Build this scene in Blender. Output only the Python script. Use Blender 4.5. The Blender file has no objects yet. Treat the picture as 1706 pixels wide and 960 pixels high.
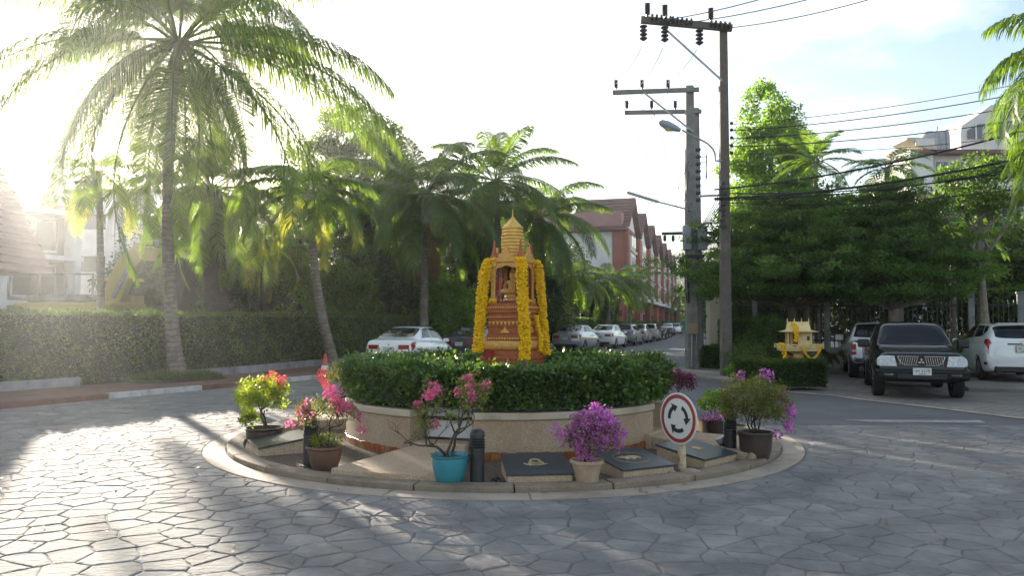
import bpy, math, random, bisect
import numpy as np
from mathutils import Vector, Matrix
random.seed(7)
RNG = np.random.default_rng(7)
R = math.radians
scene = bpy.context.scene
COL = scene.collection

# ------------------------------------------------------------------ camera
FPX, CX, CY, CAMH, PITCH = 1290.0, 853.0, 480.0, 1.62, R(2.53)
cd = bpy.data.cameras.new('camera'); cam = bpy.data.objects.new('camera', cd); COL.objects.link(cam)
cam.location = (0, 0, CAMH); cam.rotation_euler = (R(90) + PITCH, 0, 0)
cd.sensor_width = 36.0; cd.lens = FPX / 1706.0 * 36.0; cd.clip_start = 0.05; cd.clip_end = 3000
scene.camera = cam

# ------------------------------------------------------------------ sky, sun, exposure
SUN_AZ, SUN_EL = R(-32.5), R(13.0)          # azimuth from +Y, negative to the left
world = bpy.data.worlds.new('World'); scene.world = world; world.use_nodes = True
wt = world.node_tree; wt.nodes.clear()
wo = wt.nodes.new('ShaderNodeOutputWorld'); wb = wt.nodes.new('ShaderNodeBackground')
sky = wt.nodes.new('ShaderNodeTexSky'); sky.sky_type = 'NISHITA'; sky.sun_disc = False
sky.sun_elevation = SUN_EL; sky.sun_rotation = SUN_AZ
sky.air_density = 1.0; sky.dust_density = 1.0; sky.ozone_density = 1.0
tc = wt.nodes.new('ShaderNodeTexCoord'); mp = wt.nodes.new('ShaderNodeMapping')
mp.inputs['Scale'].default_value = (1.0, 1.0, 2.6)
nz = wt.nodes.new('ShaderNodeTexNoise'); nz.inputs['Scale'].default_value = 2.6; nz.inputs['Detail'].default_value = 7; nz.inputs['Roughness'].default_value = .58
rp = wt.nodes.new('ShaderNodeValToRGB')
rp.color_ramp.elements[0].position = .46; rp.color_ramp.elements[0].color = (.0, .0, .0, 1)
rp.color_ramp.elements[1].position = .66; rp.color_ramp.elements[1].color = (.75, .75, .75, 1)
cl = wt.nodes.new('ShaderNodeMixRGB'); cl.blend_type = 'MIX'; cl.inputs[2].default_value = (5.6, 5.7, 5.8, 1)
wt.links.new(tc.outputs['Generated'], mp.inputs[0]); wt.links.new(mp.outputs[0], nz.inputs['Vector'])
wt.links.new(nz.outputs['Fac'], rp.inputs[0]); wt.links.new(rp.outputs[0], cl.inputs[0])
wt.links.new(sky.outputs[0], cl.inputs[1]); wt.links.new(cl.outputs[0], wb.inputs[0])
wb.inputs[1].default_value = 0.055
wt.links.new(wb.outputs[0], wo.inputs[0])

sd = bpy.data.lights.new('sun', 'SUN'); sun = bpy.data.objects.new('sun', sd); COL.objects.link(sun)
sd.energy = 4.0; sd.angle = R(.5); sd.color = (1.0, .89, .74)
SUNV = Vector((math.sin(SUN_AZ) * math.cos(SUN_EL), math.cos(SUN_AZ) * math.cos(SUN_EL), math.sin(SUN_EL)))
sun.rotation_euler = SUNV.to_track_quat('Z', 'Y').to_euler(); sun.location = (-20, 30, 30)

vs = scene.view_settings; vs.view_transform = 'Standard'; vs.look = 'None'; vs.exposure = 2.5; vs.gamma = 1.0
vs.use_curve_mapping = False
scene.render.engine = 'CYCLES'
cy = scene.cycles
cy.max_bounces = 8; cy.diffuse_bounces = 4; cy.glossy_bounces = 3; cy.transmission_bounces = 6; cy.transparent_max_bounces = 8
cy.sample_clamp_indirect = 4.0; cy.use_denoising = True
try: cy.denoiser = 'OPENIMAGEDENOISE'
except Exception: pass
cy.caustics_reflective = False; cy.caustics_refractive = False

# ------------------------------------------------------------------ pixel helpers (a pixel gives only a direction)
def ray(px, py):
    a, b = (px - CX) / FPX, (CY - py) / FPX
    return Vector((a, math.cos(PITCH) - b * math.sin(PITCH), math.sin(PITCH) + b * math.cos(PITCH)))
def gp(px, py, z=0.0):                        # where the ray meets the level z
    d = ray(px, py); t = (z - CAMH) / d.z
    return Vector((d.x * t, d.y * t, z))
def at(px, py, Y):                            # the point of the ray at world depth Y
    d = ray(px, py); t = Y / d.y
    return Vector((d.x * t, Y, CAMH + d.z * t))

# ------------------------------------------------------------------ object helpers
def tag(o, label=None, cat=None, group=None, kind=None):
    if label: o['label'] = label
    if cat: o['category'] = cat
    if group: o['group'] = group
    if kind: o['kind'] = kind
    return o
def empty(name, loc=(0, 0, 0), rz=0.0):
    o = bpy.data.objects.new(name, None); COL.objects.link(o)
    o.location = loc; o.rotation_euler = (0, 0, rz); o.empty_display_size = .2
    return o
def link(name, me, mat=None, parent=None, smooth=False, bev=0, segs=1):
    o = bpy.data.objects.new(name, me); COL.objects.link(o)
    if mat is not None and len(me.materials) == 0: me.materials.append(mat)
    if parent is not None: o.parent = parent
    if smooth and len(me.polygons): me.polygons.foreach_set('use_smooth', np.ones(len(me.polygons), bool))
    if bev:
        m = o.modifiers.new('bevel', 'BEVEL'); m.width = bev; m.segments = segs; m.limit_method = 'ANGLE'; m.angle_limit = R(40)
    return o
def np_mesh(name, V, F):
    """V (n,3), F (m,k) all faces with k corners"""
    V = np.asarray(V, np.float32); F = np.asarray(F, np.int32)
    me = bpy.data.meshes.new(name)
    me.vertices.add(len(V)); me.vertices.foreach_set('co', V.ravel())
    k = F.shape[1]; me.loops.add(F.size); me.loops.foreach_set('vertex_index', F.ravel())
    me.polygons.add(len(F)); me.polygons.foreach_set('loop_start', np.arange(0, F.size, k, dtype=np.int32))
    try: me.polygons.foreach_set('loop_total', np.full(len(F), k, np.int32))
    except Exception: pass
    me.update(calc_edges=True); me.validate()
    return me
def copy_tree(o, parent=None):
    c = o.copy(); COL.objects.link(c)
    if parent is not None: c.parent = parent
    for ch in o.children: copy_tree(ch, c)
    return c

class MB:
    """collects shapes, links them as one mesh object"""
    def __init__(s): s.v = []; s.f = []
    def add(s, V, F):
        o = len(s.v); s.v += [tuple(p) for p in V]; s.f += [tuple(i + o for i in f) for f in F]; return s
    def box(s, c, size, rz=0, rx=0, ry=0):
        hx, hy, hz = size[0] / 2, size[1] / 2, size[2] / 2
        m = Matrix.Translation(c) @ Matrix.Rotation(rz, 4, 'Z') @ Matrix.Rotation(ry, 4, 'Y') @ Matrix.Rotation(rx, 4, 'X')
        P = [m @ Vector((x * hx, y * hy, z * hz)) for x in (-1, 1) for y in (-1, 1) for z in (-1, 1)]
        return s.add(P, [(0, 1, 3, 2), (4, 6, 7, 5), (0, 4, 5, 1), (2, 3, 7, 6), (0, 2, 6, 4), (1, 5, 7, 3)])
    def bar(s, a, b, w, h=None, up=(0, 0, 1)):
        """rectangular bar from a to b"""
        a, b = Vector(a), Vector(b); h = h or w
        t = (b - a).normalized(); u = Vector(up)
        if abs(t.dot(u)) > .97: u = Vector((1, 0, 0))
        x = t.cross(u).normalized(); y = x.cross(t).normalized()
        P = [p + x * i * w / 2 + y * j * h / 2 for p in (a, b) for i, j in ((-1, -1), (1, -1), (1, 1), (-1, 1))]
        return s.add(P, [(0, 1, 2, 3), (7, 6, 5, 4), (0, 4, 5, 1), (1, 5, 6, 2), (2, 6, 7, 3), (3, 7, 4, 0)])
    def tube(s, pts, rad, n=8, cap=True):
        pts = [Vector(p) for p in pts]; k = len(pts)
        if not hasattr(rad, '__len__'): rad = [rad] * k
        V = []; prev = None
        for i, p in enumerate(pts):
            t = (pts[min(i + 1, k - 1)] - pts[max(i - 1, 0)])
            t = t.normalized() if t.length > 1e-9 else Vector((0, 0, 1))
            if prev is None:
                u = Vector((1, 0, 0)) if abs(t.x) < .9 else Vector((0, 1, 0)); x = t.cross(u).normalized()
            else:
                x = prev - t * prev.dot(t); x = x.normalized() if x.length > 1e-6 else t.orthogonal().normalized()
            prev = x; y = t.cross(x)
            for j in range(n):
                a = 2 * math.pi * j / n; V.append(p + (x * math.cos(a) + y * math.sin(a)) * rad[i])
        F = [(i * n + j, i * n + (j + 1) % n, (i + 1) * n + (j + 1) % n, (i + 1) * n + j) for i in range(k - 1) for j in range(n)]
        if cap: F += [tuple(range(n))[::-1], tuple((k - 1) * n + j for j in range(n))]
        return s.add(V, F)
    def lathe(s, prof, n=24, c=(0, 0, 0), axis='Z', cap=True, wob=None):
        V = []
        for i, (r, z) in enumerate(prof):
            for j in range(n):
                a = 2 * math.pi * j / n; rr = r * (wob(i, a) if wob else 1)
                p = (rr * math.cos(a), rr * math.sin(a), z)
                if axis == 'X': p = (p[2], p[0], p[1])
                if axis == 'Y': p = (p[0], p[2], p[1])
                V.append((p[0] + c[0], p[1] + c[1], p[2] + c[2]))
        k = len(prof)
        F = [(i * n + j, i * n + (j + 1) % n, (i + 1) * n + (j + 1) % n, (i + 1) * n + j) for i in range(k - 1) for j in range(n)]
        if cap: F += [tuple(range(n))[::-1], tuple((k - 1) * n + j for j in range(n))]
        return s.add(V, F)
    def prism(s, poly, z0, z1):
        """poly of (x,y); z0,z1 numbers or lists per vertex"""
        n = len(poly); a = z0 if hasattr(z0, '__len__') else [z0] * n; b = z1 if hasattr(z1, '__len__') else [z1] * n
        V = [(p[0], p[1], a[i]) for i, p in enumerate(poly)] + [(p[0], p[1], b[i]) for i, p in enumerate(poly)]
        F = [tuple(range(n))[::-1], tuple(range(n, 2 * n))] + [(i, (i + 1) % n, (i + 1) % n + n, i + n) for i in range(n)]
        return s.add(V, F)
    def arc(s, c, r0, r1, a0, a1, z0, z1, n=24):
        """a ring sector; angle measured from -Y towards +X"""
        full = abs(a1 - a0) > 2 * math.pi - 1e-4
        V = []; m = n if full else n + 1
        for i in range(m):
            a = a0 + (a1 - a0) * i / n; sx, sy = math.sin(a), -math.cos(a)
            for r, z in ((r0, z0), (r1, z0), (r1, z1), (r0, z1)): V.append((c[0] + sx * r, c[1] + sy * r, z))
        F = []
        for i in range(n):
            j = (i + 1) % m
            F += [(i * 4 + q, j * 4 + q, j * 4 + (q + 1) % 4, i * 4 + (q + 1) % 4) for q in range(4)]
        if not full: F += [(0, 1, 2, 3), (n * 4 + 3, n * 4 + 2, n * 4 + 1, n * 4)]
        return s.add(V, F)
    def mesh(s, name):
        me = bpy.data.meshes.new(name); me.from_pydata(s.v, [], s.f); me.update()
        import bmesh
        b = bmesh.new(); b.from_mesh(me); bmesh.ops.recalc_face_normals(b, faces=b.faces); b.to_mesh(me); b.free()
        return me
    def build(s, name, mat, parent=None, smooth=False, bev=0, segs=1):
        me = s.mesh(name); o = link(name, me, mat, parent, smooth, bev, segs)
        if smooth:
            try: me.set_sharp_from_angle(angle=R(38))
            except Exception: pass
        return o

# ------------------------------------------------------------------ materials
def _nt(name):
    m = bpy.data.materials.new(name); m.use_nodes = True; nt = m.node_tree
    return m, nt, nt.nodes['Principled BSDF'], nt.nodes.new, nt.links.new
def mat(name, col, rough=.6, col2=None, scale=4.0, detail=5, bump=0.0, bscale=30.0, metal=0.0, spec=.5, coat=0.0,
        lo=.35, hi=.68, local=False, speck=None, sscale=120, dirt=None, emit=None, estr=0, trans=0, rings=None):
    m, nt, p, N, L = _nt(name)
    p.inputs['Roughness'].default_value = rough; p.inputs['Metallic'].default_value = metal
    p.inputs['Specular IOR Level'].default_value = spec
    if coat: p.inputs['Coat Weight'].default_value = coat; p.inputs['Coat Roughness'].default_value = .04
    if trans: p.inputs['Transmission Weight'].default_value = trans
    if emit: p.inputs['Emission Color'].default_value = (*emit, 1); p.inputs['Emission Strength'].default_value = estr
    g = N('ShaderNodeTexCoord').outputs['Object'] if local else N('ShaderNodeNewGeometry').outputs['Position']
    if col2 is None: col2 = tuple(c * .82 for c in col)
    n1 = N('ShaderNodeTexNoise'); n1.inputs['Scale'].default_value = scale; n1.inputs['Detail'].default_value = detail
    n1.inputs['Roughness'].default_value = .62; L(g, n1.inputs['Vector'])
    r = N('ShaderNodeValToRGB'); r.color_ramp.elements[0].position = lo; r.color_ramp.elements[1].position = hi
    r.color_ramp.elements[0].color = (*col2, 1); r.color_ramp.elements[1].color = (*col, 1)
    L(n1.outputs['Fac'], r.inputs[0]); out = r.outputs[0]
    if speck:
        n3 = N('ShaderNodeTexNoise'); n3.inputs['Scale'].default_value = sscale; n3.inputs['Detail'].default_value = 2; L(g, n3.inputs['Vector'])
        r3 = N('ShaderNodeValToRGB'); r3.color_ramp.elements[0].position = .42; r3.color_ramp.elements[1].position = .6; L(n3.outputs['Fac'], r3.inputs[0])
        mx = N('ShaderNodeMixRGB'); L(r3.outputs[0], mx.inputs[0]); mx.inputs[1].default_value = (*speck, 1); L(out, mx.inputs[2]); out = mx.outputs[0]
    if rings:
        wv = N('ShaderNodeTexWave'); wv.bands_direction = 'Z'; wv.inputs['Scale'].default_value = 2.2; wv.inputs['Distortion'].default_value = 7; wv.inputs['Detail'].default_value = 3; L(g, wv.inputs['Vector'])
        rw = N('ShaderNodeValToRGB'); rw.color_ramp.elements[0].position = .05; rw.color_ramp.elements[1].position = .3; L(wv.outputs['Fac'], rw.inputs[0])
        mx = N('ShaderNodeMixRGB'); L(rw.outputs[0], mx.inputs[0]); mx.inputs[1].default_value = (*rings, 1); L(out, mx.inputs[2]); out = mx.outputs[0]
    if dirt:
        dcol, dscale, amt = dirt
        n4 = N('ShaderNodeTexNoise'); n4.inputs['Scale'].default_value = dscale; n4.inputs['Detail'].default_value = 6; n4.inputs['Roughness'].default_value = .7; L(g, n4.inputs['Vector'])
        r4 = N('ShaderNodeValToRGB'); r4.color_ramp.elements[0].position = .5; r4.color_ramp.elements[1].position = .72; L(n4.outputs['Fac'], r4.inputs[0])
        mm = N('ShaderNodeMath'); mm.operation = 'MULTIPLY'; L(r4.outputs[0], mm.inputs[0]); mm.inputs[1].default_value = amt
        mx = N('ShaderNodeMixRGB'); L(mm.outputs[0], mx.inputs[0]); L(out, mx.inputs[1]); mx.inputs[2].default_value = (*dcol, 1); out = mx.outputs[0]
    L(out, p.inputs['Base Color'])
    if bump:
        n2 = N('ShaderNodeTexNoise'); n2.inputs['Scale'].default_value = bscale; n2.inputs['Detail'].default_value = 6; L(g, n2.inputs['Vector'])
        b = N('ShaderNodeBump'); b.inputs['Strength'].default_value = bump; b.inputs['Distance'].default_value = .02
        L(n2.outputs['Fac'], b.inputs['Height']); L(b.outputs[0], p.inputs['Normal'])
    return m
def leafmat(name, c1, c2, c3=None, tcol=None, trans=.4, rough=.45, spec=.4, noise=None):
    """leaves: colour varies leaf by leaf, part of the light shines through"""
    m, nt, p, N, L = _nt(name)
    g = N('ShaderNodeNewGeometry'); r = N('ShaderNodeValToRGB'); e = r.color_ramp.elements
    e[0].color = (*c1, 1); e[1].color = (*c2, 1)
    if c3: x = e.new(.93); x.color = (*c2, 1); e[2].color = (*c3, 1)
    L(g.outputs['Random Per Island'], r.inputs[0])
    n = N('ShaderNodeTexNoise'); n.inputs['Scale'].default_value = noise or .9; n.inputs['Detail'].default_value = 3; L(g.outputs['Position'], n.inputs['Vector'])
    mr = N('ShaderNodeMapRange'); mr.inputs['From Min'].default_value = .3; mr.inputs['From Max'].default_value = .7
    mr.inputs['To Min'].default_value = .65; mr.inputs['To Max'].default_value = 1.3; L(n.outputs['Fac'], mr.inputs[0])
    mx = N('ShaderNodeMixRGB'); mx.blend_type = 'MULTIPLY'; mx.inputs[0].default_value = 1; L(r.outputs[0], mx.inputs[1]); L(mr.outputs[0], mx.inputs[2])
    L(mx.outputs[0], p.inputs['Base Color']); p.inputs['Roughness'].default_value = rough; p.inputs['Specular IOR Level'].default_value = spec
    t = N('ShaderNodeBsdfTranslucent')
    tm = N('ShaderNodeMixRGB'); tm.blend_type = 'MULTIPLY'; tm.inputs[0].default_value = 1; L(mx.outputs[0], tm.inputs[1])
    tm.inputs[2].default_value = (*(tcol or (2.6, 2.3, .9)), 1); L(tm.outputs[0], t.inputs[0])
    s = N('ShaderNodeMixShader'); s.inputs[0].default_value = trans; L(p.outputs[0], s.inputs[1]); L(t.outputs[0], s.inputs[2])
    L(s.outputs[0], nt.nodes['Material Output'].inputs[0])
    return m

MT = {}
MT['soil'] = mat('soil', (.085, .062, .042), .95, (.05, .038, .028), 3, bump=.6, bscale=14)
MT['asphalt'] = mat('asphalt', (.165, .17, .178), .85, (.12, .125, .132), .7, bump=.25, bscale=160, speck=(.06, .06, .065), sscale=90, dirt=((.19, .18, .165), .5, .5))
MT['mortar'] = mat('mortar_groove', (.16, .156, .15), .95, (.1, .098, .095), 2, bump=.3)
MT['ringcon'] = mat('tan_concrete', (.40, .335, .26), .8, (.29, .24, .185), 2.2, bump=.15, bscale=70, dirt=((.15, .12, .1), 1.6, .6))
MT['kerbtan'] = mat('kerb_tan', (.33, .26, .19), .85, (.2, .155, .11), 3.5, bump=.35, bscale=60, speck=(.22, .17, .12), sscale=70, dirt=((.1, .08, .06), 2.5, .7))
MT['pebble'] = mat('pebble_wash', (.6, .45, .3), .85, (.48, .355, .23), 1.7, bump=.5, bscale=95, speck=(.37, .275, .185), sscale=75, dirt=((.3, .15, .06), 1.3, .45))
MT['coping'] = mat('smooth_coping', (.58, .475, .35), .7, (.48, .39, .28), 2.5, bump=.12, bscale=60, dirt=((.2, .14, .09), 2.2, .45))
MT['orange_tile'] = mat('orange_tile', (.42, .13, .035), .3, (.22, .06, .02), 9, dirt=((.5, .36, .22), 4, .9))
MT['granite'] = mat('black_granite', (.032, .036, .045), .3, (.02, .023, .03), 8, speck=(.06, .065, .075), sscale=180, spec=.5)
MT['goldpale'] = mat('pale_gold', (.5, .4, .22), .5, (.36, .27, .13), 20, metal=.2)
MT['kerbwhite'] = mat('kerb_white_paint', (.6, .59, .57), .8, (.4, .39, .38), 3, bump=.3, bscale=30, dirt=((.16, .14, .13), 2.6, .8))
MT['kerbred'] = mat('kerb_red_paint', (.22, .075, .055), .85, (.13, .055, .045), 3, bump=.3, bscale=30, dirt=((.12, .1, .09), 2.6, .7))
MT['lowwall'] = mat('grey_concrete', (.33, .33, .33), .9, (.2, .2, .2), 2, bump=.3, bscale=40, dirt=((.09, .09, .085), 1.6, .8))
MT['redpave'] = mat('red_paving', (.23, .11, .08), .9, (.15, .08, .065), 2.5, bump=.3, bscale=40, dirt=((.1, .09, .08), 1.5, .6))
MT['whitecon'] = mat('white_render', (.72, .72, .7), .8, (.6, .6, .58), .8, bump=.08, bscale=20, dirt=((.4, .39, .37), .7, .4))
MT['cream'] = mat('cream_render', (.58, .52, .38), .8, (.46, .41, .3), 1.4, dirt=((.25, .23, .18), 1.4, .5))
MT['brown_wall'] = mat('brown_wall', (.16, .09, .06), .8, (.11, .06, .045), 1.2)
MT['redwall'] = mat('red_orange_wall', (.33, .115, .08), .8, (.26, .09, .065), .8, bump=.1, bscale=15)
MT['rooftile'] = mat('brown_red_tile', (.17, .075, .06), .75, (.1, .05, .045), .9, bump=.3, bscale=9)
MT['pinkwall'] = mat('pink_parapet', (.36, .19, .19), .8, (.29, .15, .155), .6)
MT['glass'] = mat('window_glass', (.02, .025, .03), .06, (.03, .035, .04), 1, spec=.8)
MT['frame_white'] = mat('white_frame', (.7, .7, .69), .5, (.6, .6, .6), 3)
MT['trunk'] = mat('palm_trunk', (.26, .215, .17), .95, (.14, .115, .09), 5, bump=.8, bscale=12, dirt=((.4, .37, .32), 1.6, .5), rings=(.13, .11, .09))
MT['trunkdark'] = mat('dark_trunk', (.07, .05, .038), .95, (.04, .03, .025), 6, bump=1, bscale=10)
MT['bark'] = mat('bark', (.13, .1, .075), .95, (.075, .06, .045), 6, bump=.9, bscale=16, dirt=((.25, .23, .2), 2, .4))
MT['barkpale'] = mat('pale_bark', (.3, .26, .21), .95, (.17, .145, .115), 5, bump=.7, bscale=16)
MT['conc_pole'] = mat('concrete_pole', (.25, .24, .225), .85, (.17, .165, .155), 3, bump=.25, bscale=40, dirt=((.13, .11, .09), 1.2, .6))
MT['wood_pole'] = mat('weathered_pole', (.15, .125, .105), .85, (.1, .085, .072), 4, bump=.35, bscale=30, dirt=((.2, .17, .14), 1.5, .5))
MT['steel'] = mat('galvanised_steel', (.35, .36, .37), .5, (.26, .27, .28), 8, metal=.6)
MT['wire'] = mat('black_cable', (.018, .018, .02), .6, (.012, .012, .013), 4)
MT['porcelain'] = mat('brown_porcelain', (.045, .028, .022), .25, (.03, .02, .016), 5)
MT['greybox'] = mat('grey_cabinet', (.34, .37, .4), .5, (.27, .3, .33), 2)
MT['tanbox'] = mat('tan_meter_box', (.33, .24, .15), .6, (.26, .19, .12), 4)
MT['charcoal'] = mat('charcoal_metal', (.03, .033, .038), .4, (.02, .022, .026), 9, spec=.5)
MT['teal'] = mat('teal_glaze', (.045, .28, .33), .25, (.035, .21, .26), 4, spec=.6)
MT['terracotta'] = mat('pale_terracotta', (.5, .36, .245), .8, (.36, .25, .165), 7, bump=.2, bscale=50, dirt=((.26, .2, .15), 6, .5))
MT['potbrown'] = mat('brown_clay', (.17, .095, .06), .55, (.1, .055, .038), 6, bump=.15, bscale=40)
MT['potdark'] = mat('dark_brown_clay', (.075, .05, .042), .45, (.045, .032, .028), 6, bump=.15, bscale=40)
MT['potsoil'] = mat('potting_soil', (.04, .03, .022), .95, (.025, .02, .015), 20, bump=.9, bscale=60)
MT['stem'] = mat('woody_stem', (.085, .062, .05), .9, (.05, .038, .03), 25, bump=.5, bscale=90)
MT['rock'] = mat('tan_rock', (.38, .3, .21), .9, (.24, .19, .13), 8, bump=.6, bscale=30)
MT['blackrock'] = mat('black_pebble', (.02, .02, .02), .5, (.012, .012, .012), 12)
MT['signwhite'] = mat('sign_white', (.72, .7, .64), .45, (.66, .64, .58), 3, dirt=((.5, .42, .32), 9, .25))
MT['signred'] = mat('sign_red', (.36, .045, .04), .4, (.3, .035, .035), 5)
MT['signblack'] = mat('sign_black', (.02, .022, .024), .5)
MT['postcream'] = mat('cream_rusty_post', (.62, .53, .36), .5, (.56, .47, .3), 5, dirt=((.2, .075, .025), 9, .95))
MT['yellow'] = mat('machine_yellow', (.52, .42, .11), .5, (.42, .34, .09), 3, dirt=((.2, .17, .1), 3, .5))
MT['darksteel'] = mat('dark_steel', (.05, .05, .05), .6, (.035, .035, .035), 4)
MT['rubber'] = mat('rubber', (.02, .02, .02), .85, (.014, .014, .014), 8)
MT['rim'] = mat('alloy_rim', (.45, .46, .47), .3, (.38, .39, .4), 4, metal=.8)
MT['chrome'] = mat('chrome', (.75, .76, .78), .12, (.7, .71, .73), 4, metal=1)
MT['carglass'] = mat('car_glass', (.008, .011, .013), .03, (.01, .013, .015), 2, spec=.42)
MT['trim'] = mat('black_trim', (.015, .015, .016), .45, (.012, .012, .012), 4)
MT['tail_red'] = mat('tail_lamp_red', (.4, .012, .012), .12, (.26, .008, .01), 14, local=True, spec=.8)
MT['tail_clear'] = mat('lamp_clear', (.6, .58, .56), .1, (.4, .38, .38), 30, local=True, spec=.8)
MT['headlamp'] = mat('head_lamp', (.8, .82, .84), .1, (.45, .47, .5), 26, local=True, spec=.9)
MT['plate'] = mat('plate_white', (.66, .66, .63), .5, (.6, .6, .57), 5)
def paint(name, c, metal=.0):
    return mat(name, c, .32, tuple(x * .96 for x in c), 2, metal=metal, coat=1.0)
MT['p_white'] = paint('white_paint', (.86, .87, .88)); MT['p_black'] = mat('black_paint', (.006, .007, .009), .2, (.006, .007, .008), 2, coat=.35, spec=.25)
MT['p_silver'] = paint('silver_paint', (.45, .46, .47), .5); MT['p_grey'] = paint('grey_paint', (.2, .21, .22), .4)
MT['p_plum'] = paint('dark_plum_paint', (.06, .055, .075), .3); MT['p_beige'] = paint('beige_paint', (.42, .38, .32), .4)
MT['terrared'] = mat('shrine_terracotta', (.46, .12, .03), .55, (.33, .075, .02), 14, bump=.3, bscale=60)
MT['deepred'] = mat('shrine_deep_red', (.2, .025, .02), .5, (.12, .015, .014), 9)
MT['shrinegold'] = mat('shrine_gold', (.8, .5, .12), .4, (.6, .33, .06), 16, metal=.25, bump=.3, bscale=80)
MT['goldbrown'] = mat('worn_gold_paint', (.72, .41, .1), .42, (.55, .26, .055), 18, metal=.15, bump=.3, bscale=70)
MT['marigold'] = mat('marigold', (.92, .62, .012), .7, (.82, .46, .01), 60, spec=.2)
MT['orangeflower'] = mat('orange_flower', (.7, .17, .03), .7, (.55, .1, .02), 60)
MT['redcloth'] = mat('red_cloth', (.42, .03, .025), .8, (.3, .02, .02), 12)
MT['conered'] = mat('cone_red', (.55, .09, .06), .55, (.46, .07, .05), 6)
MT['greennet'] = mat('green_netting', (.05, .42, .2), .7, (.04, .34, .16), 1.5)
MT['hill'] = mat('far_hill', (.075, .11, .06), 1, (.045, .07, .045), .03)
MT['paver'] = mat('grey_paver', (.235, .215, .19), .9, (.17, .155, .14), 1.1, bump=.3, bscale=40, dirt=((.1, .09, .08), .8, .5))
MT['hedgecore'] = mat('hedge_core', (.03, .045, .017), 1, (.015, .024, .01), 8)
MT['lampglass'] = mat('lamp_lens', (.62, .5, .26), .2, (.55, .43, .2), 4)
# leaves
MT['palm'] = leafmat('palm_leaf', (.05, .105, .024), (.1, .165, .036), (.15, .18, .05), trans=.5, rough=.35)
MT['palmyel'] = leafmat('palm_leaf_yellow', (.12, .17, .03), (.2, .21, .04), (.3, .24, .06), trans=.5)
MT['palmdry'] = leafmat('palm_leaf_dry', (.18, .11, .05), (.24, .15, .07), None, trans=.3, tcol=(1.6, 1.2, .7))
MT['areca'] = leafmat('areca_leaf', (.06, .13, .02), (.12, .2, .035), (.22, .22, .05), trans=.45)
MT['tree'] = leafmat('tree_leaf', (.05, .1, .022), (.1, .165, .034), (.15, .19, .045), trans=.4)
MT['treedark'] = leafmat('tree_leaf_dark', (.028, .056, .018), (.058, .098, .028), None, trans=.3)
MT['treebright'] = leafmat('tree_leaf_bright', (.07, .16, .024), (.14, .25, .036), (.22, .29, .05), trans=.45)
MT['layered'] = leafmat('layered_leaf', (.045, .105, .022), (.09, .17, .034), (.16, .22, .045), trans=.4)
MT['hedge'] = leafmat('hedge_leaf', (.04, .08, .018), (.08, .135, .03), (.13, .165, .045), trans=.35, noise=1.5)
MT['hedgegloss'] = leafmat('glossy_hedge_leaf', (.035, .085, .02), (.08, .15, .032), (.2, .26, .05), trans=.3, rough=.3, spec=.6, noise=3)
MT['boug_green'] = leafmat('bush_leaf', (.07, .11, .025), (.13, .17, .04), (.2, .2, .06), trans=.4, noise=8)
MT['boug_lime'] = leafmat('lime_leaf', (.11, .17, .02), (.19, .25, .03), (.26, .28, .05), trans=.5, noise=8)
MT['boug_dry'] = leafmat('dry_bush_leaf', (.13, .13, .05), (.2, .19, .075), (.24, .15, .1), trans=.35, noise=8)
MT['boug_purple'] = leafmat('purple_leaf', (.1, .03, .05), (.17, .06, .09), None, trans=.4, tcol=(2, 1.2, 1.5), noise=8)
MT['fl_magenta'] = leafmat('magenta_petal', (.46, .09, .42), (.68, .26, .6), None, trans=.45, tcol=(1.4, 1.1, 1.4), noise=10)
MT['fl_pink'] = leafmat('pink_petal', (.62, .09, .24), (.78, .24, .42), None, trans=.45, tcol=(1.3, 1.1, 1.2), noise=10)
MT['fl_red'] = leafmat('coral_petal', (.68, .07, .1), (.8, .17, .17), None, trans=.45, tcol=(1.3, 1.1, 1.1), noise=10)
MT['helic'] = leafmat('ginger_leaf', (.05, .085, .018), (.1, .13, .028), (.24, .22, .06), trans=.4)
MT['grass'] = leafmat('grass_blade', (.05, .09, .02), (.09, .13, .03), None, trans=.4)
# ================================================================== the ground
C0 = (-0.1, 11.06)                                   # centre of the roundabout
g = MB(); g.add([(-400, -60, -.06), (400, -60, -.06), (400, 900, -.06), (-400, 900, -.06)], [(0, 1, 2, 3)])
tag(g.build('ground', MT['soil']), kind='structure', label='bare dark soil around the streets')

def smooth_path(pts, step=1.0):
    P = [Vector((p[0], p[1], 0)) for p in pts]; out = []
    for i in range(len(P) - 1):
        p0, p1, p2, p3 = P[max(i - 1, 0)], P[i], P[i + 1], P[min(i + 2, len(P) - 1)]
        n = max(1, int((p2 - p1).length / step))
        for k in range(n):
            t = k / n
            out.append(.5 * ((2 * p1) + (p2 - p0) * t + (2 * p0 - 5 * p1 + 4 * p2 - p3) * t * t + (3 * p1 - p0 - 3 * p2 + p3) * t ** 3))
    out.append(P[-1]); return out
def offset(path, d):
    """d to the left of the running direction; d may be a function of the point"""
    out = []
    for i, p in enumerate(path):
        t = (path[min(i + 1, len(path) - 1)] - path[max(i - 1, 0)]).normalized()
        dd = d(p) if callable(d) else d
        out.append(p + Vector((-t.y, t.x, 0)) * dd)
    return out
def ribbon(name, a, b, z, m, kind='structure', label=None):
    s = MB(); n = len(a)
    s.add([(p.x, p.y, z) for p in a] + [(p.x, p.y, z) for p in b], [(i, i + 1, n + i + 1, n + i) for i in range(n - 1)])
    o = s.build(name, m); return tag(o, kind=kind, label=label)

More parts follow.
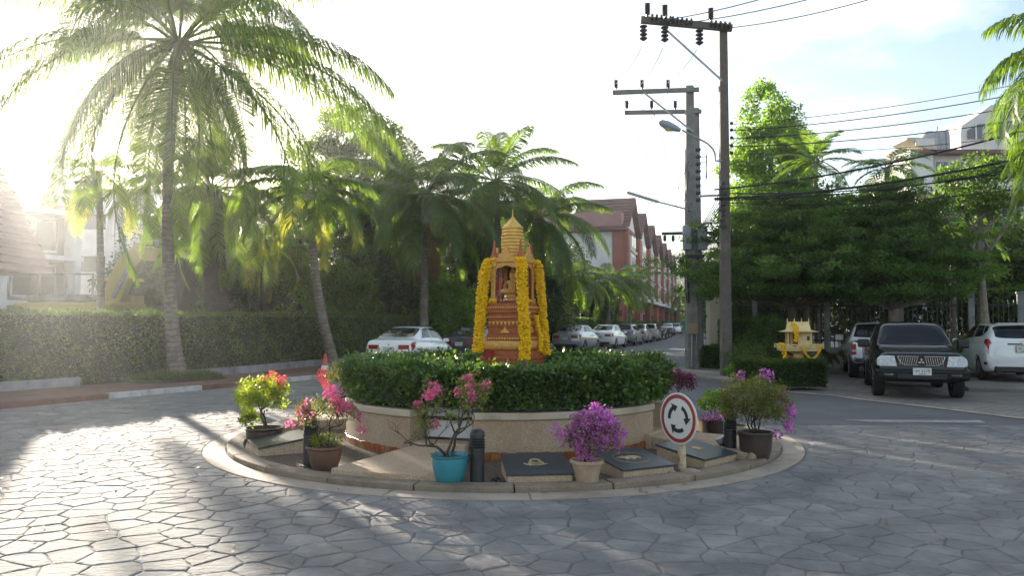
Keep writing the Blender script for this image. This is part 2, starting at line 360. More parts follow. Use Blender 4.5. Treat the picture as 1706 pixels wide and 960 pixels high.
KERB = smooth_path([(-16.5, 1.0), (-13, 7.7), (-9.5, 14.4), (-5.5, 22), (-4.9, 25.5), (-3.5, 31), (-1.0, 36), (1.8, 42), (4.6, 48), (7.4, 55), (9.9, 63), (19.7, 100), (38.5, 170)], 1.0)
def wall_off(p):
    return 2.85 if p.y < 23 else (2.85 - 1.05 * min(1, (p.y - 23) / 6) if p.y < 50 else 1.4)
WALL = offset(KERB, wall_off)

# asphalt of the street and crossing
road = MB(); road.add([(-60, -40, 0), (60, -40, 0), (60, 60, 0), (70, 260, 0), (-60, 260, 0)], [(0, 1, 2, 3, 4)])
tag(road.build('road', MT['asphalt']), kind='structure', label='grey asphalt of the street and the crossing')
# land left of the kerb, slightly above the road
far = [Vector((-90, 1, 0)), Vector((-90, 170, 0))]
land = MB(); land.prism([(p.x, p.y) for p in offset(KERB, .16)] + [(-90, 170), (-90, 1)], -.05, .085)
tag(land.build('terrain', MT['soil']), kind='structure', label='planted ground left of the street behind the kerb')
side = ribbon('sidewalk', offset(KERB, .17), offset(WALL, -.05), .09, MT['redpave'], label='red paved sidewalk beside the painted kerb')

# kerb stones painted white and red in turn
kerb = empty('kerb'); tag(kerb, 'kerb of stones painted white and dull red along the sidewalk', 'kerb')
kerb['kind'] = 'structure'; del kerb['category']
KS = smooth_path([(p.x, p.y) for p in KERB], .5)
dist = 0; i = 0; seg = 0
pts = [p for p in KERB if p.y < 75]
KSo = offset(pts, .16)
acc = 0; start = 0
for i in range(1, len(pts)):
    acc += (pts[i] - pts[i - 1]).length
    if acc > 1.5 or i == len(pts) - 1:
        s = MB(); ia = list(range(start, i + 1))
        g1 = (pts[start + 1] - pts[start]).normalized() * .008
        poly = [(pts[k].x + (g1.x if k == start else 0), pts[k].y + (g1.y if k == start else 0)) for k in ia] + [(KSo[k].x + (g1.x if k == start else 0), KSo[k].y + (g1.y if k == start else 0)) for k in ia[::-1]]
        s.prism(poly, -.02, .125 + random.uniform(-.004, .004))
        o = s.build('kerb_stone', MT['kerbwhite'] if seg % 2 == 0 else MT['kerbred'], kerb, bev=.018, segs=2)
        start = i; acc = 0; seg += 1
s = MB(); ia = [k for k, p in enumerate(KERB) if p.y >= 74]; ko = offset(KERB, .16)
s.prism([(KERB[k].x, KERB[k].y) for k in ia] + [(ko[k].x, ko[k].y) for k in ia[::-1]], -.02, .12)
s.build('far_kerb', MT['lowwall'], kerb)

# low concrete wall at the foot of the hedge, in blocks, with a gap where the big palm stands
lw = empty('low_wall'); tag(lw, 'low weathered grey concrete edging wall along the foot of the long hedge', 'low wall')
wpts = [p for p in WALL if p.y < 60]; wo_ = offset(wpts, .16); start = 0; acc = 0
for i in range(1, len(wpts)):
    acc += (wpts[i] - wpts[i - 1]).length
    if acc > 2.0:
        if not (19.4 < wpts[i].y < 22.0):
            s = MB(); ia = list(range(start, i + 1)); sh = (wpts[start + 1] - wpts[start]).normalized() * .01
            poly = [(wpts[k].x + (sh.x if k == start else 0), wpts[k].y + (sh.y if k == start else 0)) for k in ia] + [(wo_[k].x, wo_[k].y) for k in ia[::-1]]
            s.prism(poly, .05, .29 + random.uniform(-.01, .01)); s.build('wall_block', MT['lowwall'], lw, bev=.02, segs=2)
        start = i; acc = 0

# ------------------------------------------------------------------ stamped stone paving, stone by stone
def clip(poly, n, d):
    """keep the side n.p <= d"""
    out = []
    for i in range(len(poly)):
        a, b = poly[i], poly[(i + 1) % len(poly)]
        da, db = a[0] * n[0] + a[1] * n[1] - d, b[0] * n[0] + b[1] * n[1] - d
        if da <= 0: out.append(a)
        if (da < 0 < db) or (db < 0 < da):
            t = da / (da - db); out.append((a[0] + (b[0] - a[0]) * t, a[1] + (b[1] - a[1]) * t))
    return out
RING_OUT = 3.98
rs = np.random.default_rng(21)
S = []
sx, sy = .315, .24
for r_ in range(int((23 - 2.0) / sy)):
    for c_ in range(int(28 / sx)):
        x = -16 + (c_ + (.5 if r_ % 2 else 0)) * sx + rs.uniform(-.14, .14); y = 2.0 + r_ * sy + rs.uniform(-.105, .105)
        S.append((x, y))
S = np.array(S)
ka, kb = Vector((-13, 7.7, 0)), Vector((-5.5, 22, 0)); kt = (kb - ka).normalized(); kn = (-kt.y, kt.x)      # left kerb as a half plane
kd = kn[0] * ka.x + kn[1] * ka.y - .02
def inside(x, y):
    if kn[0] * x + kn[1] * y > kd + .2: return False
    if math.hypot(x - C0[0], y - C0[1]) < RING_OUT - .12: return False
    return (y < 12.3) or (x < -3.0 and y < 22)
cells = []
for i, (x, y) in enumerate(S):
    if not inside(x, y): continue
    w_ = np.nonzero((np.abs(S[:, 0] - x) < .95) & (np.abs(S[:, 1] - y) < .75))[0]
    d2 = (S[w_, 0] - x) ** 2 + (S[w_, 1] - y) ** 2
    near = w_[np.argsort(d2)[1:18]]
    poly = [(x - 1, y - 1), (x + 1, y - 1), (x + 1, y + 1), (x - 1, y + 1)]
    gap = rs.uniform(.001, .0032)
    for j in near:
        nx, ny = S[j, 0] - x, S[j, 1] - y; L_ = math.hypot(nx, ny); nx /= L_; ny /= L_
        poly = clip(poly, (nx, ny), nx * (x + S[j, 0]) / 2 + ny * (y + S[j, 1]) / 2 - gap)
        if len(poly) < 3: break
    if len(poly) < 3: continue
    dx, dy = x - C0[0], y - C0[1]; L_ = math.hypot(dx, dy); dx /= L_; dy /= L_
    if L_ < RING_OUT + 1.2: poly = clip(poly, (-dx, -dy), -(dx * C0[0] + dy * C0[1] + RING_OUT + .012))
    if len(poly) >= 3: poly = clip(poly, kn, kd - .02)
    if len(poly) >= 3 and x > -3.0: poly = clip(poly, (0, 1), 12.15)
    if len(poly) < 3: continue
    ar = abs(sum(poly[k][0] * poly[(k + 1) % len(poly)][1] - poly[(k + 1) % len(poly)][0] * poly[k][1] for k in range(len(poly)))) / 2
    if ar < .006: continue
    cells.append((poly, ar))
def stone_geo(poly, h, tilt):
    P = []
    n = len(poly); cx = sum(p[0] for p in poly) / n; cy_ = sum(p[1] for p in poly) / n
    for k in range(n):
        a, b = poly[k], poly[(k + 1) % n]; L_ = math.hypot(b[0] - a[0], b[1] - a[1])
        if L_ < .03: continue
        m = 4 if L_ > .22 else (3 if L_ > .15 else (2 if L_ > .08 else 1))
        for q in range(m):
            t = (q + (.06 if q == 0 else 0)) / m
            j = rs.uniform(-.009, .005) if q else 0
            px_, py_ = a[0] + (b[0] - a[0]) * t, a[1] + (b[1] - a[1]) * t
            dx, dy = px_ - cx, py_ - cy_; L2 = math.hypot(dx, dy) + 1e-6
            P.append((px_ + dx / L2 * j, py_ + dy / L2 * j))
    m = len(P)
    if m < 3: return None
    V, F = [], []
    for p in P: V.append((p[0], p[1], .003))
    for ins, z in ((.006, h * .75), (.02, h)):
        for p in P:
            dx, dy = cx - p[0], cy_ - p[1]; L2 = math.hypot(dx, dy) + 1e-6
            x, y = p[0] + dx / L2 * ins, p[1] + dy / L2 * ins
            V.append((x, y, z + (x - cx) * tilt[0] + (y - cy_) * tilt[1]))
    for r_ in range(2):
        for k in range(m): F.append((r_ * m + k, r_ * m + (k + 1) % m, (r_ + 1) * m + (k + 1) % m, (r_ + 1) * m + k))
    F.append(tuple(2 * m + k for k in range(m)))
    return V, F, cx, cy_
def stonemat():
    m, nt, p, N, L = _nt('stamped_stone')
    oi = N('ShaderNodeObjectInfo'); ge = N('ShaderNodeNewGeometry')
    ad = N('ShaderNodeMath'); ad.operation = 'ADD'; L(oi.outputs['Random'], ad.inputs[0]); L(ge.outputs['Random Per Island'], ad.inputs[1])
    fr = N('ShaderNodeMath'); fr.operation = 'FRACT'; L(ad.outputs[0], fr.inputs[0])
    r = N('ShaderNodeValToRGB'); e = r.color_ramp.elements; e[0].color = (.172, .168, .163, 1); e[1].color = (.24, .229, .214, 1)
    x = e.new(.5); x.color = (.203, .197, .189, 1); L(fr.outputs[0], r.inputs[0])
    n1 = N('ShaderNodeTexNoise'); n1.inputs['Scale'].default_value = 2.3; n1.inputs['Detail'].default_value = 9; n1.inputs['Roughness'].default_value = .7; L(ge.outputs['Position'], n1.inputs['Vector'])
    mr = N('ShaderNodeMapRange'); mr.inputs['From Min'].default_value = .3; mr.inputs['From Max'].default_value = .7; mr.inputs['To Min'].default_value = .62; mr.inputs['To Max'].default_value = 1.28; L(n1.outputs['Fac'], mr.inputs[0])
    mx = N('ShaderNodeMixRGB'); mx.blend_type = 'MULTIPLY'; mx.inputs[0].default_value = 1; L(r.outputs[0], mx.inputs[1]); L(mr.outputs[0], mx.inputs[2])
    n0 = N('ShaderNodeTexNoise'); n0.inputs['Scale'].default_value = .35; n0.inputs['Detail'].default_value = 5; L(ge.outputs['Position'], n0.inputs['Vector'])
    r0 = N('ShaderNodeValToRGB'); r0.color_ramp.elements[0].position = .45; r0.color_ramp.elements[1].position = .7; L(n0.outputs['Fac'], r0.inputs[0])
    m0 = N('ShaderNodeMath'); m0.operation = 'MULTIPLY'; m0.inputs[1].default_value = .45; L(r0.outputs[0], m0.inputs[0])
    mx2 = N('ShaderNodeMixRGB'); L(m0.outputs[0], mx2.inputs[0]); L(mx.outputs[0], mx2.inputs[1]); mx2.inputs[2].default_value = (.265, .248, .225, 1)
    n5 = N('ShaderNodeTexNoise'); n5.inputs['Scale'].default_value = .9; n5.inputs['Detail'].default_value = 8; n5.inputs['Roughness'].default_value = .68; L(ge.outputs['Position'], n5.inputs['Vector'])
    r5 = N('ShaderNodeValToRGB'); r5.color_ramp.elements[0].position = .55; r5.color_ramp.elements[1].position = .74; L(n5.outputs['Fac'], r5.inputs[0])
    m5 = N('ShaderNodeMath'); m5.operation = 'MULTIPLY'; m5.inputs[1].default_value = .55; L(r5.outputs[0], m5.inputs[0])
    mx3 = N('ShaderNodeMixRGB'); L(m5.outputs[0], mx3.inputs[0]); L(mx2.outputs[0], mx3.inputs[1]); mx3.inputs[2].default_value = (.11, .106, .102, 1)
    vs_ = N('ShaderNodeVectorMath'); vs_.operation = 'DISTANCE'; L(ge.outputs['Position'], vs_.inputs[0]); vs_.inputs[1].default_value = (C0[0], C0[1], 0)     # tyre tracks round the island
    dn = N('ShaderNodeTexNoise'); dn.inputs['Scale'].default_value = .5; L(ge.outputs['Position'], dn.inputs['Vector'])
    da = N('ShaderNodeMath'); da.operation = 'MULTIPLY_ADD'; L(dn.outputs['Fac'], da.inputs[0]); da.inputs[1].default_value = 1.1; L(vs_.outputs['Value'], da.inputs[2])
    mrg = N('ShaderNodeMapRange'); mrg.inputs['From Min'].default_value = 4.5; mrg.inputs['From Max'].default_value = 8.5; L(da.outputs[0], mrg.inputs[0])
    rt = N('ShaderNodeValToRGB'); ee = rt.color_ramp.elements; ee[0].position = 0; ee[0].color = (0, 0, 0, 1); ee[1].position = 1; ee[1].color = (0, 0, 0, 1)
    for q_, v_ in ((.1, 0), (.16, .3), (.22, 0), (.44, 0), (.51, .34), (.58, 0), (.76, 0), (.82, .22), (.88, 0)): xx = ee.new(q_); xx.color = (v_, v_, v_, 1)
    L(mrg.outputs[0], rt.inputs[0])
    mx4 = N('ShaderNodeMixRGB'); L(rt.outputs[0], mx4.inputs[0]); L(mx3.outputs[0], mx4.inputs[1]); mx4.inputs[2].default_value = (.075, .073, .072, 1)
    L(mx4.outputs[0], p.inputs['Base Color']); p.inputs['Roughness'].default_value = .85; p.inputs['Specular IOR Level'].default_value = .25
    mp_ = N('ShaderNodeMapping'); mp_.inputs['Scale'].default_value = (1, 2.2, 1); mp_.inputs['Rotation'].default_value = (0, 0, .5); L(ge.outputs['Position'], mp_.inputs[0])
    n2 = N('ShaderNodeTexNoise'); n2.inputs['Scale'].default_value = 9; n2.inputs['Detail'].default_value = 8; n2.inputs['Roughness'].default_value = .6; n2.inputs['Distortion'].default_value = .8; L(mp_.outputs[0], n2.inputs['Vector'])
    b = N('ShaderNodeBump'); b.inputs['Strength'].default_value = .8; b.inputs['Distance'].default_value = .022; L(n2.outputs['Fac'], b.inputs['Height']); L(b.outputs[0], p.inputs['Normal'])
    return m
MT['stone'] = stonemat()
pave = MB(); pave.add([(-17, 1.5, .004), (20, 1.5, .004), (20, 12.2, .004), (-3, 12.2, .004), (-3, 22, .004), (-5.52, 22, .004), (-9.52, 14.4, .004), (-13.02, 7.7, .004), (-16.5, 1.5, .004)], [(0, 1, 2, 3, 4, 5, 6, 7, 8)])
# the bedding sheet keeps clear of the ring: cut as two fans round it
PAVE = pave.build('stone_pavement', MT['mortar']); tag(PAVE, 'stamped grey stone paving of large irregular slabs round the traffic island', kind='structure')
def view_size(c):
    poly, ar = c; n = len(poly); x = sum(p[0] for p in poly) / n; y = sum(p[1] for p in poly) / n
    if y < 4.3 or abs(x / y) > .72: return -y * 1e-3
    return ar / y ** 3
cells.sort(key=view_size, reverse=True)
rest = MB(); cnt = 0
for poly, ar in cells:
    gm = stone_geo(poly, rs.uniform(.010, .014), (rs.uniform(-.005, .005), rs.uniform(-.005, .005)))
    if gm is None: continue
    V, F, x, y = gm
    if cnt < 290:
        me = bpy.data.meshes.new('stone'); me.from_pydata([(v[0] - x, v[1] - y, v[2]) for v in V], [], F); me.update()
        o = link('stone', me, MT['stone'], PAVE); o.location = (x, y, .0); cnt += 1
    else: rest.add(V, F)
me = bpy.data.meshes.new('distant_stones'); me.from_pydata(rest.v, [], rest.f); me.update()
o = link('distant_stones', me, MT['stone'], PAVE); o['kind'] = 'stuff'

# strip of pale mortar and a saw cut where the stones end
s = MB(); a, b = gp(1450, 704), gp(1640, 705)
s.add([(a.x, a.y, .006), (b.x, b.y - .05, .006), (b.x + .1, b.y + .3, .006), (a.x - .3, a.y + .3, .006)], [(0, 1, 2, 3)])
MT['palestrip'] = mat('pale_worn_strip', (.36, .36, .35), .85, (.2, .2, .2), 4, dirt=((.14, .14, .14), 3, .8))
tag(s.build('worn_road_marking', MT['palestrip']), kind='structure', label='worn pale strip on the asphalt in front of the car park')

# car park paving on the right: small pavers
pk = [gp(1300, 652), gp(1400, 660), gp(1440, 666), gp(1560, 679), gp(1706, 697), Vector((12.5, 9.5, 0)), Vector((26, 9.5, 0)), Vector((26, 30, 0)), Vector((6.5, 30, 0)), Vector((6.4, 24.6, 0)), Vector((5.6, 22.5, 0)), Vector((5.6, 19.0, 0))]
s = MB(); s.add([(p.x, p.y, .005) for p in pk], [tuple(range(len(pk)))])
PARK = s.build('car_park', MT['mortar']); tag(PARK, 'grey block paved car park under the trees', kind='structure')
def in_poly(x, y, P):
    c = False; n = len(P)
    for i in range(n):
        a, b = P[i], P[(i + 1) % n]
        if (a.y > y) != (b.y > y) and x < (b.x - a.x) * (y - a.y) / (b.y - a.y) + a.x: c = not c
    return c
s = MB(); ca, sa = math.cos(R(38)), math.sin(R(38))
for i in range(-130, 130):
    for j in range(-90, 90):
        u, v = i * .30, j * .22 
        if j % 2: u += .15
        x, y = 11 + u * ca - v * sa, 17 + u * sa + v * ca
        if y > 24 or x > 17 or not in_poly(x, y, pk): continue
        h = rs.uniform(.011, .016); Q = []
        for (du, dv, z) in ((-.137, -.097, .0055), (.137, -.097, .0055), (.137, .097, .0055), (-.137, .097, .0055), (-.125, -.085, h), (.125, -.085, h), (.125, .085, h), (-.125, .085, h)):
            Q.append((x + du * ca - dv * sa, y + du * sa + dv * ca, z))
        s.add(Q, [(4, 5, 6, 7), (0, 1, 5, 4), (1, 2, 6, 5), (2, 3, 7, 6), (3, 0, 4, 7)])
me = bpy.data.meshes.new('pavers'); me.from_pydata(s.v, [], s.f); me.update()
o = link('pavers', me, MT['paver'], PARK); o['kind'] = 'stuff'
# flush concrete edge strip between pavers and asphalt
edge = pk[0:6]; e2 = offset(edge, .0); e3 = offset(edge, -.24)
ribbon('edge_strip', e2, e3, .011, MT['ringcon'], label='flush pale concrete strip edging the car park')
# raised kerb behind the parked cars
s = MB(); a, b = Vector((10.55, 18.0, 0)), Vector((20, 14.6, 0)); d = (b - a).normalized(); n_ = Vector((-d.y, d.x, 0))
s.prism([(a.x, a.y), (b.x, b.y), (b.x + n_.x * 9, b.y + n_.y * 9), (a.x + n_.x * 7, a.y + n_.y * 7)], -.02, .11)
tag(s.build('raised_parking', MT['paver'], bev=.02), 'raised grey parking strip under the white hatchback', kind='structure')
# pavement under the poles
s = MB(); pp = [gp(1128, 617), gp(1160, 632), gp(1215, 640), gp(1300, 650), Vector((6.2, 19.6, 0)), Vector((7.5, 24, 0)), Vector((9.0, 31, 0)), Vector((7.4, 30, 0))]
s.prism([(p.x, p.y) for p in pp], -.02, .10); tag(s.build('pavement', MT['paver'], bev=.02), kind='structure', label='pavement corner under the utility poles')

# distant hill
s = MB(); n = 40; V = []; F = []
for i in range(n + 1):
    x = -260 + 820 * i / n
    hh = 46 * math.exp(-((x - 150) / 120) ** 2) + 12 + 4 * math.sin(x * .05) + 2.5 * math.sin(x * .17)
    V += [(x, 470, -1), (x, 500, hh * .75), (x, 560, hh), (x, 640, -1)]
for i in range(n):
    for q in range(3): F.append((i * 4 + q, i * 4 + 4 + q, i * 4 + 5 + q, i * 4 + 1 + q))
s.add(V, F); tag(s.build('hill', MT['hill'], smooth=True), kind='structure', label='low wooded hill beyond the end of the street')
# ================================================================== vegetation tools
def unit(v): return v / (np.linalg.norm(v, axis=1, keepdims=True) + 1e-9)
def leaf_arrays(P, L, W, rng, out=None, up=.0, droop=0.0, bend=.25):
    """one four-cornered folded leaf per point; out = preferred direction per point"""
    n = len(P); d = rng.normal(size=(n, 3))
    if out is not None: d = d * .75 + out * 1.0
    d[:, 2] += up - droop; d = unit(d)
    s = unit(np.cross(d, rng.normal(size=(n, 3)))); nn = np.cross(d, s)
    l = (L * rng.uniform(.65, 1.25, (n, 1))); w = (W * rng.uniform(.7, 1.2, (n, 1)))
    V = np.empty((n, 4, 3)); V[:, 0] = P; V[:, 1] = P + d * l * .45 + s * w * .5 + nn * l * bend * .3
    V[:, 2] = P + d * l - nn * l * bend * .2; V[:, 3] = P + d * l * .45 - s * w * .5 + nn * l * bend * .3
    F = np.arange(n * 4).reshape(n, 4)
    return V.reshape(-1, 3), F
def leaves(name, P, L, W, m, parent, seed=0, **k):
    rng = np.random.default_rng(seed); V, F = leaf_arrays(np.asarray(P, float), L, W, rng, **k)
    o = link(name, np_mesh(name, V, F), m, parent); o['kind'] = 'stuff'; return o
def clumps(C, rad, per, rng, flat=1.0, shell=.5):
    """points gathered round clump centres C (n,3)"""
    C = np.asarray(C, float); n = len(C)
    rad = np.broadcast_to(np.asarray(rad, float).reshape(-1, 1), (n, 1)) if not np.isscalar(rad) else np.full((n, 1), rad)
    D = unit(rng.normal(size=(n * per, 3))); D[:, 2] *= flat
    rr = np.repeat(rad, per, 0) * (shell + (1 - shell) * rng.random((n * per, 1)) ** .6)
    P = np.repeat(C, per, 0) + D * rr
    return P, D

def frond_mesh(L, e0, droop, az, rng, nl=46, ll=.75, lw=.045, hang=.5, stiff=.5, start=.14, rr=.03, fold=.25):
    """a palm frond growing from the origin: rachis and two rows of leaflets"""
    N = 26; pts = [Vector((0, 0, 0))]; hd = Vector((math.sin(az), math.cos(az), 0)); tw = rng.uniform(-.25, .25)
    sd = Vector((hd.y, -hd.x, 0))
    for i in range(N):
        t = (i + .5) / N; e = e0 - droop * t ** 1.25
        dr = hd * math.cos(e) + Vector((0, 0, math.sin(e))) + sd * tw * t * t
        pts.append(pts[-1] + dr.normalized() * (L / N))
    s = MB(); s.tube(pts, [rr * (1 - .85 * i / N) for i in range(N + 1)], 5)
    V = [v for v in s.v]; F3 = []
    for f in s.f:
        for k in range(1, len(f) - 1): F3.append((f[0], f[k], f[k + 1]))
    A = np.array([tuple(p) for p in pts])
    for side in (-1, 1):
        for k in range(nl):
            t = start + (1 - start) * (k + rng.uniform(.1, .9)) / nl; x = t * N; i = min(int(x), N - 1); fr = x - i
            p = A[i] * (1 - fr) + A[i + 1] * fr; tg = A[min(i + 1, N)] - A[max(i, 0)]; tg = tg / np.linalg.norm(tg)
            sv = np.cross(tg, (0, 0, 1.0)); nv = np.linalg.norm(sv); sv = sv / nv if nv > 1e-4 else np.array((sd.x, sd.y, 0))
            sv = sv * side; upv = np.cross(sv, tg) * side
            l = ll * (math.sin(math.pi * (.13 + .80 * t)) ** .7) * rng.uniform(.85, 1.1)
            fw = stiff + .7 * t
            d = sv + tg * fw + upv * fold * rng.uniform(.4, 1.3); d /= np.linalg.norm(d)
            d2 = d + np.array((0, 0, -hang * rng.uniform(.6, 1.5))); d2 /= np.linalg.norm(d2)
            d3 = d2 + np.array((0, 0, -hang * rng.uniform(.8, 1.8))); d3 /= np.linalg.norm(d3)
            q1 = p + d * l * .35; q2 = q1 + d2 * l * .35; q3 = q2 + d3 * l * .35
            wv = tg * lw * .5
            o = len(V)
            V += [tuple(p - wv * .6), tuple(p + wv * .6), tuple(q1 + wv), tuple(q1 - wv), tuple(q2 + wv * .8), tuple(q2 - wv * .8), tuple(q3)]
            F3 += [(o, o + 1, o + 2), (o, o + 2, o + 3), (o + 3, o + 2, o + 4), (o + 3, o + 4, o + 5), (o + 5, o + 4, o + 6)]
    return np_mesh('frond', np.array(V), np.array(F3))

def curve_pts(a, b, mid=(0, 0, 0), n=14):
    a, b, mid = Vector(a), Vector(b), Vector(mid)
    return [a.lerp(b, t) + mid * (4 * t * (1 - t)) for t in [i / n for i in range(n + 1)]]
def palm(name, label, base, top, r0, r1, nf, L, group=None, m='palm', trunk='trunk', mid=(0, 0, 0), seed=1, e_hi=75, e_lo=-35, droop=1.1,
         ll=.75, lw=.045, nl=46, hang=.5, stiff=.5, fold=.25, dry=0, bulge=0, azs=None, yellow=0, shaft=0, crownshaft=None):
    rng = np.random.default_rng(seed); base, top = Vector(base), Vector(top)
    root = empty(name, base); tag(root, label, 'palm tree', group)
    P = curve_pts((0, 0, -.1), top - base, mid); n = len(P) - 1
    s = MB(); rad = []
    PP = []
    for i in range(n * 6 + 1):                                       # ringed trunk
        t = i / (n * 6); x = t * n; k = min(int(x), n - 1); PP.append(P[k].lerp(P[k + 1], x - k))
        rad.append((r0 + (r1 - r0) * min(1, t * 1.3)) * (1 + .05 * (i % 2)) + bulge * r0 * math.exp(-t * 16))
    s.tube(PP, rad, 10); s.build('trunk', MT[trunk], root, smooth=True)
    if crownshaft:
        s = MB(); s.tube([top - base - Vector((0, 0, crownshaft)), top - base - Vector((0, 0, crownshaft * .4)), top - base + Vector((0, 0, .1))], [r1 * 1.25, r1 * 1.15, r1 * .7], 10); s.build('crownshaft', MT['areca'], root, smooth=True)
    c = top - base
    for i in range(nf):
        f = (i + .5) / nf; az = azs[i] if azs and i < len(azs) and azs[i] is not None else i * 2.39996 + rng.uniform(-.3, .3)
        e = R(e_hi + (e_lo - e_hi) * f ** .85 + rng.uniform(-7, 7)); l = L * rng.uniform(.85, 1.08) * (.8 + .2 * min(1, f * 3))
        mm = MT['palmdry'] if i >= nf - dry else (MT['palmyel'] if i in range(nf - dry - yellow, nf - dry) else MT[m])
        me = frond_mesh(l, e, droop * rng.uniform(.8, 1.2), az, rng, nl=nl, ll=ll, lw=lw, hang=hang * (1.6 if i >= nf - dry else 1), stiff=stiff, fold=fold, rr=.012 + .005 * L)
        o = link('frond', me, mm, root); o.location = c + Vector((math.sin(az) * r1 * .6, math.cos(az) * r1 * .6, rng.uniform(-.15, .1)))
    return root

def limb(s, a, b, r0, r1, rng, wob=.12, n=6):
    a, b = Vector(a), Vector(b); L = (b - a).length; pts = []
    for i in range(n + 1):
        t = i / n; w = math.sin(math.pi * t) * wob * L
        pts.append(a.lerp(b, t) + Vector((rng.uniform(-w, w), rng.uniform(-w, w), w * .6 * rng.uniform(0, 1))))
    s.tube(pts, [r0 + (r1 - r0) * i / n for i in range(n + 1)], 7, cap=True); return pts
def tree(name, label, base, th, c, rad, m, n_cl=120, per=160, cl_r=.6, L=.16, W=.08, r0=.2, trunk='bark', seed=1, group=None, lean=(0, 0), flat=.7, hollow=.35, shape=None, cat='tree', nlimb=9, up=.1):
    """base ground point, th trunk height, c crown centre (relative), rad crown radii"""
    rng = np.random.default_rng(seed); root = empty(name, base); tag(root, label, cat, group)
    C = []; c = np.array(c, float); rad = np.array(rad, float)
    while len(C) < n_cl:
        p = rng.uniform(-1, 1, 3); q = np.linalg.norm(p)
        if q > 1 or q < hollow: continue
        if shape and not shape(p, rng): continue
        C.append(c + p * rad * (1 + .12 * math.sin(5 * p[0] + 3 * p[2])))
    C = np.array(C)
    s = MB(); top = Vector((lean[0], lean[1], th)); s.tube(curve_pts((0, 0, -.1), top, (rng.uniform(-.1, .1), rng.uniform(-.1, .1), 0), 8), [r0 * (1.25 - .55 * i / 8) for i in range(9)], 9)
    s.build('trunk', MT[trunk], root, smooth=True)
    s = MB(); sel = C[rng.permutation(len(C))[:nlimb * 3]]
    mains = [Vector(sel[i]) for i in range(min(nlimb, len(sel)))]
    for i, b in enumerate(mains):
        pts = limb(s, top * rng.uniform(.75, 1.0), b, r0 * .42, r0 * .08, rng)
        for q in sel[nlimb + i * 2:nlimb + i * 2 + 2]: limb(s, pts[3], Vector(q), r0 * .2, r0 * .04, rng)
    s.build('limbs', MT[trunk], root, smooth=True)
    P, D = clumps(C, rng.uniform(.65, 1.3, len(C)) * cl_r, per, rng, flat, .35)
    o = leaves('crown', P, L, W, MT[m], root, seed + 5, out=D * .6, up=up); 
    return root

def hedge_path(name, label, path, width, z0, z1, n, L, W, m, seed=1, group=None, bump=.05, cat='hedge', ends=True, shoots=.03):
    """clipped hedge along path (list of xy): the path is the front face"""
    rng = np.random.default_rng(seed); path = [Vector((p[0], p[1], 0)) for p in path]
    root = empty(name, (path[0].x, path[0].y, 0)); tag(root, label, cat, group); o0 = path[0].copy()
    back = offset(path, width); f2 = offset(path, .07); b2 = offset(path, width - .07)
    s = MB(); k = len(path)
    V = []; F = []
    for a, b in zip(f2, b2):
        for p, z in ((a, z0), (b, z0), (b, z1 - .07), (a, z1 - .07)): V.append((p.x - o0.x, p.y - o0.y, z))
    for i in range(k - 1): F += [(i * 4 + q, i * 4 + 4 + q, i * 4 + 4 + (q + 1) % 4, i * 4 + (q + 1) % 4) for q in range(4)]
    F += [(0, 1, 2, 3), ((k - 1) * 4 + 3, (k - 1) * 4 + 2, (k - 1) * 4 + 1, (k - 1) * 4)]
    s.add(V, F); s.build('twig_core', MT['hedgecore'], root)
    seg = np.array([(path[i + 1] - path[i]).length for i in range(k - 1)]); cum = np.concatenate([[0], np.cumsum(seg)]); tot = cum[-1]
    A = np.array([(p.x, p.y) for p in path]); B = np.array([(p.x, p.y) for p in back]); h = z1 - z0
    areas = np.array([tot * h, tot * width, tot * h * .45, width * h * 2 if ends else 0]); cnt = (n * areas / areas.sum()).astype(int)
    PS, OS = [], []
    def along(u):
        i = np.clip(np.searchsorted(cum, u) - 1, 0, k - 2); t = ((u - cum[i]) / seg[i])[:, None]
        return A[i] * (1 - t) + A[i + 1] * t, B[i] * (1 - t) + B[i + 1] * t
    def lump(p): return bump * (np.sin(p[:, 0] * 3.1 + p[:, 2] * 4.3) * np.sin(p[:, 1] * 2.7 + 1) + .6 * np.sin(p[:, 0] * 7.3 + p[:, 1] * 5.9 + p[:, 2] * 6.1))
    for kind in range(4):
        c = cnt[kind]
        if c == 0: continue
        if kind == 0 or kind == 2:
            a, b = along(rng.random(c) * tot); z = z0 + h * rng.random(c) ** .95; nrm = unit(a - b)
            q = a if kind == 0 else b; nrm = nrm if kind == 0 else -nrm
            P = np.column_stack([q, z]); O = np.column_stack([nrm, np.full(c, .1)])
        elif kind == 1:
            a, b = along(rng.random(c) * tot); t = rng.random((c, 1)); P = np.column_stack([a * (1 - t) + b * t, np.full(c, z1)]); O = np.tile((0, 0, 1.0), (c, 1))
        else:
            e = rng.random(c) < .5; t = rng.random((c, 1)); pa = np.where(e[:, None], A[0], A[-1]); pb = np.where(e[:, None], B[0], B[-1])
            P = np.column_stack([pa * (1 - t) + pb * t, z0 + h * rng.random(c)])
            t0 = unit((A[0] - A[1])[None]); t1 = unit((A[-1] - A[-2])[None]); O = np.column_stack([np.where(e[:, None], t0, t1), np.zeros(c)])
        P = P + O * (lump(P) - rng.random(c) ** 1.5 * .09 + (rng.random(c) < shoots) * rng.random(c) * .11)[:, None]
        PS.append(P); OS.append(O)
    P = np.concatenate(PS); P[:, 0] -= o0.x; P[:, 1] -= o0.y
    leaves('foliage', P, L, W, MT[m], root, seed + 3, out=np.concatenate(OS) * .8, up=.15)
    return root
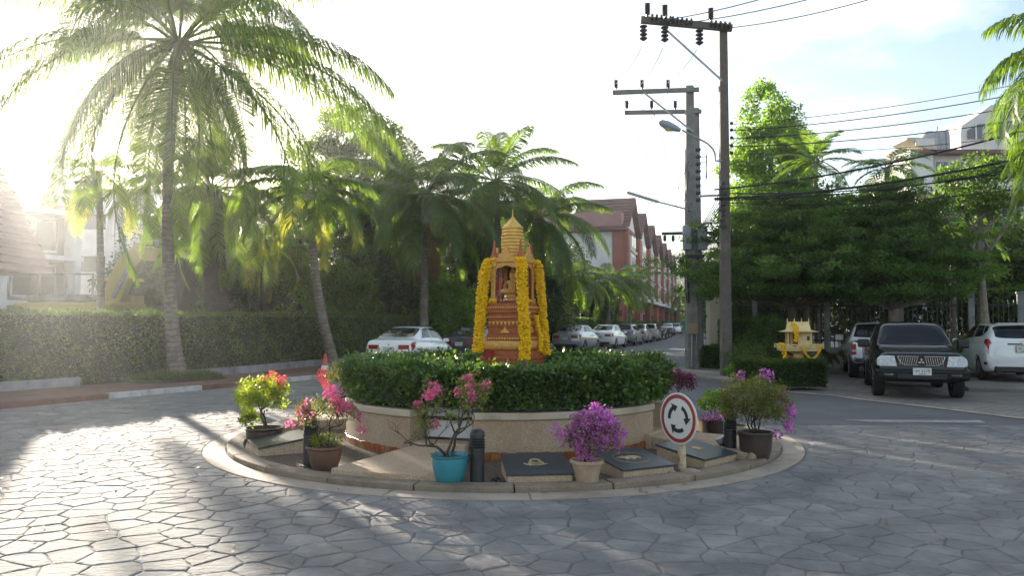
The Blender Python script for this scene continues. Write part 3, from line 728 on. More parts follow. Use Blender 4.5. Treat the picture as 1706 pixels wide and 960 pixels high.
# ================================================================== left side planting
hp = [p for p in offset(WALL, .18) if p.y < 66]
hedge_path('long_hedge', 'long tall clipped green hedge behind the red paved sidewalk', [(p.x, p.y) for p in hp], .95, .1, 1.86, 150000, .088, .05, 'hedge', 3, shoots=.015)
hp2 = [p for p in offset(WALL, .1) if 66 < p.y < 150]
hedge_path('far_hedge', 'dark hedge at the foot of the townhouses behind parked cars', [(p.x, p.y) for p in hp2], .9, .1, 1.7, 9000, .18, .11, 'hedge', 4)
# grass mound where the big palm stands
s = MB(); V = []; F = []
s.lathe([(1.25, .08), (1.1, .15), (.7, .21), (.0, .24)], 22, (-9.05, 20.7, 0), wob=lambda i, a: 1 + .15 * math.sin(3 * a), cap=False)
gm = tag(s.build('grass_mound', MT['soil'], smooth=True), 'small grassy mound at the foot of the tall coconut palm', kind='structure')
rg = np.random.default_rng(5); a = rg.random(5200) * 6.283; r_ = np.sqrt(rg.random(5200)) * 1.25
P = np.column_stack([-9.05 + r_ * np.cos(a), 20.7 + r_ * np.sin(a), .23 - .12 * (r_ / 1.25) ** 2])
gr = leaves('grass', P, .16, .012, MT['grass'], None, 6, out=np.tile((0, 0, 1.0), (5200, 1)), bend=.1); tag(gr, 'short grass on the mound below the tall palm', 'grass')

G_P = 'palms behind the hedge'
palm('coconut_palm', 'tallest coconut palm, slender trunk on the grassy mound by the sidewalk', (-9.0, 20.9, .2), at(298, 70, 21.0), .17, .125, 38, 6.5, mid=(-.28, 0, 0), seed=11, e_hi=80, e_lo=-62, droop=1.15, ll=1.5, lw=.034, nl=170, hang=1.4, bulge=.7)
palm('oil_palm', 'stout palm with a thick dark trunk rising behind the hedge', at(365, 537, 28) - Vector((0, 0, 1.5)), at(351, 310, 28), .44, .38, 26, 4.4, trunk='trunkdark', seed=12, e_hi=70, e_lo=-62, droop=1.2, ll=.75, lw=.055, nl=80, hang=.6)
palm('foxtail_palm', 'slim leaning grey palm in front of the hedge beside the traffic cone', (-6.1, 26.8, .09), at(519, 318, 27.2), .19, .12, 22, 3.2, mid=(-.25, 0, 0), seed=13, e_hi=65, e_lo=-30, droop=1.5, ll=.75, lw=.055, nl=64, hang=.6, yellow=4, bulge=.25)
palm('coconut_palm', 'coconut palm with grey drooping crown behind the parked white sedan', at(706, 537, 34) - Vector((0, 0, 1.5)), at(709, 322, 34), .2, .15, 32, 4.6, seed=14, e_hi=76, e_lo=-62, droop=1.25, ll=1.0, lw=.05, nl=95, hang=.9, dry=2)
palm('coconut_palm', 'taller feathery palm rising behind the shrine spire', at(832, 537, 38) - Vector((0, 0, 1.5)), at(826, 300, 38), .2, .15, 28, 4.8, seed=15, e_hi=80, e_lo=-55, droop=1.2, ll=1.0, lw=.05, nl=95, hang=.75)
palm('coconut_palm', 'bright green palm between the shrine and the townhouses', at(908, 537, 41) - Vector((0, 0, 1.5)), at(900, 362, 41), .2, .15, 28, 4.8, seed=16, e_hi=72, e_lo=-50, droop=1.2, ll=1.0, lw=.05, nl=95, hang=.7)
palm('manila_palm', 'small dark palm with grey trunk behind the silver sedan', at(955, 537, 50) - Vector((0, 0, 1.5)), at(948, 462, 50), .2, .16, 22, 3.6, seed=17, e_hi=60, e_lo=-30, droop=1.5, ll=.7, lw=.055, nl=60, hang=.6, crownshaft=.7)
palm('manila_palm', 'small palm in front of the first townhouse, above the white sedan', at(1012, 537, 58) - Vector((0, 0, 1.5)), at(1015, 470, 58), .2, .15, 22, 3.8, seed=18, e_hi=65, e_lo=-30, droop=1.4, ll=.75, lw=.06, nl=60, hang=.6, crownshaft=.7)
palm('manila_palm', 'small palm against the red townhouse wall, above the grey sedan', at(1048, 537, 64) - Vector((0, 0, 1.5)), at(1050, 468, 64), .2, .15, 22, 3.8, seed=19, e_hi=65, e_lo=-30, droop=1.4, ll=.75, lw=.06, nl=60, hang=.6, crownshaft=.7)
palm('yellow_palm', 'palm with yellow backlit fronds beside the excavator', at(172, 537, 27) - Vector((0, 0, 1.5)), at(165, 285, 27), .15, .1, 13, 2.6, seed=20, e_hi=60, e_lo=-45, droop=1.3, ll=.7, lw=.055, nl=40, hang=.6, m='palmyel')
palm('areca_palm', 'thin dark trunked palm with orange-brown dead fronds behind the hedge', at(500, 537, 33) - Vector((0, 0, 1.5)), at(498, 398, 33), .13, .1, 13, 2.6, seed=21, e_hi=60, e_lo=-70, droop=1.2, ll=.55, lw=.05, nl=36, hang=.6, trunk='trunkdark', dry=3, m='palm')
palm('areca_palm', 'yellow-green palm between the thick trunk and the slim leaning palm', at(440, 537, 31) - Vector((0, 0, 1.5)), at(438, 400, 31), .12, .1, 15, 2.8, seed=22, e_hi=65, e_lo=-50, droop=1.3, ll=.55, lw=.05, nl=36, hang=.5, m='areca', trunk='trunkdark', yellow=4)
palm('coconut_palm', 'palm hidden in the grove left of the shrine', at(600, 537, 40) - Vector((0, 0, 1.5)), at(612, 372, 40), .18, .13, 26, 4.2, seed=23, e_hi=70, e_lo=-50, droop=1.2, ll=.9, lw=.065, nl=70, hang=.75)
palm('coconut_palm', 'palm in the grove just left of the shrine, dark trunk', at(775, 537, 44) - Vector((0, 0, 1.5)), at(772, 372, 44), .18, .14, 26, 4.4, seed=24, e_hi=70, e_lo=-55, droop=1.2, ll=.95, lw=.065, nl=70, hang=.8, dry=2)

G_T = 'trees behind the long hedge'
tree('leafy_tree', 'tall leafy tree in the grove behind the slim leaning palm', at(595, 537, 40) - Vector((0, 0, 1.5)), 5.4, (0, 0, 8.9), (3.3, 3.0, 3.8), 'tree', 190, 190, .68, .19, .09, .2, seed=31, group=G_T)
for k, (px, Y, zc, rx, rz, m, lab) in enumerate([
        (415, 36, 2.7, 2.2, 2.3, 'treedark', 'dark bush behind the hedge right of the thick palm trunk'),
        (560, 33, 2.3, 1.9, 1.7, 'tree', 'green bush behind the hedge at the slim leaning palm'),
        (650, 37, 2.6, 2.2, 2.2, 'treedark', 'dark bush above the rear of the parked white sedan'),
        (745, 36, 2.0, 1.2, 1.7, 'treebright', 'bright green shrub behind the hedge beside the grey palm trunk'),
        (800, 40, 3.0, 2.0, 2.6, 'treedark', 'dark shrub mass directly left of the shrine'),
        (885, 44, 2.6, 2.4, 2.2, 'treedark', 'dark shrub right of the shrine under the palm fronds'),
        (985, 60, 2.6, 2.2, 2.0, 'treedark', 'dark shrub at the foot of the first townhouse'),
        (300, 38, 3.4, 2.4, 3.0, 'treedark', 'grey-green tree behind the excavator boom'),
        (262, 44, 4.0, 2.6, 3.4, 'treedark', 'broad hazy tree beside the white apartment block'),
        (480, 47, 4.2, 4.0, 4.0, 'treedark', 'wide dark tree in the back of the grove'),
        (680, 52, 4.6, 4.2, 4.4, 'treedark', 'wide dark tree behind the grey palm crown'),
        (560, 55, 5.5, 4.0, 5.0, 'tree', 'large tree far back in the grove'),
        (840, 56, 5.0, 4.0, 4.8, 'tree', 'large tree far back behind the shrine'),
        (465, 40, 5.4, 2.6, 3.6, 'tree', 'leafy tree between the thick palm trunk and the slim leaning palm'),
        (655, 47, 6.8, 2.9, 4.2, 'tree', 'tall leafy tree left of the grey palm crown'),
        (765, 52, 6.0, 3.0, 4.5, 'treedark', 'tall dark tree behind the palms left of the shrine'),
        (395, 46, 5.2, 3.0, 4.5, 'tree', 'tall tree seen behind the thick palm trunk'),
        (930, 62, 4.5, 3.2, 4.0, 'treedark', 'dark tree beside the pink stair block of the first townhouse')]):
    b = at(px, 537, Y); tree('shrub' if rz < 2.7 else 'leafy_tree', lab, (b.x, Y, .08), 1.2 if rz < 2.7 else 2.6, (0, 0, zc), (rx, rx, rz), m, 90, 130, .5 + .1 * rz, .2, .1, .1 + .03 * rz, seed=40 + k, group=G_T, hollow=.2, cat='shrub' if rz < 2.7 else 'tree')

# ================================================================== right side planting
b = at(1288, 537, 38)
tree('columnar_tree', 'tall dense bright green tree rising right of the front utility pole', (b.x, 38, 0), 6, (0, 0, 8.2), (2.2, 2.2, 5.1), 'treebright', 300, 150, .55, .2, .1, .25, seed=61, shape=lambda p, r: p[2] < .2 or (p[0] ** 2 + p[1] ** 2) ** .5 < 1.05 - .75 * (p[2] - .2) , hollow=.45)
def layered(name, label, base, H, Rm, nl, seed, z0=2.0, m='layered', trunk='barkpale', r0=.16):
    rng = np.random.default_rng(seed); root = empty(name, base); tag(root, label, 'tree', None)
    s = MB(); s.tube(curve_pts((0, 0, -.1), (0, 0, H), (rng.uniform(-.1, .1), 0, 0), 8), [r0 * (1.2 - 1.05 * i / 8) for i in range(9)], 9); s.build('trunk', MT[trunk], root, smooth=True)
    s = MB(); PS = []; 
    for k in range(nl):
        t = k / (nl - 1); z = z0 + (H - z0) * t ** .95; rr = Rm * (1.02 - .8 * t ** 1.6) * rng.uniform(.85, 1.12)
        nb = 8 - int(3 * t); a0 = rng.uniform(0, 6.28)
        for j in range(nb):
            a = a0 + 6.283 * j / nb + rng.uniform(-.25, .25); l = rr * rng.uniform(.75, 1.12)
            e = Vector((math.cos(a) * l, math.sin(a) * l, z + l * .10)); pts = limb(s, (0, 0, z - l * .12), e, .045 * (1.3 - t), .012, rng, .04)
            c = max(6, int(10 * l))
            for q in range(c):
                f = .18 + .85 * (q + rng.random()) / c; w = l * .34 * (1.15 - .5 * f)
                p = pts[0].lerp(e, min(f, 1.02)); PS.append((p.x + rng.normal() * w, p.y + rng.normal() * w, z + l * .1 * f + rng.normal() * .07 + .05))
    s.build('limbs', MT[trunk], root, smooth=True)
    C = np.array(PS); P, D = clumps(C, rng.uniform(.6, 1.2, len(C)) * .34, 62, rng, .35, .2)
    leaves('crown', P, .105, .058, MT[m], root, seed + 9, out=D * .4, up=.25)
    return root
b = at(1322, 537, 24.5); layered('layered_tree', 'broad tiered tree with flat branch layers behind the small cream spirit house', (b.x, 24.5, 0), 5.9, 3.0, 10, 71, trunk='bark', z0=2.4)
b = at(1485, 537, 23.6); layered('layered_tree', 'tiered tree with a pale trunk behind the white pickup', (b.x, 23.6, 0), 5.7, 2.7, 9, 72, z0=2.3)
b = at(1352, 537, 27); layered('layered_tree', 'second tiered tree with thin pale trunk near the fence', (b.x, 27.4, 0), 6.1, 2.6, 9, 73, z0=2.9, r0=.12)
b = at(1650, 537, 22.5)
tree('umbrella_tree', 'tree with bare pale trunk and open flat crown behind the white hatchback', (b.x, 22.5, 0), 4.0, (-.1, 0, 5.6), (1.7, 1.7, .75), 'layered', 60, 120, .42, .12, .065, .13, trunk='barkpale', seed=75, flat=.45, hollow=.1, lean=(-.25, 0))
G_R = 'dark trees behind the iron fence'
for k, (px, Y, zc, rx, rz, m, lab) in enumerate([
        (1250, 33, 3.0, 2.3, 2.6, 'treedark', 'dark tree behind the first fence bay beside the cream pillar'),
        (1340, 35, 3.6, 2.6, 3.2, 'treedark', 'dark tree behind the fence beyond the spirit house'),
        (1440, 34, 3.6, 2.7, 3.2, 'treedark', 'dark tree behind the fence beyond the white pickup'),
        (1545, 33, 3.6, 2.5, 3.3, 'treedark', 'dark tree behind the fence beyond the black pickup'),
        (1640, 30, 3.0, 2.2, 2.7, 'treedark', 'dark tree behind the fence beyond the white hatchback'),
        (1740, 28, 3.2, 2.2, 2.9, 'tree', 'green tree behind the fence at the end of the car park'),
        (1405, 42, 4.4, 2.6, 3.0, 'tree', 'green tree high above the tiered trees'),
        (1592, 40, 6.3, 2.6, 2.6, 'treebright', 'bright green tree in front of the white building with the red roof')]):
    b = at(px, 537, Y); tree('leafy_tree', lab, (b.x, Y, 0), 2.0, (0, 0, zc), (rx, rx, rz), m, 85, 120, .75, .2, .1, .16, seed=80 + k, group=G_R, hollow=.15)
palm('areca_palm', 'palm with spiky upright fronds against the sky right of the tall tree', (at(1362, 537, 33).x, 33, 0), at(1358, 268, 33), .13, .1, 15, 2.0, seed=91, e_hi=85, e_lo=-35, droop=.9, ll=.62, lw=.06, nl=32, hang=.3, m='areca', stiff=.9)
palm('areca_palm', 'low arching palm left of the white building with the red roof', (at(1475, 537, 34).x, 34, 0), at(1478, 278, 34), .13, .1, 14, 2.3, seed=92, e_hi=60, e_lo=-20, droop=1.2, ll=.6, lw=.06, nl=34, hang=.3, m='areca')
palm('areca_palm', 'bright green palm among the dark trees above the hatchback', (at(1585, 537, 27).x, 27, 0), at(1588, 398, 27), .12, .1, 13, 2.0, seed=93, e_hi=70, e_lo=-10, droop=1.2, ll=.6, lw=.065, nl=32, hang=.3, m='areca')
b = at(1800, 537, 15.0)
palm('weeping_palm', 'palm with long bright hanging fronds at the car park edge', (b.x, 15.0, 0), at(1822, 100, 15.0), .2, .15, 44, 2.5, seed=94, e_hi=75, e_lo=-55, droop=1.7, ll=.75, lw=.035, nl=60, hang=1.1, m='areca', yellow=3)
palm('weeping_palm', 'lower palm with yellow-green hanging fronds at the car park edge', (b.x + .3, 16.4, 0), at(1812, 258, 16.4), .16, .12, 36, 2.1, seed=95, e_hi=75, e_lo=-55, droop=1.7, ll=.7, lw=.035, nl=56, hang=1.0, m='areca', yellow=4)

# heliconia clumps along the fence
def ginger(label, base, n, h, spread, seed):
    rng = np.random.default_rng(seed); root = empty('ginger_plant', base); tag(root, label, 'plant', 'broad leaved plants along the fence')
    for i in range(n):
        a = rng.uniform(0, 6.28); r_ = spread * math.sqrt(rng.random()); p0 = np.array((r_ * math.cos(a), r_ * .6 * math.sin(a), 0)); hh = h * rng.uniform(.55, 1.1)
        lean = rng.uniform(.1, .6); az = rng.uniform(0, 6.28); dv = np.array((math.cos(az) * lean, math.sin(az) * lean, 1.0)); sv = np.cross(dv, rng.normal(size=3)); sv /= np.linalg.norm(sv)
        V = []; F = []; w = .075 * rng.uniform(.8, 1.3); N = 7
        for q in range(N + 1):
            t = q / N; p = p0 + dv * hh * t + np.array((math.cos(az), math.sin(az), 0)) * .35 * hh * t * t - np.array((0, 0, .25 * hh * t ** 3))
            ww = w * (.12 if t < .38 else math.sin(math.pi * min(1, (t - .3) / .72)) ** .7 + .05)
            V += [tuple(p - sv * ww), tuple(p + sv * ww)]
            if q: F.append((2 * q - 2, 2 * q - 1, 2 * q + 1, 2 * q))
        link('leaf', np_mesh('leaf', V, F), MT['helic'], root)
    return root
for k, (px, Y, n, h, lab) in enumerate([(1395, 24.2, 17, 1.35, 'leafy ginger clump right of the spirit house'), (1530, 22.2, 20, 1.6, 'tall ginger clump behind the black pickup'),
        (1585, 22.6, 20, 1.6, 'ginger clump with pale leaves between the black pickup and the hatchback'), (1640, 23.6, 16, 1.5, 'ginger clump above the roof of the hatchback'), (1695, 22.8, 16, 1.45, 'ginger clump at the far side of the hatchback'), (1440, 25.0, 14, 1.4, 'ginger clump beside the white pickup')]):
    b = at(px, 537, Y); ginger(lab, (b.x, Y, .0), n, h, .75, 100 + k)

# clipped hedges round the spirit house
q = [gp(1222, 640, .1), gp(1290, 646, .1), gp(1378, 645, .1)]
hedge_path('low_hedge', 'low clipped hedge in front of the cream spirit house', [(p.x, p.y) for p in q], .85, .1, .70, 16000, .055, .03, 'hedge', 111)
q = [at(1166, 600, 26), at(1203, 600, 25.0)]
hedge_path('box_hedge', 'small box hedge between the two utility poles', [(p.x, p.y) for p in q], .8, .1, .85, 5000, .06, .035, 'hedge', 112)
q = [at(1196, 600, 26.5), at(1262, 600, 25.6)]
hedge_path('tall_box_hedge', 'taller squared hedge behind the front utility pole', [(p.x, p.y) for p in q], 1.0, .1, 1.72, 9000, .06, .035, 'hedge', 113)
b = at(1284, 537, 23.2)
tree('round_shrub', 'dark rounded clipped shrub left of the spirit house', (b.x, 23.2, 0), .5, (0, 0, .95), (.95, .85, .85), 'hedge', 120, 70, .22, .07, .04, .06, seed=114, hollow=.5, cat='shrub')
b = at(1262, 537, 21.5)
tree('round_shrub', 'smaller loose shrub at the foot of the front utility pole', (b.x, 21.5, 0), .3, (0, 0, .6), (.85, .6, .5), 'hedge', 80, 60, .2, .07, .04, .05, seed=115, hollow=.4, cat='shrub')
b = at(1232, 537, 20.3)
tree('round_shrub', 'bright green little shrub at the left end of the low hedge', (b.x, 20.3, 0), .15, (0, 0, .35), (.3, .3, .28), 'treebright', 26, 40, .12, .06, .035, .03, seed=116, hollow=.2, cat='shrub')

# end of the street
G_E = 'trees at the end of the street'
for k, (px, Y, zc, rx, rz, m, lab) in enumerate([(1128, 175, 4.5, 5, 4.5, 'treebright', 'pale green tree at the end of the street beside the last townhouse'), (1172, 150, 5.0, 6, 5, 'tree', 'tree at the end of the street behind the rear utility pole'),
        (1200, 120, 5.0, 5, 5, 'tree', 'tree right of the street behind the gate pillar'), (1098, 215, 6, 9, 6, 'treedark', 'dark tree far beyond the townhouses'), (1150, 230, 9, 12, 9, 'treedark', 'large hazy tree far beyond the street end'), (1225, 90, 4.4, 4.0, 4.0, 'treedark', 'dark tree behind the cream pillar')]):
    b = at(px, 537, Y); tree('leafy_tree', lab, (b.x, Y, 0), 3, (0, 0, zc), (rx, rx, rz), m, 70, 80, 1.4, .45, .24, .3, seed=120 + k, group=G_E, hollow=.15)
palm('date_palm', 'yellowish palm at the end of the street', (at(1131, 537, 120).x, 120, 0), at(1131, 494, 120), .3, .25, 14, 4.0, seed=130, e_hi=70, e_lo=-40, droop=1.1, ll=.8, lw=.12, nl=26, hang=.4, m='palmyel')
# ================================================================== the traffic island
def pol(r, deg, z=0.0):
    a = R(deg); return Vector((C0[0] + r * math.sin(a), C0[1] - r * math.cos(a), z))
isl = empty('traffic_island', (C0[0], C0[1], 0)); tag(isl, 'round traffic island with a flat tan concrete band and low kerb', kind='structure')
def child(o, root):
    o.parent = root; o.matrix_parent_inverse = Matrix.Translation(-Vector(root.location)) if abs(root.rotation_euler.z) < 1e-9 else root.matrix_basis.inverted(); return o
for k in range(18):
    a0, a1 = R(k * 20 + 4), R(k * 20 + 24 - .12)
    s = MB(); s.arc(C0, 3.715, 3.98, a0, a1, .001, .017 + random.uniform(-.001, .001), 8); child(s.build('concrete_band', MT['ringcon'], bev=.004), isl)
for k in range(24):
    a0, a1 = R(k * 15 + 2), R(k * 15 + 17 - .2)
    s = MB(); s.arc(C0, 3.5, 3.705, a0, a1, .0, .075 + random.uniform(-.004, .004), 7); child(s.build('kerb_stone', MT['kerbtan'], bev=.013, segs=2), isl)
MT['bed'] = mat('stony_bed', (.2, .15, .1), .95, (.1, .075, .05), 5, bump=.7, bscale=40, speck=(.07, .055, .04), sscale=40)
s = MB(); s.arc(C0, 0.0001, 3.495, 0, 2 * math.pi, .0, .045, 64); child(s.build('bed', MT['bed']), isl)

SLOT0 = -19.5
pl = empty('planter', (C0[0], C0[1], .04)); tag(pl, 'curved pebble washed planter wall with smooth coping on the island', 'planter')
for k in range(4):
    a0, a1 = R(SLOT0 + 90 * k + 10.5), R(SLOT0 + 90 * k + 79.5)
    s = MB(); s.arc(C0, 1.98, 2.2, a0, a1, .03, .50, 30); w_ = child(s.build('wall', MT['pebble'], smooth=True, bev=.008), pl)
    s = MB(); s.arc(C0, 1.96, 2.222, a0 - .006, a1 + .006, .502, .585, 30); child(s.build('coping', MT['coping'], smooth=True, bev=.012, segs=2), pl)
    # radial side walls of the opening
    for a, sg in ((a0, 1), (a1, -1)):
        p0, p1 = pol(1.975, math.degrees(a) + sg * 2.2, .29), pol(1.45, math.degrees(a) + sg * 2.2, .29)
        s = MB(); s.bar(p0, p1, .13, .5); child(s.build('side_wall', MT['pebble'], bev=.008), pl)
    pc = pol(1.9, math.degrees(a0) - 10.5, .43); s = MB(); s.box(pc, (.6, .05, .36), rz=a0 - R(10.5)); child(s.build('white_panel', MT['whitecon'], bev=.006), pl)
    n = 27
    for i in range(n):                                          # glazed tiles at the foot
        b0 = a0 + (a1 - a0) * i / n; b1 = a0 + (a1 - a0) * (i + .93) / n
        s = MB(); s.arc(C0, 2.202, 2.214 + random.uniform(0, .003), b0, b1, .04, .14 + random.uniform(-.008, .008), 2); child(s.build('tile', MT['orange_tile'], bev=.003), pl)

# inner raised bed for the hedge
s = MB(); s.arc(C0, .95, 1.97, 0, 2 * math.pi, .46, .5, 48); child(s.build('hedge_soil', MT['potsoil']), pl)
ringp = []
for i in range(73):
    a = R(-i * 5 - 170); ringp.append((C0[0] + 2.22 * math.sin(-a), C0[1] - 2.22 * math.cos(-a)))
hedge_path('planter_hedge', 'dense glossy clipped round hedge overflowing the planter on the island', ringp, .8, .63, 1.07, 62000, .064, .04, 'hedgegloss', 201, bump=.06, ends=False, shoots=.07)

# slabs leading to the openings
G_S = 'flared pebble slabs at the planter openings'
for k, (da, lab) in enumerate(((0, 'flared pebble slab on the bed beside the teal pot'), (-9, 'pebble slab on the bed behind the roundabout sign'), (0, 'pebble slab on the far side of the island'), (0, 'flat pebble slab between planter and kerb behind the pink flowered pot'))):
    a = SLOT0 + 90 * k + da; e = pol(1, a) - pol(0, a); p_ = Vector((-e.y, e.x, 0)); c = pol(0, a)
    poly = [c + e * 2.23 - p_ * .30, c + e * 3.49 - p_ * .62, c + e * 3.55, c + e * 3.42 + p_ * .74, c + e * 2.23 + p_ * .34]
    s = MB(); s.prism([(q.x, q.y) for q in poly], .03, [.2, .13, .13, .13, .2]); o = s.build('stone_slab', MT['pebble'], bev=.012, segs=2); tag(o, lab, 'slab', G_S)
    s = MB(); q = c + e * 2.1; s.box((q.x, q.y, .13), (.66, .3, .2), rz=R(a)); o = s.build('stone_step', MT['pebble'], bev=.012, segs=2)
    tag(o, ['pebble step in the planter opening behind the teal pot', 'pebble step in the planter opening behind the roundabout sign', 'pebble step in the rear planter opening', 'pebble step in the left planter opening'][k], 'step', 'steps in the planter openings')

# zodiac plaques on slanted boxes
def plaque(deg, label, motif, r=3.14, w=.64, d=.62, twist=0):
    a = R(deg); root = empty('plaque_box', pol(r, deg, .04)); root.rotation_euler = (0, 0, a + R(twist)); tag(root, label, 'plaque', 'slanted plaque boxes round the island')
    s = MB(); h = [(-w / 2, -d / 2), (w / 2, -d / 2), (w / 2, d / 2), (-w / 2, d / 2)]
    zf, zb = .085, .175
    s.prism(h, 0, [zf, zf, zb, zb]); s.build('box', MT['pebble'], root, bev=.006)
    s = MB(); g_ = .012; h2 = [(-w / 2 - g_, -d / 2 - g_), (w / 2 + g_, -d / 2 - g_), (w / 2 + g_, d / 2 + g_), (-w / 2 - g_, d / 2 + g_)]
    top = s.prism(h2, [zf + .001, zf + .001, zb + .005, zb + .005], [zf + .022, zf + .022, zb + .026, zb + .026]); t = s.build('granite_top', MT['granite'], root, bev=.003)
    sl = (zb - zf + .004) / (d + 2 * g_)
    def zz(y): return zf + .0225 + (y + d / 2 + g_) * sl
    m = MB()
    def shape(poly, th=.003):
        n = len(poly); m.add([(x, y, zz(y)) for x, y in poly] + [(x, y, zz(y) + th) for x, y in poly], [tuple(range(n, 2 * n))] + [(i, (i + 1) % n, (i + 1) % n + n, i + n) for i in range(n)])
    def stroke(P, wds):
        for i in range(len(P) - 1):
            (x0, y0), (x1, y1) = P[i], P[i + 1]; L_ = math.hypot(x1 - x0, y1 - y0) + 1e-6; nx, ny = -(y1 - y0) / L_, (x1 - x0) / L_; w0, w1 = wds[i], wds[i + 1]
            shape([(x0 - nx * w0, y0 - ny * w0), (x1 - nx * w1, y1 - ny * w1), (x1 + nx * w1, y1 + ny * w1), (x0 + nx * w0, y0 + ny * w0)])
    def ell(cx, cy_, rx, ry, w_, a0=0, a1=6.283, n=22): stroke([(cx + rx * math.cos(a0 + (a1 - a0) * i / n), cy_ + ry * math.sin(a0 + (a1 - a0) * i / n)) for i in range(n + 1)], [w_] * (n + 1))
    if motif == 'snake':
        ell(0, .045, .05, .055, .014); ell(.0, -.01, .07, .05, .013, 2.6, 6.9)
        stroke([(-.12, .0), (-.115, -.035), (-.08, -.06), (0, -.065), (.07, -.05), (.12, -.03)], [.006, .012, .016, .017, .015, .005]); stroke([(-.04, .1), (0, .115), (.045, .1)], [.012, .018, .01]); ell(.03, -.02, .02, .025, .01)
    elif motif == 'beast':
        shape([(-.08, .0), (-.05, .045), (0, .055), (.06, .05), (.1, .02), (.11, -.03), (.085, -.055), (.075, -.03), (.03, -.03), (.025, -.06), (-.005, -.06), (-.01, -.025), (-.05, -.03), (-.06, -.055), (-.08, -.045)])
        stroke([(-.07, .02), (-.11, .035), (-.135, .02), (-.15, .045)], [.03, .022, .012, .006]); stroke([(-.08, .045), (-.06, .075)], [.012, .004]); ell(0, 0, .2, .17, .002, n=40)
    elif motif == 'rosette':
        for i in range(16):
            b = 6.283 * i / 16; shape([(.035 * math.cos(b - .15), .04 * math.sin(b - .15)), (.1 * math.cos(b), .105 * math.sin(b)), (.035 * math.cos(b + .15), .04 * math.sin(b + .15))])
        shape([(.05 * math.cos(6.283 * i / 14), .052 * math.sin(6.283 * i / 14)) for i in range(14)], .005)
    if m.v: m.build('gold_motif', MT['goldpale'], t)
    return root
plaque(6.2, 'black plaque with a pale coiled snake, between bollard light and terracotta pot', 'snake', 3.16)
plaque(25.5, 'black plaque with a pale walking beast in a thin circle, beside the terracotta pot', 'beast', 3.14, twist=2)
plaque(44.5, 'black plaque with a pale rosette, between the sign post and the spot lamp', 'rosette', 3.12, w=.66)
plaque(97, 'grey backed plaque box behind the large dry potted bush', 'plain', 3.1)
plaque(-62, 'dark plaque beside the lime green potted plant, in its shadow', 'plain', 3.12, w=.7)
plaque(-86, 'plaque box on the kerb behind the lime green potted plant', 'plain', 3.12)
plaque(135, 'plaque box on the far right side of the island', 'plain', 3.1)
plaque(-128, 'plaque box on the far left side of the island', 'plain', 3.1)

# ------------------------------------------------------------------ potted plants
def pot(root, prof, m, n=36, wob=None, soil=.9, inner=None):
    s = MB(); top = prof[-1]; p2 = prof + [(top[0] - .018, top[1]), (top[0] - .03, top[1] - .05)]
    s.lathe(p2, n, wob=wob, cap=True); s.build('pot', MT[m], root, smooth=True)
    s = MB(); s.lathe([(.001, top[1] - .035), (top[0] - .028, top[1] - .04)], n, cap=False); s.build('soil', MT['potsoil'], root)
def bonsai(root, z0, trunks, reach, rng, m='stem', r0=.014, forks=4, spread=.33, height=.6):
    """twisting woody stems; returns branch tips"""
    tips = []; s = MB(); 
    def grow(p, d, L_, r_, lev):
        pts = [p]; 
        for i in range(5):
            d = (d + Vector((rng.normal() * .28, rng.normal() * .28, rng.normal() * .15 + .08))).normalized(); pts.append(pts[-1] + d * L_ / 5)
        s.tube(pts, [r_ * (1 - .45 * i / 5) for i in range(6)], 5)
        if lev == 0: tips.append(pts[-1]); tips.append(pts[3]); return
        for k in range(2 if rng.random() < .55 else 3):
            a = rng.uniform(0, 6.28); side = Vector((math.cos(a), math.sin(a), rng.uniform(-.1, .7)))
            grow(pts[-1] if k else pts[4], (d * .75 + side * .75).normalized(), L_ * rng.uniform(.62, .85), r_ * .58, lev - 1)
    for k in range(trunks):
        a = rng.uniform(0, 6.28); grow(Vector((.02 * math.cos(a), .02 * math.sin(a), z0)), Vector((math.cos(a) * .35, math.sin(a) * .35, 1)).normalized(), height * .42, r0, forks)
    s.build('stems', MT[m], root, smooth=True)
    return np.array([tuple(t) for t in tips])
def petals(root, C, m, per, rad, L, W, seed):
    rng = np.random.default_rng(seed); P, D = clumps(C, rad, per, rng, 1.0, .3); leaves('flowers', P, L, W, MT[m], root, seed + 1, out=D)
def foliage(root, C, m, per, rad, L, W, seed, up=0.1, name='leaves', flat=.9):
    rng = np.random.default_rng(seed); P, D = clumps(C, rad, per, rng, flat, .2); leaves(name, P, L, W, MT[m], root, seed + 1, out=D * .6, up=up)
def dome_pts(n, c, r3, rng, low=-.5, shell=.6):
    out = []
    while len(out) < n:
        p = rng.normal(size=3); p /= np.linalg.norm(p)
        if p[2] < low: continue
        out.append(np.array(c) + p * np.array(r3) * (shell + (1 - shell) * rng.random() ** .5))
    return np.array(out)
def plant_root(label, px, py, z=.045, cat='potted plant'):
    p = gp(px, py, z); r_ = empty('potted_plant', p); tag(r_, label, cat, 'potted plants on the island'); return r_
PROF = lambda rb, rt, h: [(rb * .97, 0), (rb, .01), (rb + (rt - rb) * .55, h * .45), (rt * .97, h * .86), (rt * 1.06, h * .9), (rt * 1.08, h * .96), (rt * 1.06, h)]

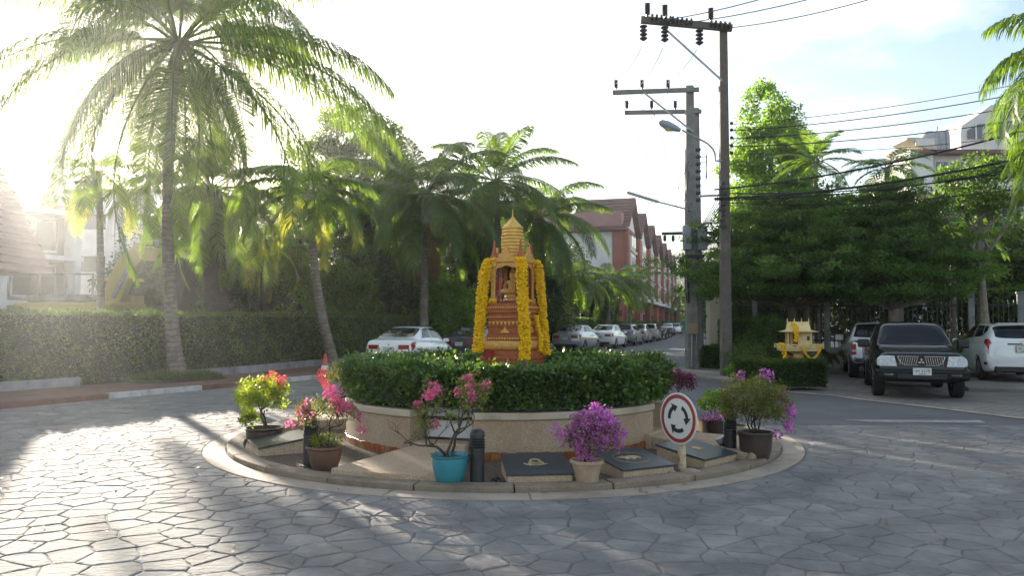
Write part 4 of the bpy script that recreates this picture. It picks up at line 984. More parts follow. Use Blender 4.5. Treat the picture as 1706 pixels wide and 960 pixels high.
# teal pot with a twisted flowering bonsai
rng = np.random.default_rng(301); r_ = plant_root('wavy rimmed teal pot with a bare twisted pink flowering bonsai', 749, 806)
pot(r_, [(.105, 0), (.12, .01), (.155, .1), (.172, .2), (.168, .255), (.185, .268), (.19, .285)], 'teal', 48, wob=lambda i, a: 1 + (.035 * math.sin(11 * a) if i >= 5 else 0))
tips = bonsai(r_, .24, 3, .5, rng, forks=4, r0=.017, height=.78)
tips = tips[np.abs(tips[:, 0]) < .42]
hi = tips[tips[:, 2] > .5]
foliage(r_, hi[rng.permutation(len(hi))[:70]], 'boug_green', 12, .055, .04, .022, 302)
foliage(r_, hi[rng.permutation(len(hi))[:30]], 'boug_dry', 9, .05, .035, .02, 304)
petals(r_, hi[rng.permutation(len(hi))[:13]], 'fl_pink', 42, .04, .034, .028, 303)
# terracotta pot with magenta dome
rng = np.random.default_rng(311); r_ = plant_root('small pale terracotta pot with a dense magenta flowering bush', 978, 806)
pot(r_, [(.1, 0), (.105, .01), (.125, .12), (.148, .195), (.165, .2), (.168, .225), (.16, .232)], 'terracotta', 48, wob=lambda i, a: 1 + (.03 * math.sin(18 * a) if i == 4 else 0))
bonsai(r_, .2, 3, .5, rng, forks=2, height=.45)
C = dome_pts(120, (.04, 0, .47), (.29, .26, .22), rng, -.75, .35); foliage(r_, C, 'boug_green', 16, .065, .034, .017, 312); petals(r_, C[:95], 'fl_magenta', 22, .05, .034, .022, 313)
C = dome_pts(26, (.1, -.02, .62), (.17, .15, .13), rng, -.2); petals(r_, C, 'fl_magenta', 20, .05, .034, .022, 315)
C = np.array([(-.31, 0, .53), (-.27, -.05, .48), (.33, -.03, .5), (.34, 0, .42), (.3, -.05, .36), (-.05, -.1, .27), (.03, -.1, .26)]); petals(r_, C, 'fl_magenta', 40, .055, .03, .02, 314)
# brown pot with pink flowers, left front
rng = np.random.default_rng(321); r_ = plant_root('round brown clay pot with a sprawling pink flowering bonsai', 541, 782)
pot(r_, PROF(.135, .19, .25), 'potbrown'); tips = bonsai(r_, .2, 2, .5, rng, forks=4, r0=.018, height=.58)
C = np.concatenate([dome_pts(46, (.02, 0, .6), (.34, .25, .17), rng, -.5), np.array([(-.36, 0, .57), (-.38, 0, .47), (-.28, 0, .6), (.36, 0, .55), (.4, 0, .48), (.38, .05, .42)])])
foliage(r_, C[:40], 'boug_green', 20, .07, .036, .02, 322); foliage(r_, C[10:40], 'boug_dry', 12, .07, .036, .02, 325); petals(r_, C[rng.permutation(len(C))[:16]], 'fl_pink', 34, .05, .034, .026, 323)
petals(r_, np.array([(.05, 0, .78), (.1, -.04, .74), (.02, .02, .84), (.13, 0, .7), (.09, .05, .82), (.16, -.05, .66)]), 'fl_pink', 44, .06, .034, .026, 324)
foliage(r_, dome_pts(12, (.02, 0, .28), (.13, .13, .07), rng, 0), 'boug_lime', 26, .05, .06, .014, 326, up=.6, name='weeds')
# wide pot with lime foliage
rng = np.random.default_rng(331); r_ = plant_root('wide grey-brown bowl pot with bright lime foliage and a few coral flowers', 440, 739, .05)
pot(r_, [(.19, 0), (.2, .01), (.225, .1), (.228, .17), (.245, .185), (.25, .2), (.24, .207)], 'potdark'); bonsai(r_, .17, 2, .5, rng, forks=3, r0=.02, height=.6)
C = np.concatenate([dome_pts(70, (-.04, 0, .62), (.36, .26, .24), rng, -.6, .35), dome_pts(16, (-.2, 0, .3), (.13, .1, .1), rng, -.3)]); foliage(r_, C, 'boug_lime', 34, .075, .048, .024, 332)
petals(r_, np.array([(.02, 0, .84), (.1, 0, .9), (.17, 0, .82), (.24, 0, .84), (.2, .04, .76), (-.04, 0, .82)]), 'fl_red', 34, .045, .034, .026, 333)
# pot behind, left
rng = np.random.default_rng(341); r_ = plant_root('dark round pot with grey-green foliage and crimson flowers near the traffic cone', 572, 690, .05)
pot(r_, PROF(.15, .19, .3), 'potdark'); bonsai(r_, .26, 3, .5, rng, forks=3, height=.6)
C = dome_pts(60, (.0, 0, .66), (.36, .3, .22), rng, -.5, .4); foliage(r_, C, 'boug_dry', 18, .08, .045, .024, 342); foliage(r_, C[:30], 'boug_green', 14, .08, .045, .024, 344)
petals(r_, np.array([(-.38, 0, .72), (-.4, 0, .62), (-.34, 0, .55), (.34, 0, .8), (.3, 0, .76), (-.3, 0, .48)]), 'fl_red', 40, .06, .036, .028, 343)
# large dark pot with dry bush, right
rng = np.random.default_rng(351); r_ = plant_root('large dark brown pot with a big round olive dry bush and magenta tufts', 1259, 765)
pot(r_, [(.135, 0), (.15, .01), (.178, .12), (.185, .24), (.195, .285), (.205, .3), (.2, .315)], 'potdark'); bonsai(r_, .28, 5, .5, rng, forks=3, r0=.013, height=.5)
C = dome_pts(190, (-.02, 0, .66), (.41, .38, .3), rng, -.72, .3); foliage(r_, C[:130], 'boug_dry', 34, .08, .034, .017, 352); foliage(r_, C[100:], 'boug_green', 30, .08, .034, .018, 354)
petals(r_, np.array([(.38, -.05, .62), (.41, -.02, .56), (.38, -.08, .5), (.35, -.1, .4), (.37, -.08, .36), (.12, 0, .97), (.17, 0, .95), (.22, -.1, .3), (-.17, 0, .96), (.33, 0, .72)]), 'fl_magenta', 44, .055, .036, .026, 353)
# green plant behind the grey plaque
rng = np.random.default_rng(361); p = gp(1192, 722, .05); r_ = empty('potted_plant', p); tag(r_, 'small green leafy pot plant with magenta flowers behind the olive bush', 'potted plant', 'potted plants on the island')
pot(r_, PROF(.1, .14, .2), 'potdark'); bonsai(r_, .17, 2, .5, rng, forks=2, height=.35)
C = dome_pts(40, (0, 0, .42), (.24, .2, .18), rng, -.4, .4); foliage(r_, C, 'treebright', 26, .07, .045, .026, 362); petals(r_, np.array([(-.15, -.1, .24), (-.05, -.12, .23), (.02, -.15, .26)]), 'fl_magenta', 40, .06, .036, .026, 363)
# purple plant behind the sign
rng = np.random.default_rng(371); p = gp(1132, 688, .05); r_ = empty('potted_plant', p); tag(r_, 'purple leaved pot plant behind the roundabout sign', 'potted plant', 'potted plants on the island')
pot(r_, PROF(.12, .15, .26), 'potdark'); bonsai(r_, .22, 2, .5, rng, forks=3, height=.45)
C = dome_pts(60, (0, 0, .52), (.26, .22, .2), rng, -.5, .4); foliage(r_, C, 'boug_purple', 26, .07, .045, .028, 372); petals(r_, np.array([(.16, 0, .66), (.22, 0, .6), (-.1, -.05, .68)]), 'fl_magenta', 34, .05, .036, .026, 373)

# ------------------------------------------------------------------ bollard lights
def bollard(label, px, py, H=.53, r=.072):
    root = empty('bollard_light', gp(px, py, .045)); tag(root, label, 'bollard light', 'bollard lights on the island')
    s = MB(); s.lathe([(r * 1.35, 0), (r * 1.35, .012), (r * 1.0, .016), (r, .02), (r, H * .62)], 28); s.build('post', MT['charcoal'], root, smooth=True)
    s = MB(); s.lathe([(r * .72, H * .62), (r * .72, H * .84)], 24); s.build('lens', MT['lampglass'], root, smooth=True)
    for k in range(4):
        z = H * (.64 + .05 * k); s = MB(); s.lathe([(r * .9, z), (r * 1.1, z - .003), (r * 1.1, z + .006), (r * .78, z + .02)], 28); s.build('louvre', MT['charcoal'], root, smooth=True)
    s = MB(); s.lathe([(r * 1.02, H * .84), (r * 1.04, H * .87), (r * .98, H * .92), (r * .8, H * .97), (r * .45, H * .995), (.001, H)], 28); s.build('cap', MT['charcoal'], root, smooth=True)
    return root
bollard('charcoal louvred bollard light beside the teal pot', 795, 805)
bollard('charcoal bollard light behind the brown pot with pink flowers', 516, 777)
bollard('charcoal bollard light beside the large dark brown pot', 1217, 760, .5)
# spot lamp
p = gp(1211, 757, .05); root = empty('spot_lamp', p); tag(root, 'small black spot lamp with silver head leaning beside the bollard light', 'spot lamp')
d = Vector((-.42, -.05, .9)).normalized(); s = MB(); s.tube([Vector((0, 0, 0)), d * .16], [.032, .036], 16); s.build('body', MT['charcoal'], root, smooth=True)
s = MB(); s.tube([d * .15, d * .18, d * .215, d * .217], [.04, .052, .055, .045], 18); s.build('head', MT['steel'], root, smooth=True)
s = MB(); s.lathe([(.045, 0), (.045, .02)], 16); s.build('base', MT['charcoal'], root, smooth=True)
# rocks
def rock(label, p, size, m, seed, name='rock', grp='loose rocks in the island bed'):
    rng = np.random.default_rng(seed); s = MB(); V = []; n1, n2 = 8, 12
    f = rng.uniform(.75, 1.2, 40)
    prof = [(max(.02, math.sin(math.pi * (i + .15) / (n1 + .15))), -math.cos(math.pi * i / n1)) for i in range(n1 + 1)]
    s.lathe(prof, n2, wob=lambda i, a: .85 + .25 * math.sin(2 * a + f[i] * 6) * f[(i * 3) % 40] * .6)
    s.v = [(v[0] * size[0], v[1] * size[1], v[2] * size[2] + size[2] * .75) for v in s.v]
    o = s.build(name, MT[m], smooth=True); o.location = p; o.rotation_euler = (0, 0, rng.uniform(0, 6)); tag(o, label, 'rock', grp); return o
rock('tan rock at the kerb beside the large dark brown pot', gp(1252, 769, .05), (.085, .06, .055), 'rock', 1)
rock('flat tan stone at the foot of the roundabout sign', gp(1150, 789, .05), (.14, .09, .03), 'rock', 2)
rock('small tan stone beside the flat stone at the sign', gp(1118, 790, .05), (.06, .05, .025), 'rock', 3)
for k in range(13):
    a = random.uniform(0, 6.28); p = gp(829 + 10 * math.cos(a) * random.random(), 804 + 5 * math.sin(a), .045)
    rock('black pebble in the little heap beside the snake plaque', p, (random.uniform(.02, .035), random.uniform(.018, .03), .016), 'blackrock', 10 + k, 'pebble', 'black pebbles heaped by the snake plaque')

# ------------------------------------------------------------------ roundabout sign
p = gp(1131, 784, .05); root = empty('roundabout_sign', p); tag(root, 'round white roundabout sign with red rim and three black arrows on a rusty cream post', 'sign')
s = MB(); s.lathe([(.043, 0), (.043, .34), (.04, .36)], 18, (.04, .03, 0)); s.build('post', MT['postcream'], root, smooth=True)
f = empty('face', (0, 0, .545)); f.parent = root; f.rotation_euler = (0, 0, R(-58)); RS = .272
s = MB(); s.lathe([(RS, -.004), (RS, .008)], 56, axis='Y'); s.v = [(a, b, c) for a, b, c in s.v]; s.build('disc', MT['signwhite'], f, smooth=False)
s = MB()
def annulus(mb, r0, r1, y, a0=0, a1=2 * math.pi, n=56, cx=0, cz=0):
    V = []; F = []
    for i in range(n + 1):
        a = a0 + (a1 - a0) * i / n
        for r_ in (r0, r1): V.append((cx + r_ * math.sin(a), y, cz + r_ * math.cos(a)))
        if i: F.append((2 * i - 2, 2 * i - 1, 2 * i + 1, 2 * i))
    mb.add(V, F)
annulus(s, .215, .255, -.0065); s.build('red_rim', MT['signred'], f)
for k in range(3):
    s = MB(); c0 = R(-95 + 120 * k); c1 = c0 + R(62); annulus(s, .11, .152, -.0065, c0, c1, 14)
    tip = c1 + R(30); V = [(r_ * math.sin(a), -.0068, r_ * math.cos(a)) for r_, a in ((.08, c1 - R(2)), (.19, c1 - R(2)), (.13, tip))]; s.add(V, [(0, 1, 2)])
    s.build('arrow', MT['signblack'], f)
s = MB(); s.box((0, .018, .0), (.05, .02, .18)); s.build('bracket', MT['steel'], f)

# ------------------------------------------------------------------ the shrine
root = empty('shrine', (.01, C0[1], .04)); root.rotation_euler = (0, 0, R(-22)); root.scale = (.8, .8, .97); tag(root, 'terracotta and gold spirit shrine with tiered base and ribbed spire in the planter', 'shrine')
def tiers(lst, m, name, bev=.006):
    s = MB()
    for z0, z1, h in lst: s.box((0, 0, (z0 + z1) / 2), (2 * h, 2 * h, z1 - z0))
    return s.build(name, MT[m], root, bev=bev, segs=2)
tiers([(0, .56, .66)], 'whitecon', 'plinth', .01); tiers([(.56, .98, .5)], 'terrared', 'plinth_upper', .01)
tiers([(.98, 1.10, .43), (1.10, 1.14, .46), (1.14, 1.22, .415), (1.37, 1.42, .375), (1.42, 1.46, .355), (1.46, 1.56, .335), (1.56, 1.59, .36), (1.59, 1.68, .335), (1.68, 1.72, .35), (1.72, 1.76, .33), (1.76, 1.80, .355), (1.80, 1.86, .375), (1.86, 1.9, .36)], 'terrared', 'tiered_base')
s = MB(); n = 10
for i in range(n + 1):                                        # rounded moulding
    a = math.pi * i / n - math.pi / 2; h = .385 + .045 * math.cos(a); z = 1.295 + .07 * math.sin(a)
    s.v += [(-h, -h, z), (h, -h, z), (h, h, z), (-h, h, z)]
s.f = [(i * 4 + q, i * 4 + (q + 1) % 4, i * 4 + 4 + (q + 1) % 4, i * 4 + 4 + q) for i in range(n) for q in range(4)]
s.build('moulding', MT['goldbrown'], root, smooth=True)
def row(z, h, n, w, d, hh, m, name, tri=False):
    s = MB()
    for side in range(4):
        M_ = Matrix.Rotation(side * math.pi / 2, 4, 'Z')
        for i in range(n):
            x = -h + 2 * h * (i + .5) / n
            if tri: P = [M_ @ Vector(q) for q in ((x - w / 2, -h - d, z), (x + w / 2, -h - d, z), (x, -h - d, z - hh), (x - w / 2, -h + .01, z), (x + w / 2, -h + .01, z), (x, -h + .01, z - hh))]; s.add(P, [(0, 2, 1), (3, 4, 5), (0, 3, 5, 2), (1, 2, 5, 4), (0, 1, 4, 3)])
            else:
                P = [M_ @ Vector((x + a * w / 2, -h + b, z + c * hh / 2)) for a in (-1, 1) for b in (-d, .01) for c in (-1, 1)]
                s.add(P, [(0, 1, 3, 2), (4, 6, 7, 5), (0, 4, 5, 1), (2, 3, 7, 6), (0, 2, 6, 4), (1, 5, 7, 3)])
    o = s.build(name, MT[m], root, bev=.003); o['kind'] = 'stuff'
row(1.395, .375, 15, .03, .012, .03, 'shrinegold', 'dentils'); row(1.64, .335, 9, .07, .014, .055, 'shrinegold', 'petal_frieze', True); row(1.705, .35, 20, .018, .008, .02, 'goldbrown', 'beading'); row(1.785, .355, 20, .018, .008, .02, 'goldbrown', 'beading'); row(1.845, .375, 16, .025, .01, .022, 'shrinegold', 'dentils')
for side in range(4):                                          # little crest on each face
    s = MB(); M_ = Matrix.Rotation(side * math.pi / 2, 4, 'Z')
    P = [M_ @ Vector((x, -.375 + y, z)) for y in (0, .03) for x, z in ((-.085, 1.475), (.085, 1.475), (.06, 1.51), (.035, 1.515), (0, 1.565), (-.035, 1.515), (-.06, 1.51))]
    s.add(P, [tuple(range(7)), tuple(range(7, 14))[::-1]] + [(i, (i + 1) % 7, (i + 1) % 7 + 7, i + 7) for i in range(7)])
    s.build('crest', MT['shrinegold'], root)
# chamber: columns, niche walls
for sx_ in (-1, 1):
    for sy_ in (-1, 1):
        s = MB(); c = (sx_ * .255, sy_ * .255)
        for z0, z1, h in ((1.9, 1.98, .07), (1.98, 2.22, .042), (2.22, 2.25, .058), (2.25, 2.28, .048), (2.28, 2.31, .06), (2.31, 2.44, .05), (2.44, 2.5, .075)): s.box((c[0], c[1], (z0 + z1) / 2), (2 * h, 2 * h, z1 - z0))
        s.build('column', MT['goldbrown'], root, bev=.006)
s = MB(); s.box((0, .26, 2.2), (.42, .03, .58)); s.build('back_panel', MT['deepred'], root)
s = MB(); s.box((0, 0, 1.915), (.58, .58, .03)); s.build('chamber_floor', MT['deepred'], root)
for side in (0, 1, 3):
    M_ = Matrix.Rotation(side * math.pi / 2, 4, 'Z'); s = MB()
    for sg in (-1, 1): P = M_ @ Vector((sg * .185, -.262, 2.19)); s.box(P, (.05, .03, .56) if side == 0 else (.03, .05, .56)) if side != 0 else s.box(P, (.05, .03, .56))
    s.build('jamb', MT['deepred'], root)
    s = MB(); V = []
    for i in range(13):                                        # cusped arch under the gable
        a = math.pi * i / 12; V.append((.2 * math.cos(a), 2.36 + .07 * math.sin(a) + .02 * abs(math.sin(3 * a))))
    for i in range(12):
        x0, z0 = V[i]; x1, z1 = V[i + 1]
        s.add([M_ @ Vector(q) for q in ((x0, -.3, z0), (x1, -.3, z1), (x1, -.3, 2.5), (x0, -.3, 2.5), (x0, -.22, z0), (x1, -.22, z1), (x1, -.22, 2.5), (x0, -.22, 2.5))], [(0, 1, 2, 3), (4, 7, 6, 5), (0, 4, 5, 1), (3, 2, 6, 7)])
    s.build('arch', MT['goldbrown'], root)
for side in range(4):                                          # flame gable above each face
    M_ = Matrix.Rotation(side * math.pi / 2, 4, 'Z'); s = MB()
    pr = [(-.3, 2.5), (.3, 2.5), (.29, 2.55), (.21, 2.575), (.15, 2.56), (.12, 2.63), (.06, 2.62), (0, 2.74), (-.06, 2.62), (-.12, 2.63), (-.15, 2.56), (-.21, 2.575), (-.29, 2.55)]
    n = len(pr); s.add([M_ @ Vector((x, -.33, z)) for x, z in pr] + [M_ @ Vector((x, -.27, z)) for x, z in pr], [tuple(range(n)), tuple(range(n, 2 * n))[::-1]] + [(i, (i + 1) % n, (i + 1) % n + n, i + n) for i in range(n)])
    s.build('gable', MT['goldbrown'], root, bev=.004)
s = MB(); s.box((0, 0, 2.515), (.62, .62, .05)); s.box((0, 0, 2.56), (.5, .5, .05)); s.box((0, 0, 2.6), (.4, .4, .05)); s.build('roof', MT['goldbrown'], root, bev=.006)
for sx_ in (-1, 1):
    for sy_ in (-1, 1):
        s = MB(); s.lathe([(.075, 2.52), (.07, 2.57), (.05, 2.6), (.052, 2.62), (.034, 2.66), (.026, 2.72), (.018, 2.79), (.003, 2.83)], 12, (sx_ * .25, sy_ * .25, 0)); s.build('corner_spire', MT['terrared'], root, smooth=True)
prof = [(.19, 2.6), (.19, 2.64)]
for k in range(8):
    z = 2.64 + .05 * k; r_ = .178 - .0025 * abs(k - 2) ** 1.3; prof += [(r_ - .02, z), (r_ - .02, z + .008), (r_, z + .014), (r_ + .002, z + .03), (r_ - .002, z + .046)]
prof += [(.14, 3.04), (.105, 3.08), (.07, 3.12), (.035, 3.16), (.008, 3.2), (.005, 3.3)]
s = MB(); s.lathe(prof, 32, wob=lambda i, a: 1.2 * (1 + .03 * math.cos(8 * a))); s.build('spire', MT['shrinegold'], root, smooth=True)
# statue inside
st = empty('statue', root.location + Vector((0, 0, 1.873))); st.scale = (.9, .9, .9); st.rotation_euler = root.rotation_euler; tag(st, 'small golden seated deity figure inside the shrine chamber', 'statue')
s = MB(); s.lathe([(.14, 0), (.15, .02), (.13, .05), (.14, .07), (.125, .1), (.13, .12), (.13, .135), (.1, .17), (.075, .2), (.07, .25), (.088, .3), (.085, .33), (.04, .35), (.035, .365), (.05, .385), (.052, .42), (.045, .45), (.05, .455), (.035, .475), (.025, .51), (.004, .56)], 20, wob=lambda i, a: (1.25 if i in (6, 7) else 1) * (1 + .08 * math.cos(4 * a)))
for sg in (-1, 1): s.tube([(sg * .08, 0, .32), (sg * .125, -.02, .26), (sg * .11, -.08, .2), (sg * .03, -.1, .19)], [.024, .022, .018, .016], 8)
for sg in (-1, 1): s.tube([(sg * .06, 0, .16), (sg * .15, -.04, .155), (sg * .05, -.12, .15), (-sg * .05, -.11, .15)], [.04, .045, .035, .025], 8)
s.build('figure', MT['goldbrown'], st, smooth=True)

# garlands of yellow marigold
def garland(label, pts, r=.055, seed=1, m='marigold', strands=2, fr=.02, grp='yellow marigold garlands on the shrine'):
    rng = np.random.default_rng(seed); pts = [Vector(p) for p in pts]; P = smooth3(pts, .018)
    o0 = P[0]; s = MB(); ico = [(0, 0, 1)] + [(.894 * math.cos(i * 1.2566), .894 * math.sin(i * 1.2566), .447) for i in range(5)] + [(.894 * math.cos(i * 1.2566 + .628), .894 * math.sin(i * 1.2566 + .628), -.447) for i in range(5)] + [(0, 0, -1)]
    fc = [(0, 1 + i, 1 + (i + 1) % 5) for i in range(5)] + [(1 + i, 6 + i, 1 + (i + 1) % 5) for i in range(5)] + [(1 + (i + 1) % 5, 6 + i, 6 + (i + 1) % 5) for i in range(5)] + [(11, 6 + (i + 1) % 5, 6 + i) for i in range(5)]
    for q in P:
        for k in range(strands * 3):
            a = rng.uniform(0, 6.28); rr = r * math.sqrt(rng.random()) * .8; f = fr * rng.uniform(.75, 1.2)
            c = q - o0 + Vector((rr * math.cos(a), rr * math.sin(a), rng.uniform(-.009, .009)))
            s.add([(c.x + v[0] * f, c.y + v[1] * f, c.z + v[2] * f * .7) for v in ico], fc)
    me = bpy.data.meshes.new('garland'); me.from_pydata(s.v, [], s.f); me.update()
    o = link('garland', me, MT[m]); o.location = o0; tag(o, label, 'garland', grp); return o
def smooth3(P, step):
    out = []
    for i in range(len(P) - 1):
        p0, p1, p2, p3 = P[max(i - 1, 0)], P[i], P[i + 1], P[min(i + 2, len(P) - 1)]; n = max(1, int((p2 - p1).length / step))
        for k in range(n):
            t = k / n; out.append(.5 * ((2 * p1) + (p2 - p0) * t + (2 * p0 - 5 * p1 + 4 * p2 - p3) * t * t + (3 * p1 - p0 - 3 * p2 + p3) * t ** 3))
    return out
bpy.context.view_layer.update()
Ms = root.matrix_basis
def sp(x, y, z): return Ms @ Vector((x, y, z))
garland('thick yellow garland hanging from the left front corner of the shrine', [sp(-.30, -.30, 2.54), sp(-.36, -.35, 2.44), sp(-.41, -.39, 2.1), sp(-.44, -.42, 1.7), sp(-.47, -.45, 1.2)], .098, 1, strands=7, fr=.019)
garland('thick yellow garland hanging from the front edge beside the shrine niche', [sp(.27, -.33, 2.55), sp(.32, -.39, 2.46), sp(.34, -.41, 2.1), sp(.39, -.43, 1.6), sp(.41, -.47, 1.10)], .098, 2, strands=7, fr=.019)
garland('thinner yellow garland on the right rear corner of the shrine', [sp(.33, .27, 2.54), sp(.39, .31, 2.42), sp(.42, .33, 2.0), sp(.45, .38, 1.6), sp(.49, .42, 1.14)], .078, 3, strands=5, fr=.019)
garland('short yellow garland low on the right side of the shrine', [sp(.41, .1, 1.72), sp(.43, .12, 1.55), sp(.47, .15, 1.42), sp(.49, .1, 1.2)], .035, 4)
garland('orange and white flower string draped over the statue', [sp(-.12, -.2, 2.26), sp(-.15, -.24, 2.15), sp(-.17, -.26, 2.02), sp(-.2, -.28, 1.93)], .02, 5, 'orangeflower', 1, .016, 'flower strings at the statue')
for k, (x, y, lab) in enumerate(((-.25, -.33, 'small yellow flower bunch at the left foot of the niche'), (.33, -.1, 'small yellow flower bunch on the right ledge of the shrine'))):
    garland(lab, [sp(x - .06, y, 1.92), sp(x, y - .02, 1.95), sp(x + .06, y, 1.92)], .03, 20 + k, 'marigold', 2, .02, 'flower bunches on the shrine ledge')
s = MB(); s.lathe([(.05, 0), (.06, .02), (.055, .09), (.062, .11)], 16); o = s.build('offering_cup', MT['redcloth'], smooth=True); o.location = sp(-.25, -.47, 1.11); tag(o, 'small red offering cup at the shrine foot beside the left garland', 'cup')
s = MB(); s.box((0, 0, .03), (.86, .86, .05)); o = s.build('red_cloth_band', MT['redcloth'], root, bev=.01); o.location = (0, 0, 1.0)
# ================================================================== vehicles
def pchip(x, Y, xi):
    x = np.asarray(x, float); Y = np.asarray(Y, float); h = np.diff(x)[:, None]; d = np.diff(Y, axis=0) / h
    m = np.zeros_like(Y); m[0] = d[0]; m[-1] = d[-1]
    for i in range(1, len(x) - 1):
        w1 = 2 * h[i] + h[i - 1]; w2 = h[i] + 2 * h[i - 1]; a, b = d[i - 1], d[i]
        with np.errstate(divide='ignore', invalid='ignore'): hm = (w1 + w2) / (w1 / a + w2 / b)
        m[i] = np.where(a * b > 0, np.nan_to_num(hm), 0)
    xi = np.clip(xi, x[0], x[-1]); i = np.clip(np.searchsorted(x, xi, side='right') - 1, 0, len(x) - 2)
    t = ((xi - x[i]) / h[i, 0])[:, None]; hh = h[i]
    return (2 * t ** 3 - 3 * t ** 2 + 1) * Y[i] + (t ** 3 - 2 * t ** 2 + t) * hh * m[i] + (-2 * t ** 3 + 3 * t ** 2) * Y[i + 1] + (t ** 3 - t ** 2) * hh * m[i + 1]
class CarShape:
    """body surface S(u,v): u = length (front +), v = 0..9 from the sill to the roof centre line, right half"""
    def __init__(s, st): s.y = [q[0] for q in st]; s.d = [q[1:] for q in st]
    def section(s, u):
        u = np.atleast_1d(u); Q = pchip(s.y, s.d, u); zb, zs, zt, wb, wm, ws, wt = Q.T; P = np.zeros((len(u), 10, 2)); h = zs - zb
        for k, (w, z) in enumerate(((wb * 0, zb), (wb * .88, zb), (wb, zb + .07), (wm, zb + h * .4), (wm, zb + h * .7), (ws + (wm - ws) * .45, zs - .05), (ws, zs), (ws + (wt - ws) * .82, zs + (zt - zs) * .82), (wt * .84, zs + (zt - zs) * .965), (wt * 0, zt))):
            P[:, k, 0] = w; P[:, k, 1] = z
        return P
    def S(s, u, v):
        u = np.atleast_1d(np.asarray(u, float)); v = np.atleast_1d(np.asarray(v, float)); P = s.section(u); out = np.zeros((len(u), 3))
        for i in range(len(u)):
            q = pchip(range(10), P[i], v[i:i + 1])[0]; out[i] = (q[0], u[i], q[1])
        return out
    def body(s, name, m, parent, wheels, wr):
        us = np.unique(np.concatenate([np.linspace(s.y[0], s.y[-1], 74), np.array(s.y)])); vs = np.concatenate([np.linspace(k, k + 1, 4, endpoint=False) for k in range(9)] + [[9.0]])
        P = s.section(us); nu, nv = len(us), len(vs); V = []
        for i in range(nu):
            q = pchip(range(10), P[i], vs)
            row_ = [(x, us[i], z) for x, z in q]; row_ += [(-x, us[i], z) for x, z in q[-2:0:-1]]; V += row_
        m_ = 2 * nv - 2; F = [(i * m_ + j, i * m_ + (j + 1) % m_, (i + 1) * m_ + (j + 1) % m_, (i + 1) * m_ + j) for i in range(nu - 1) for j in range(m_)]
        F += [tuple(range(m_))[::-1], tuple((nu - 1) * m_ + j for j in range(m_))]
        b = MB(); b.add(V, F); me = b.mesh('body'); tmp = bpy.data.objects.new('tmp', me); COL.objects.link(tmp)
        cut = []
        for wy in wheels:
            c = MB(); c.lathe([(wr * 1.17, -1.2), (wr * 1.17, 1.2)], 36, (0, wy, wr * 1.0), axis='X'); cm = bpy.data.objects.new('cut', c.mesh('cut')); COL.objects.link(cm); cut.append(cm)
            md = tmp.modifiers.new('b', 'BOOLEAN'); md.operation = 'DIFFERENCE'; md.object = cm; md.solver = 'EXACT'
        bpy.context.view_layer.update(); dg = bpy.context.evaluated_depsgraph_get(); me2 = bpy.data.meshes.new_from_object(tmp.evaluated_get(dg)); me2.name = 'body'
        for c in cut + [tmp]: bpy.data.objects.remove(c)
        me2.materials.clear(); o = link('body', me2, m, parent, smooth=True)
        try: me2.set_sharp_from_angle(angle=R(34))
        except Exception: pass
        for wy in wheels:                                            # dark inner wheel wells
            w = MB(); K = 14; w.add([(x, wy + wr * 1.165 * math.cos(math.pi * k / K), wr + wr * 1.165 * math.sin(math.pi * k / K)) for k in range(K + 1) for x in (-.8, .8)], [(2 * k, 2 * k + 1, 2 * k + 3, 2 * k + 2) for k in range(K)]); w.build('wheel_well', MT['trim'], parent)
        return o
    def panel(s, name, c, m, parent, off=.006, n=(9, 7), sides=(1, -1)):
        """c: four (u,v) corners in order; makes one conforming sheet on each side asked for"""
        A = []
        for i in range(n[0]):
            for j in range(n[1]):
                a, b = i / (n[0] - 1), j / (n[1] - 1)
                A.append([(1 - a) * (1 - b) * c[0][k] + a * (1 - b) * c[1][k] + a * b * c[2][k] + (1 - a) * b * c[3][k] for k in (0, 1)])
        A = np.array(A); P = s.S(A[:, 0], A[:, 1]); e = .01
        du = s.S(A[:, 0] + e, A[:, 1]) - s.S(A[:, 0] - e, A[:, 1]); dv = s.S(A[:, 0], np.minimum(A[:, 1] + .05, 9)) - s.S(A[:, 0], np.maximum(A[:, 1] - .05, 0)); nn = np.cross(du, dv); nn /= np.linalg.norm(nn, axis=1, keepdims=True) + 1e-9
        mid = P.mean(0); 
        if (nn.mean(0) * (mid - np.array((0, 0, .6)))).sum() < 0: nn = -nn
        P = P + nn * off; F = [(i * n[1] + j, (i + 1) * n[1] + j, (i + 1) * n[1] + j + 1, i * n[1] + j + 1) for i in range(n[0] - 1) for j in range(n[1] - 1)]
        out = []
        for sg in sides:
            b = MB(); b.add(P * np.array((sg, 1, 1)), F); out.append(b.build(name, m, parent, smooth=True))
        return out
    def centre(s, name, c, m, parent, off=.006, n=(9, 13)):
        """sheet across the centre line: c = (u0,u1 at the edge), v edge, (u0,u1 at centre)"""
        (ua, ub), ve, (uc, ud) = c; A = []
        for i in range(n[0]):
            for j in range(n[1]):
                a = i / (n[0] - 1); b = abs(2 * j / (n[1] - 1) - 1); v = 9 - (9 - ve) * b; u0 = uc + (ua - uc) * b * b; u1 = ud + (ub - ud) * b * b; A.append((u0 + (u1 - u0) * a, v, 1 if j >= n[1] // 2 else -1))
        A = np.array(A); P = s.S(A[:, 0], A[:, 1]); e = .01; du = s.S(A[:, 0] + e, A[:, 1]) - s.S(A[:, 0] - e, A[:, 1]); dv = s.S(A[:, 0], np.minimum(A[:, 1] + .05, 9)) - s.S(A[:, 0], A[:, 1] - .05)
        nn = np.cross(du, dv); nn /= np.linalg.norm(nn, axis=1, keepdims=True) + 1e-9; nn *= np.where(nn[:, 2:3] < 0, -1, 1); P = P + nn * off; P[:, 0] *= A[:, 2]
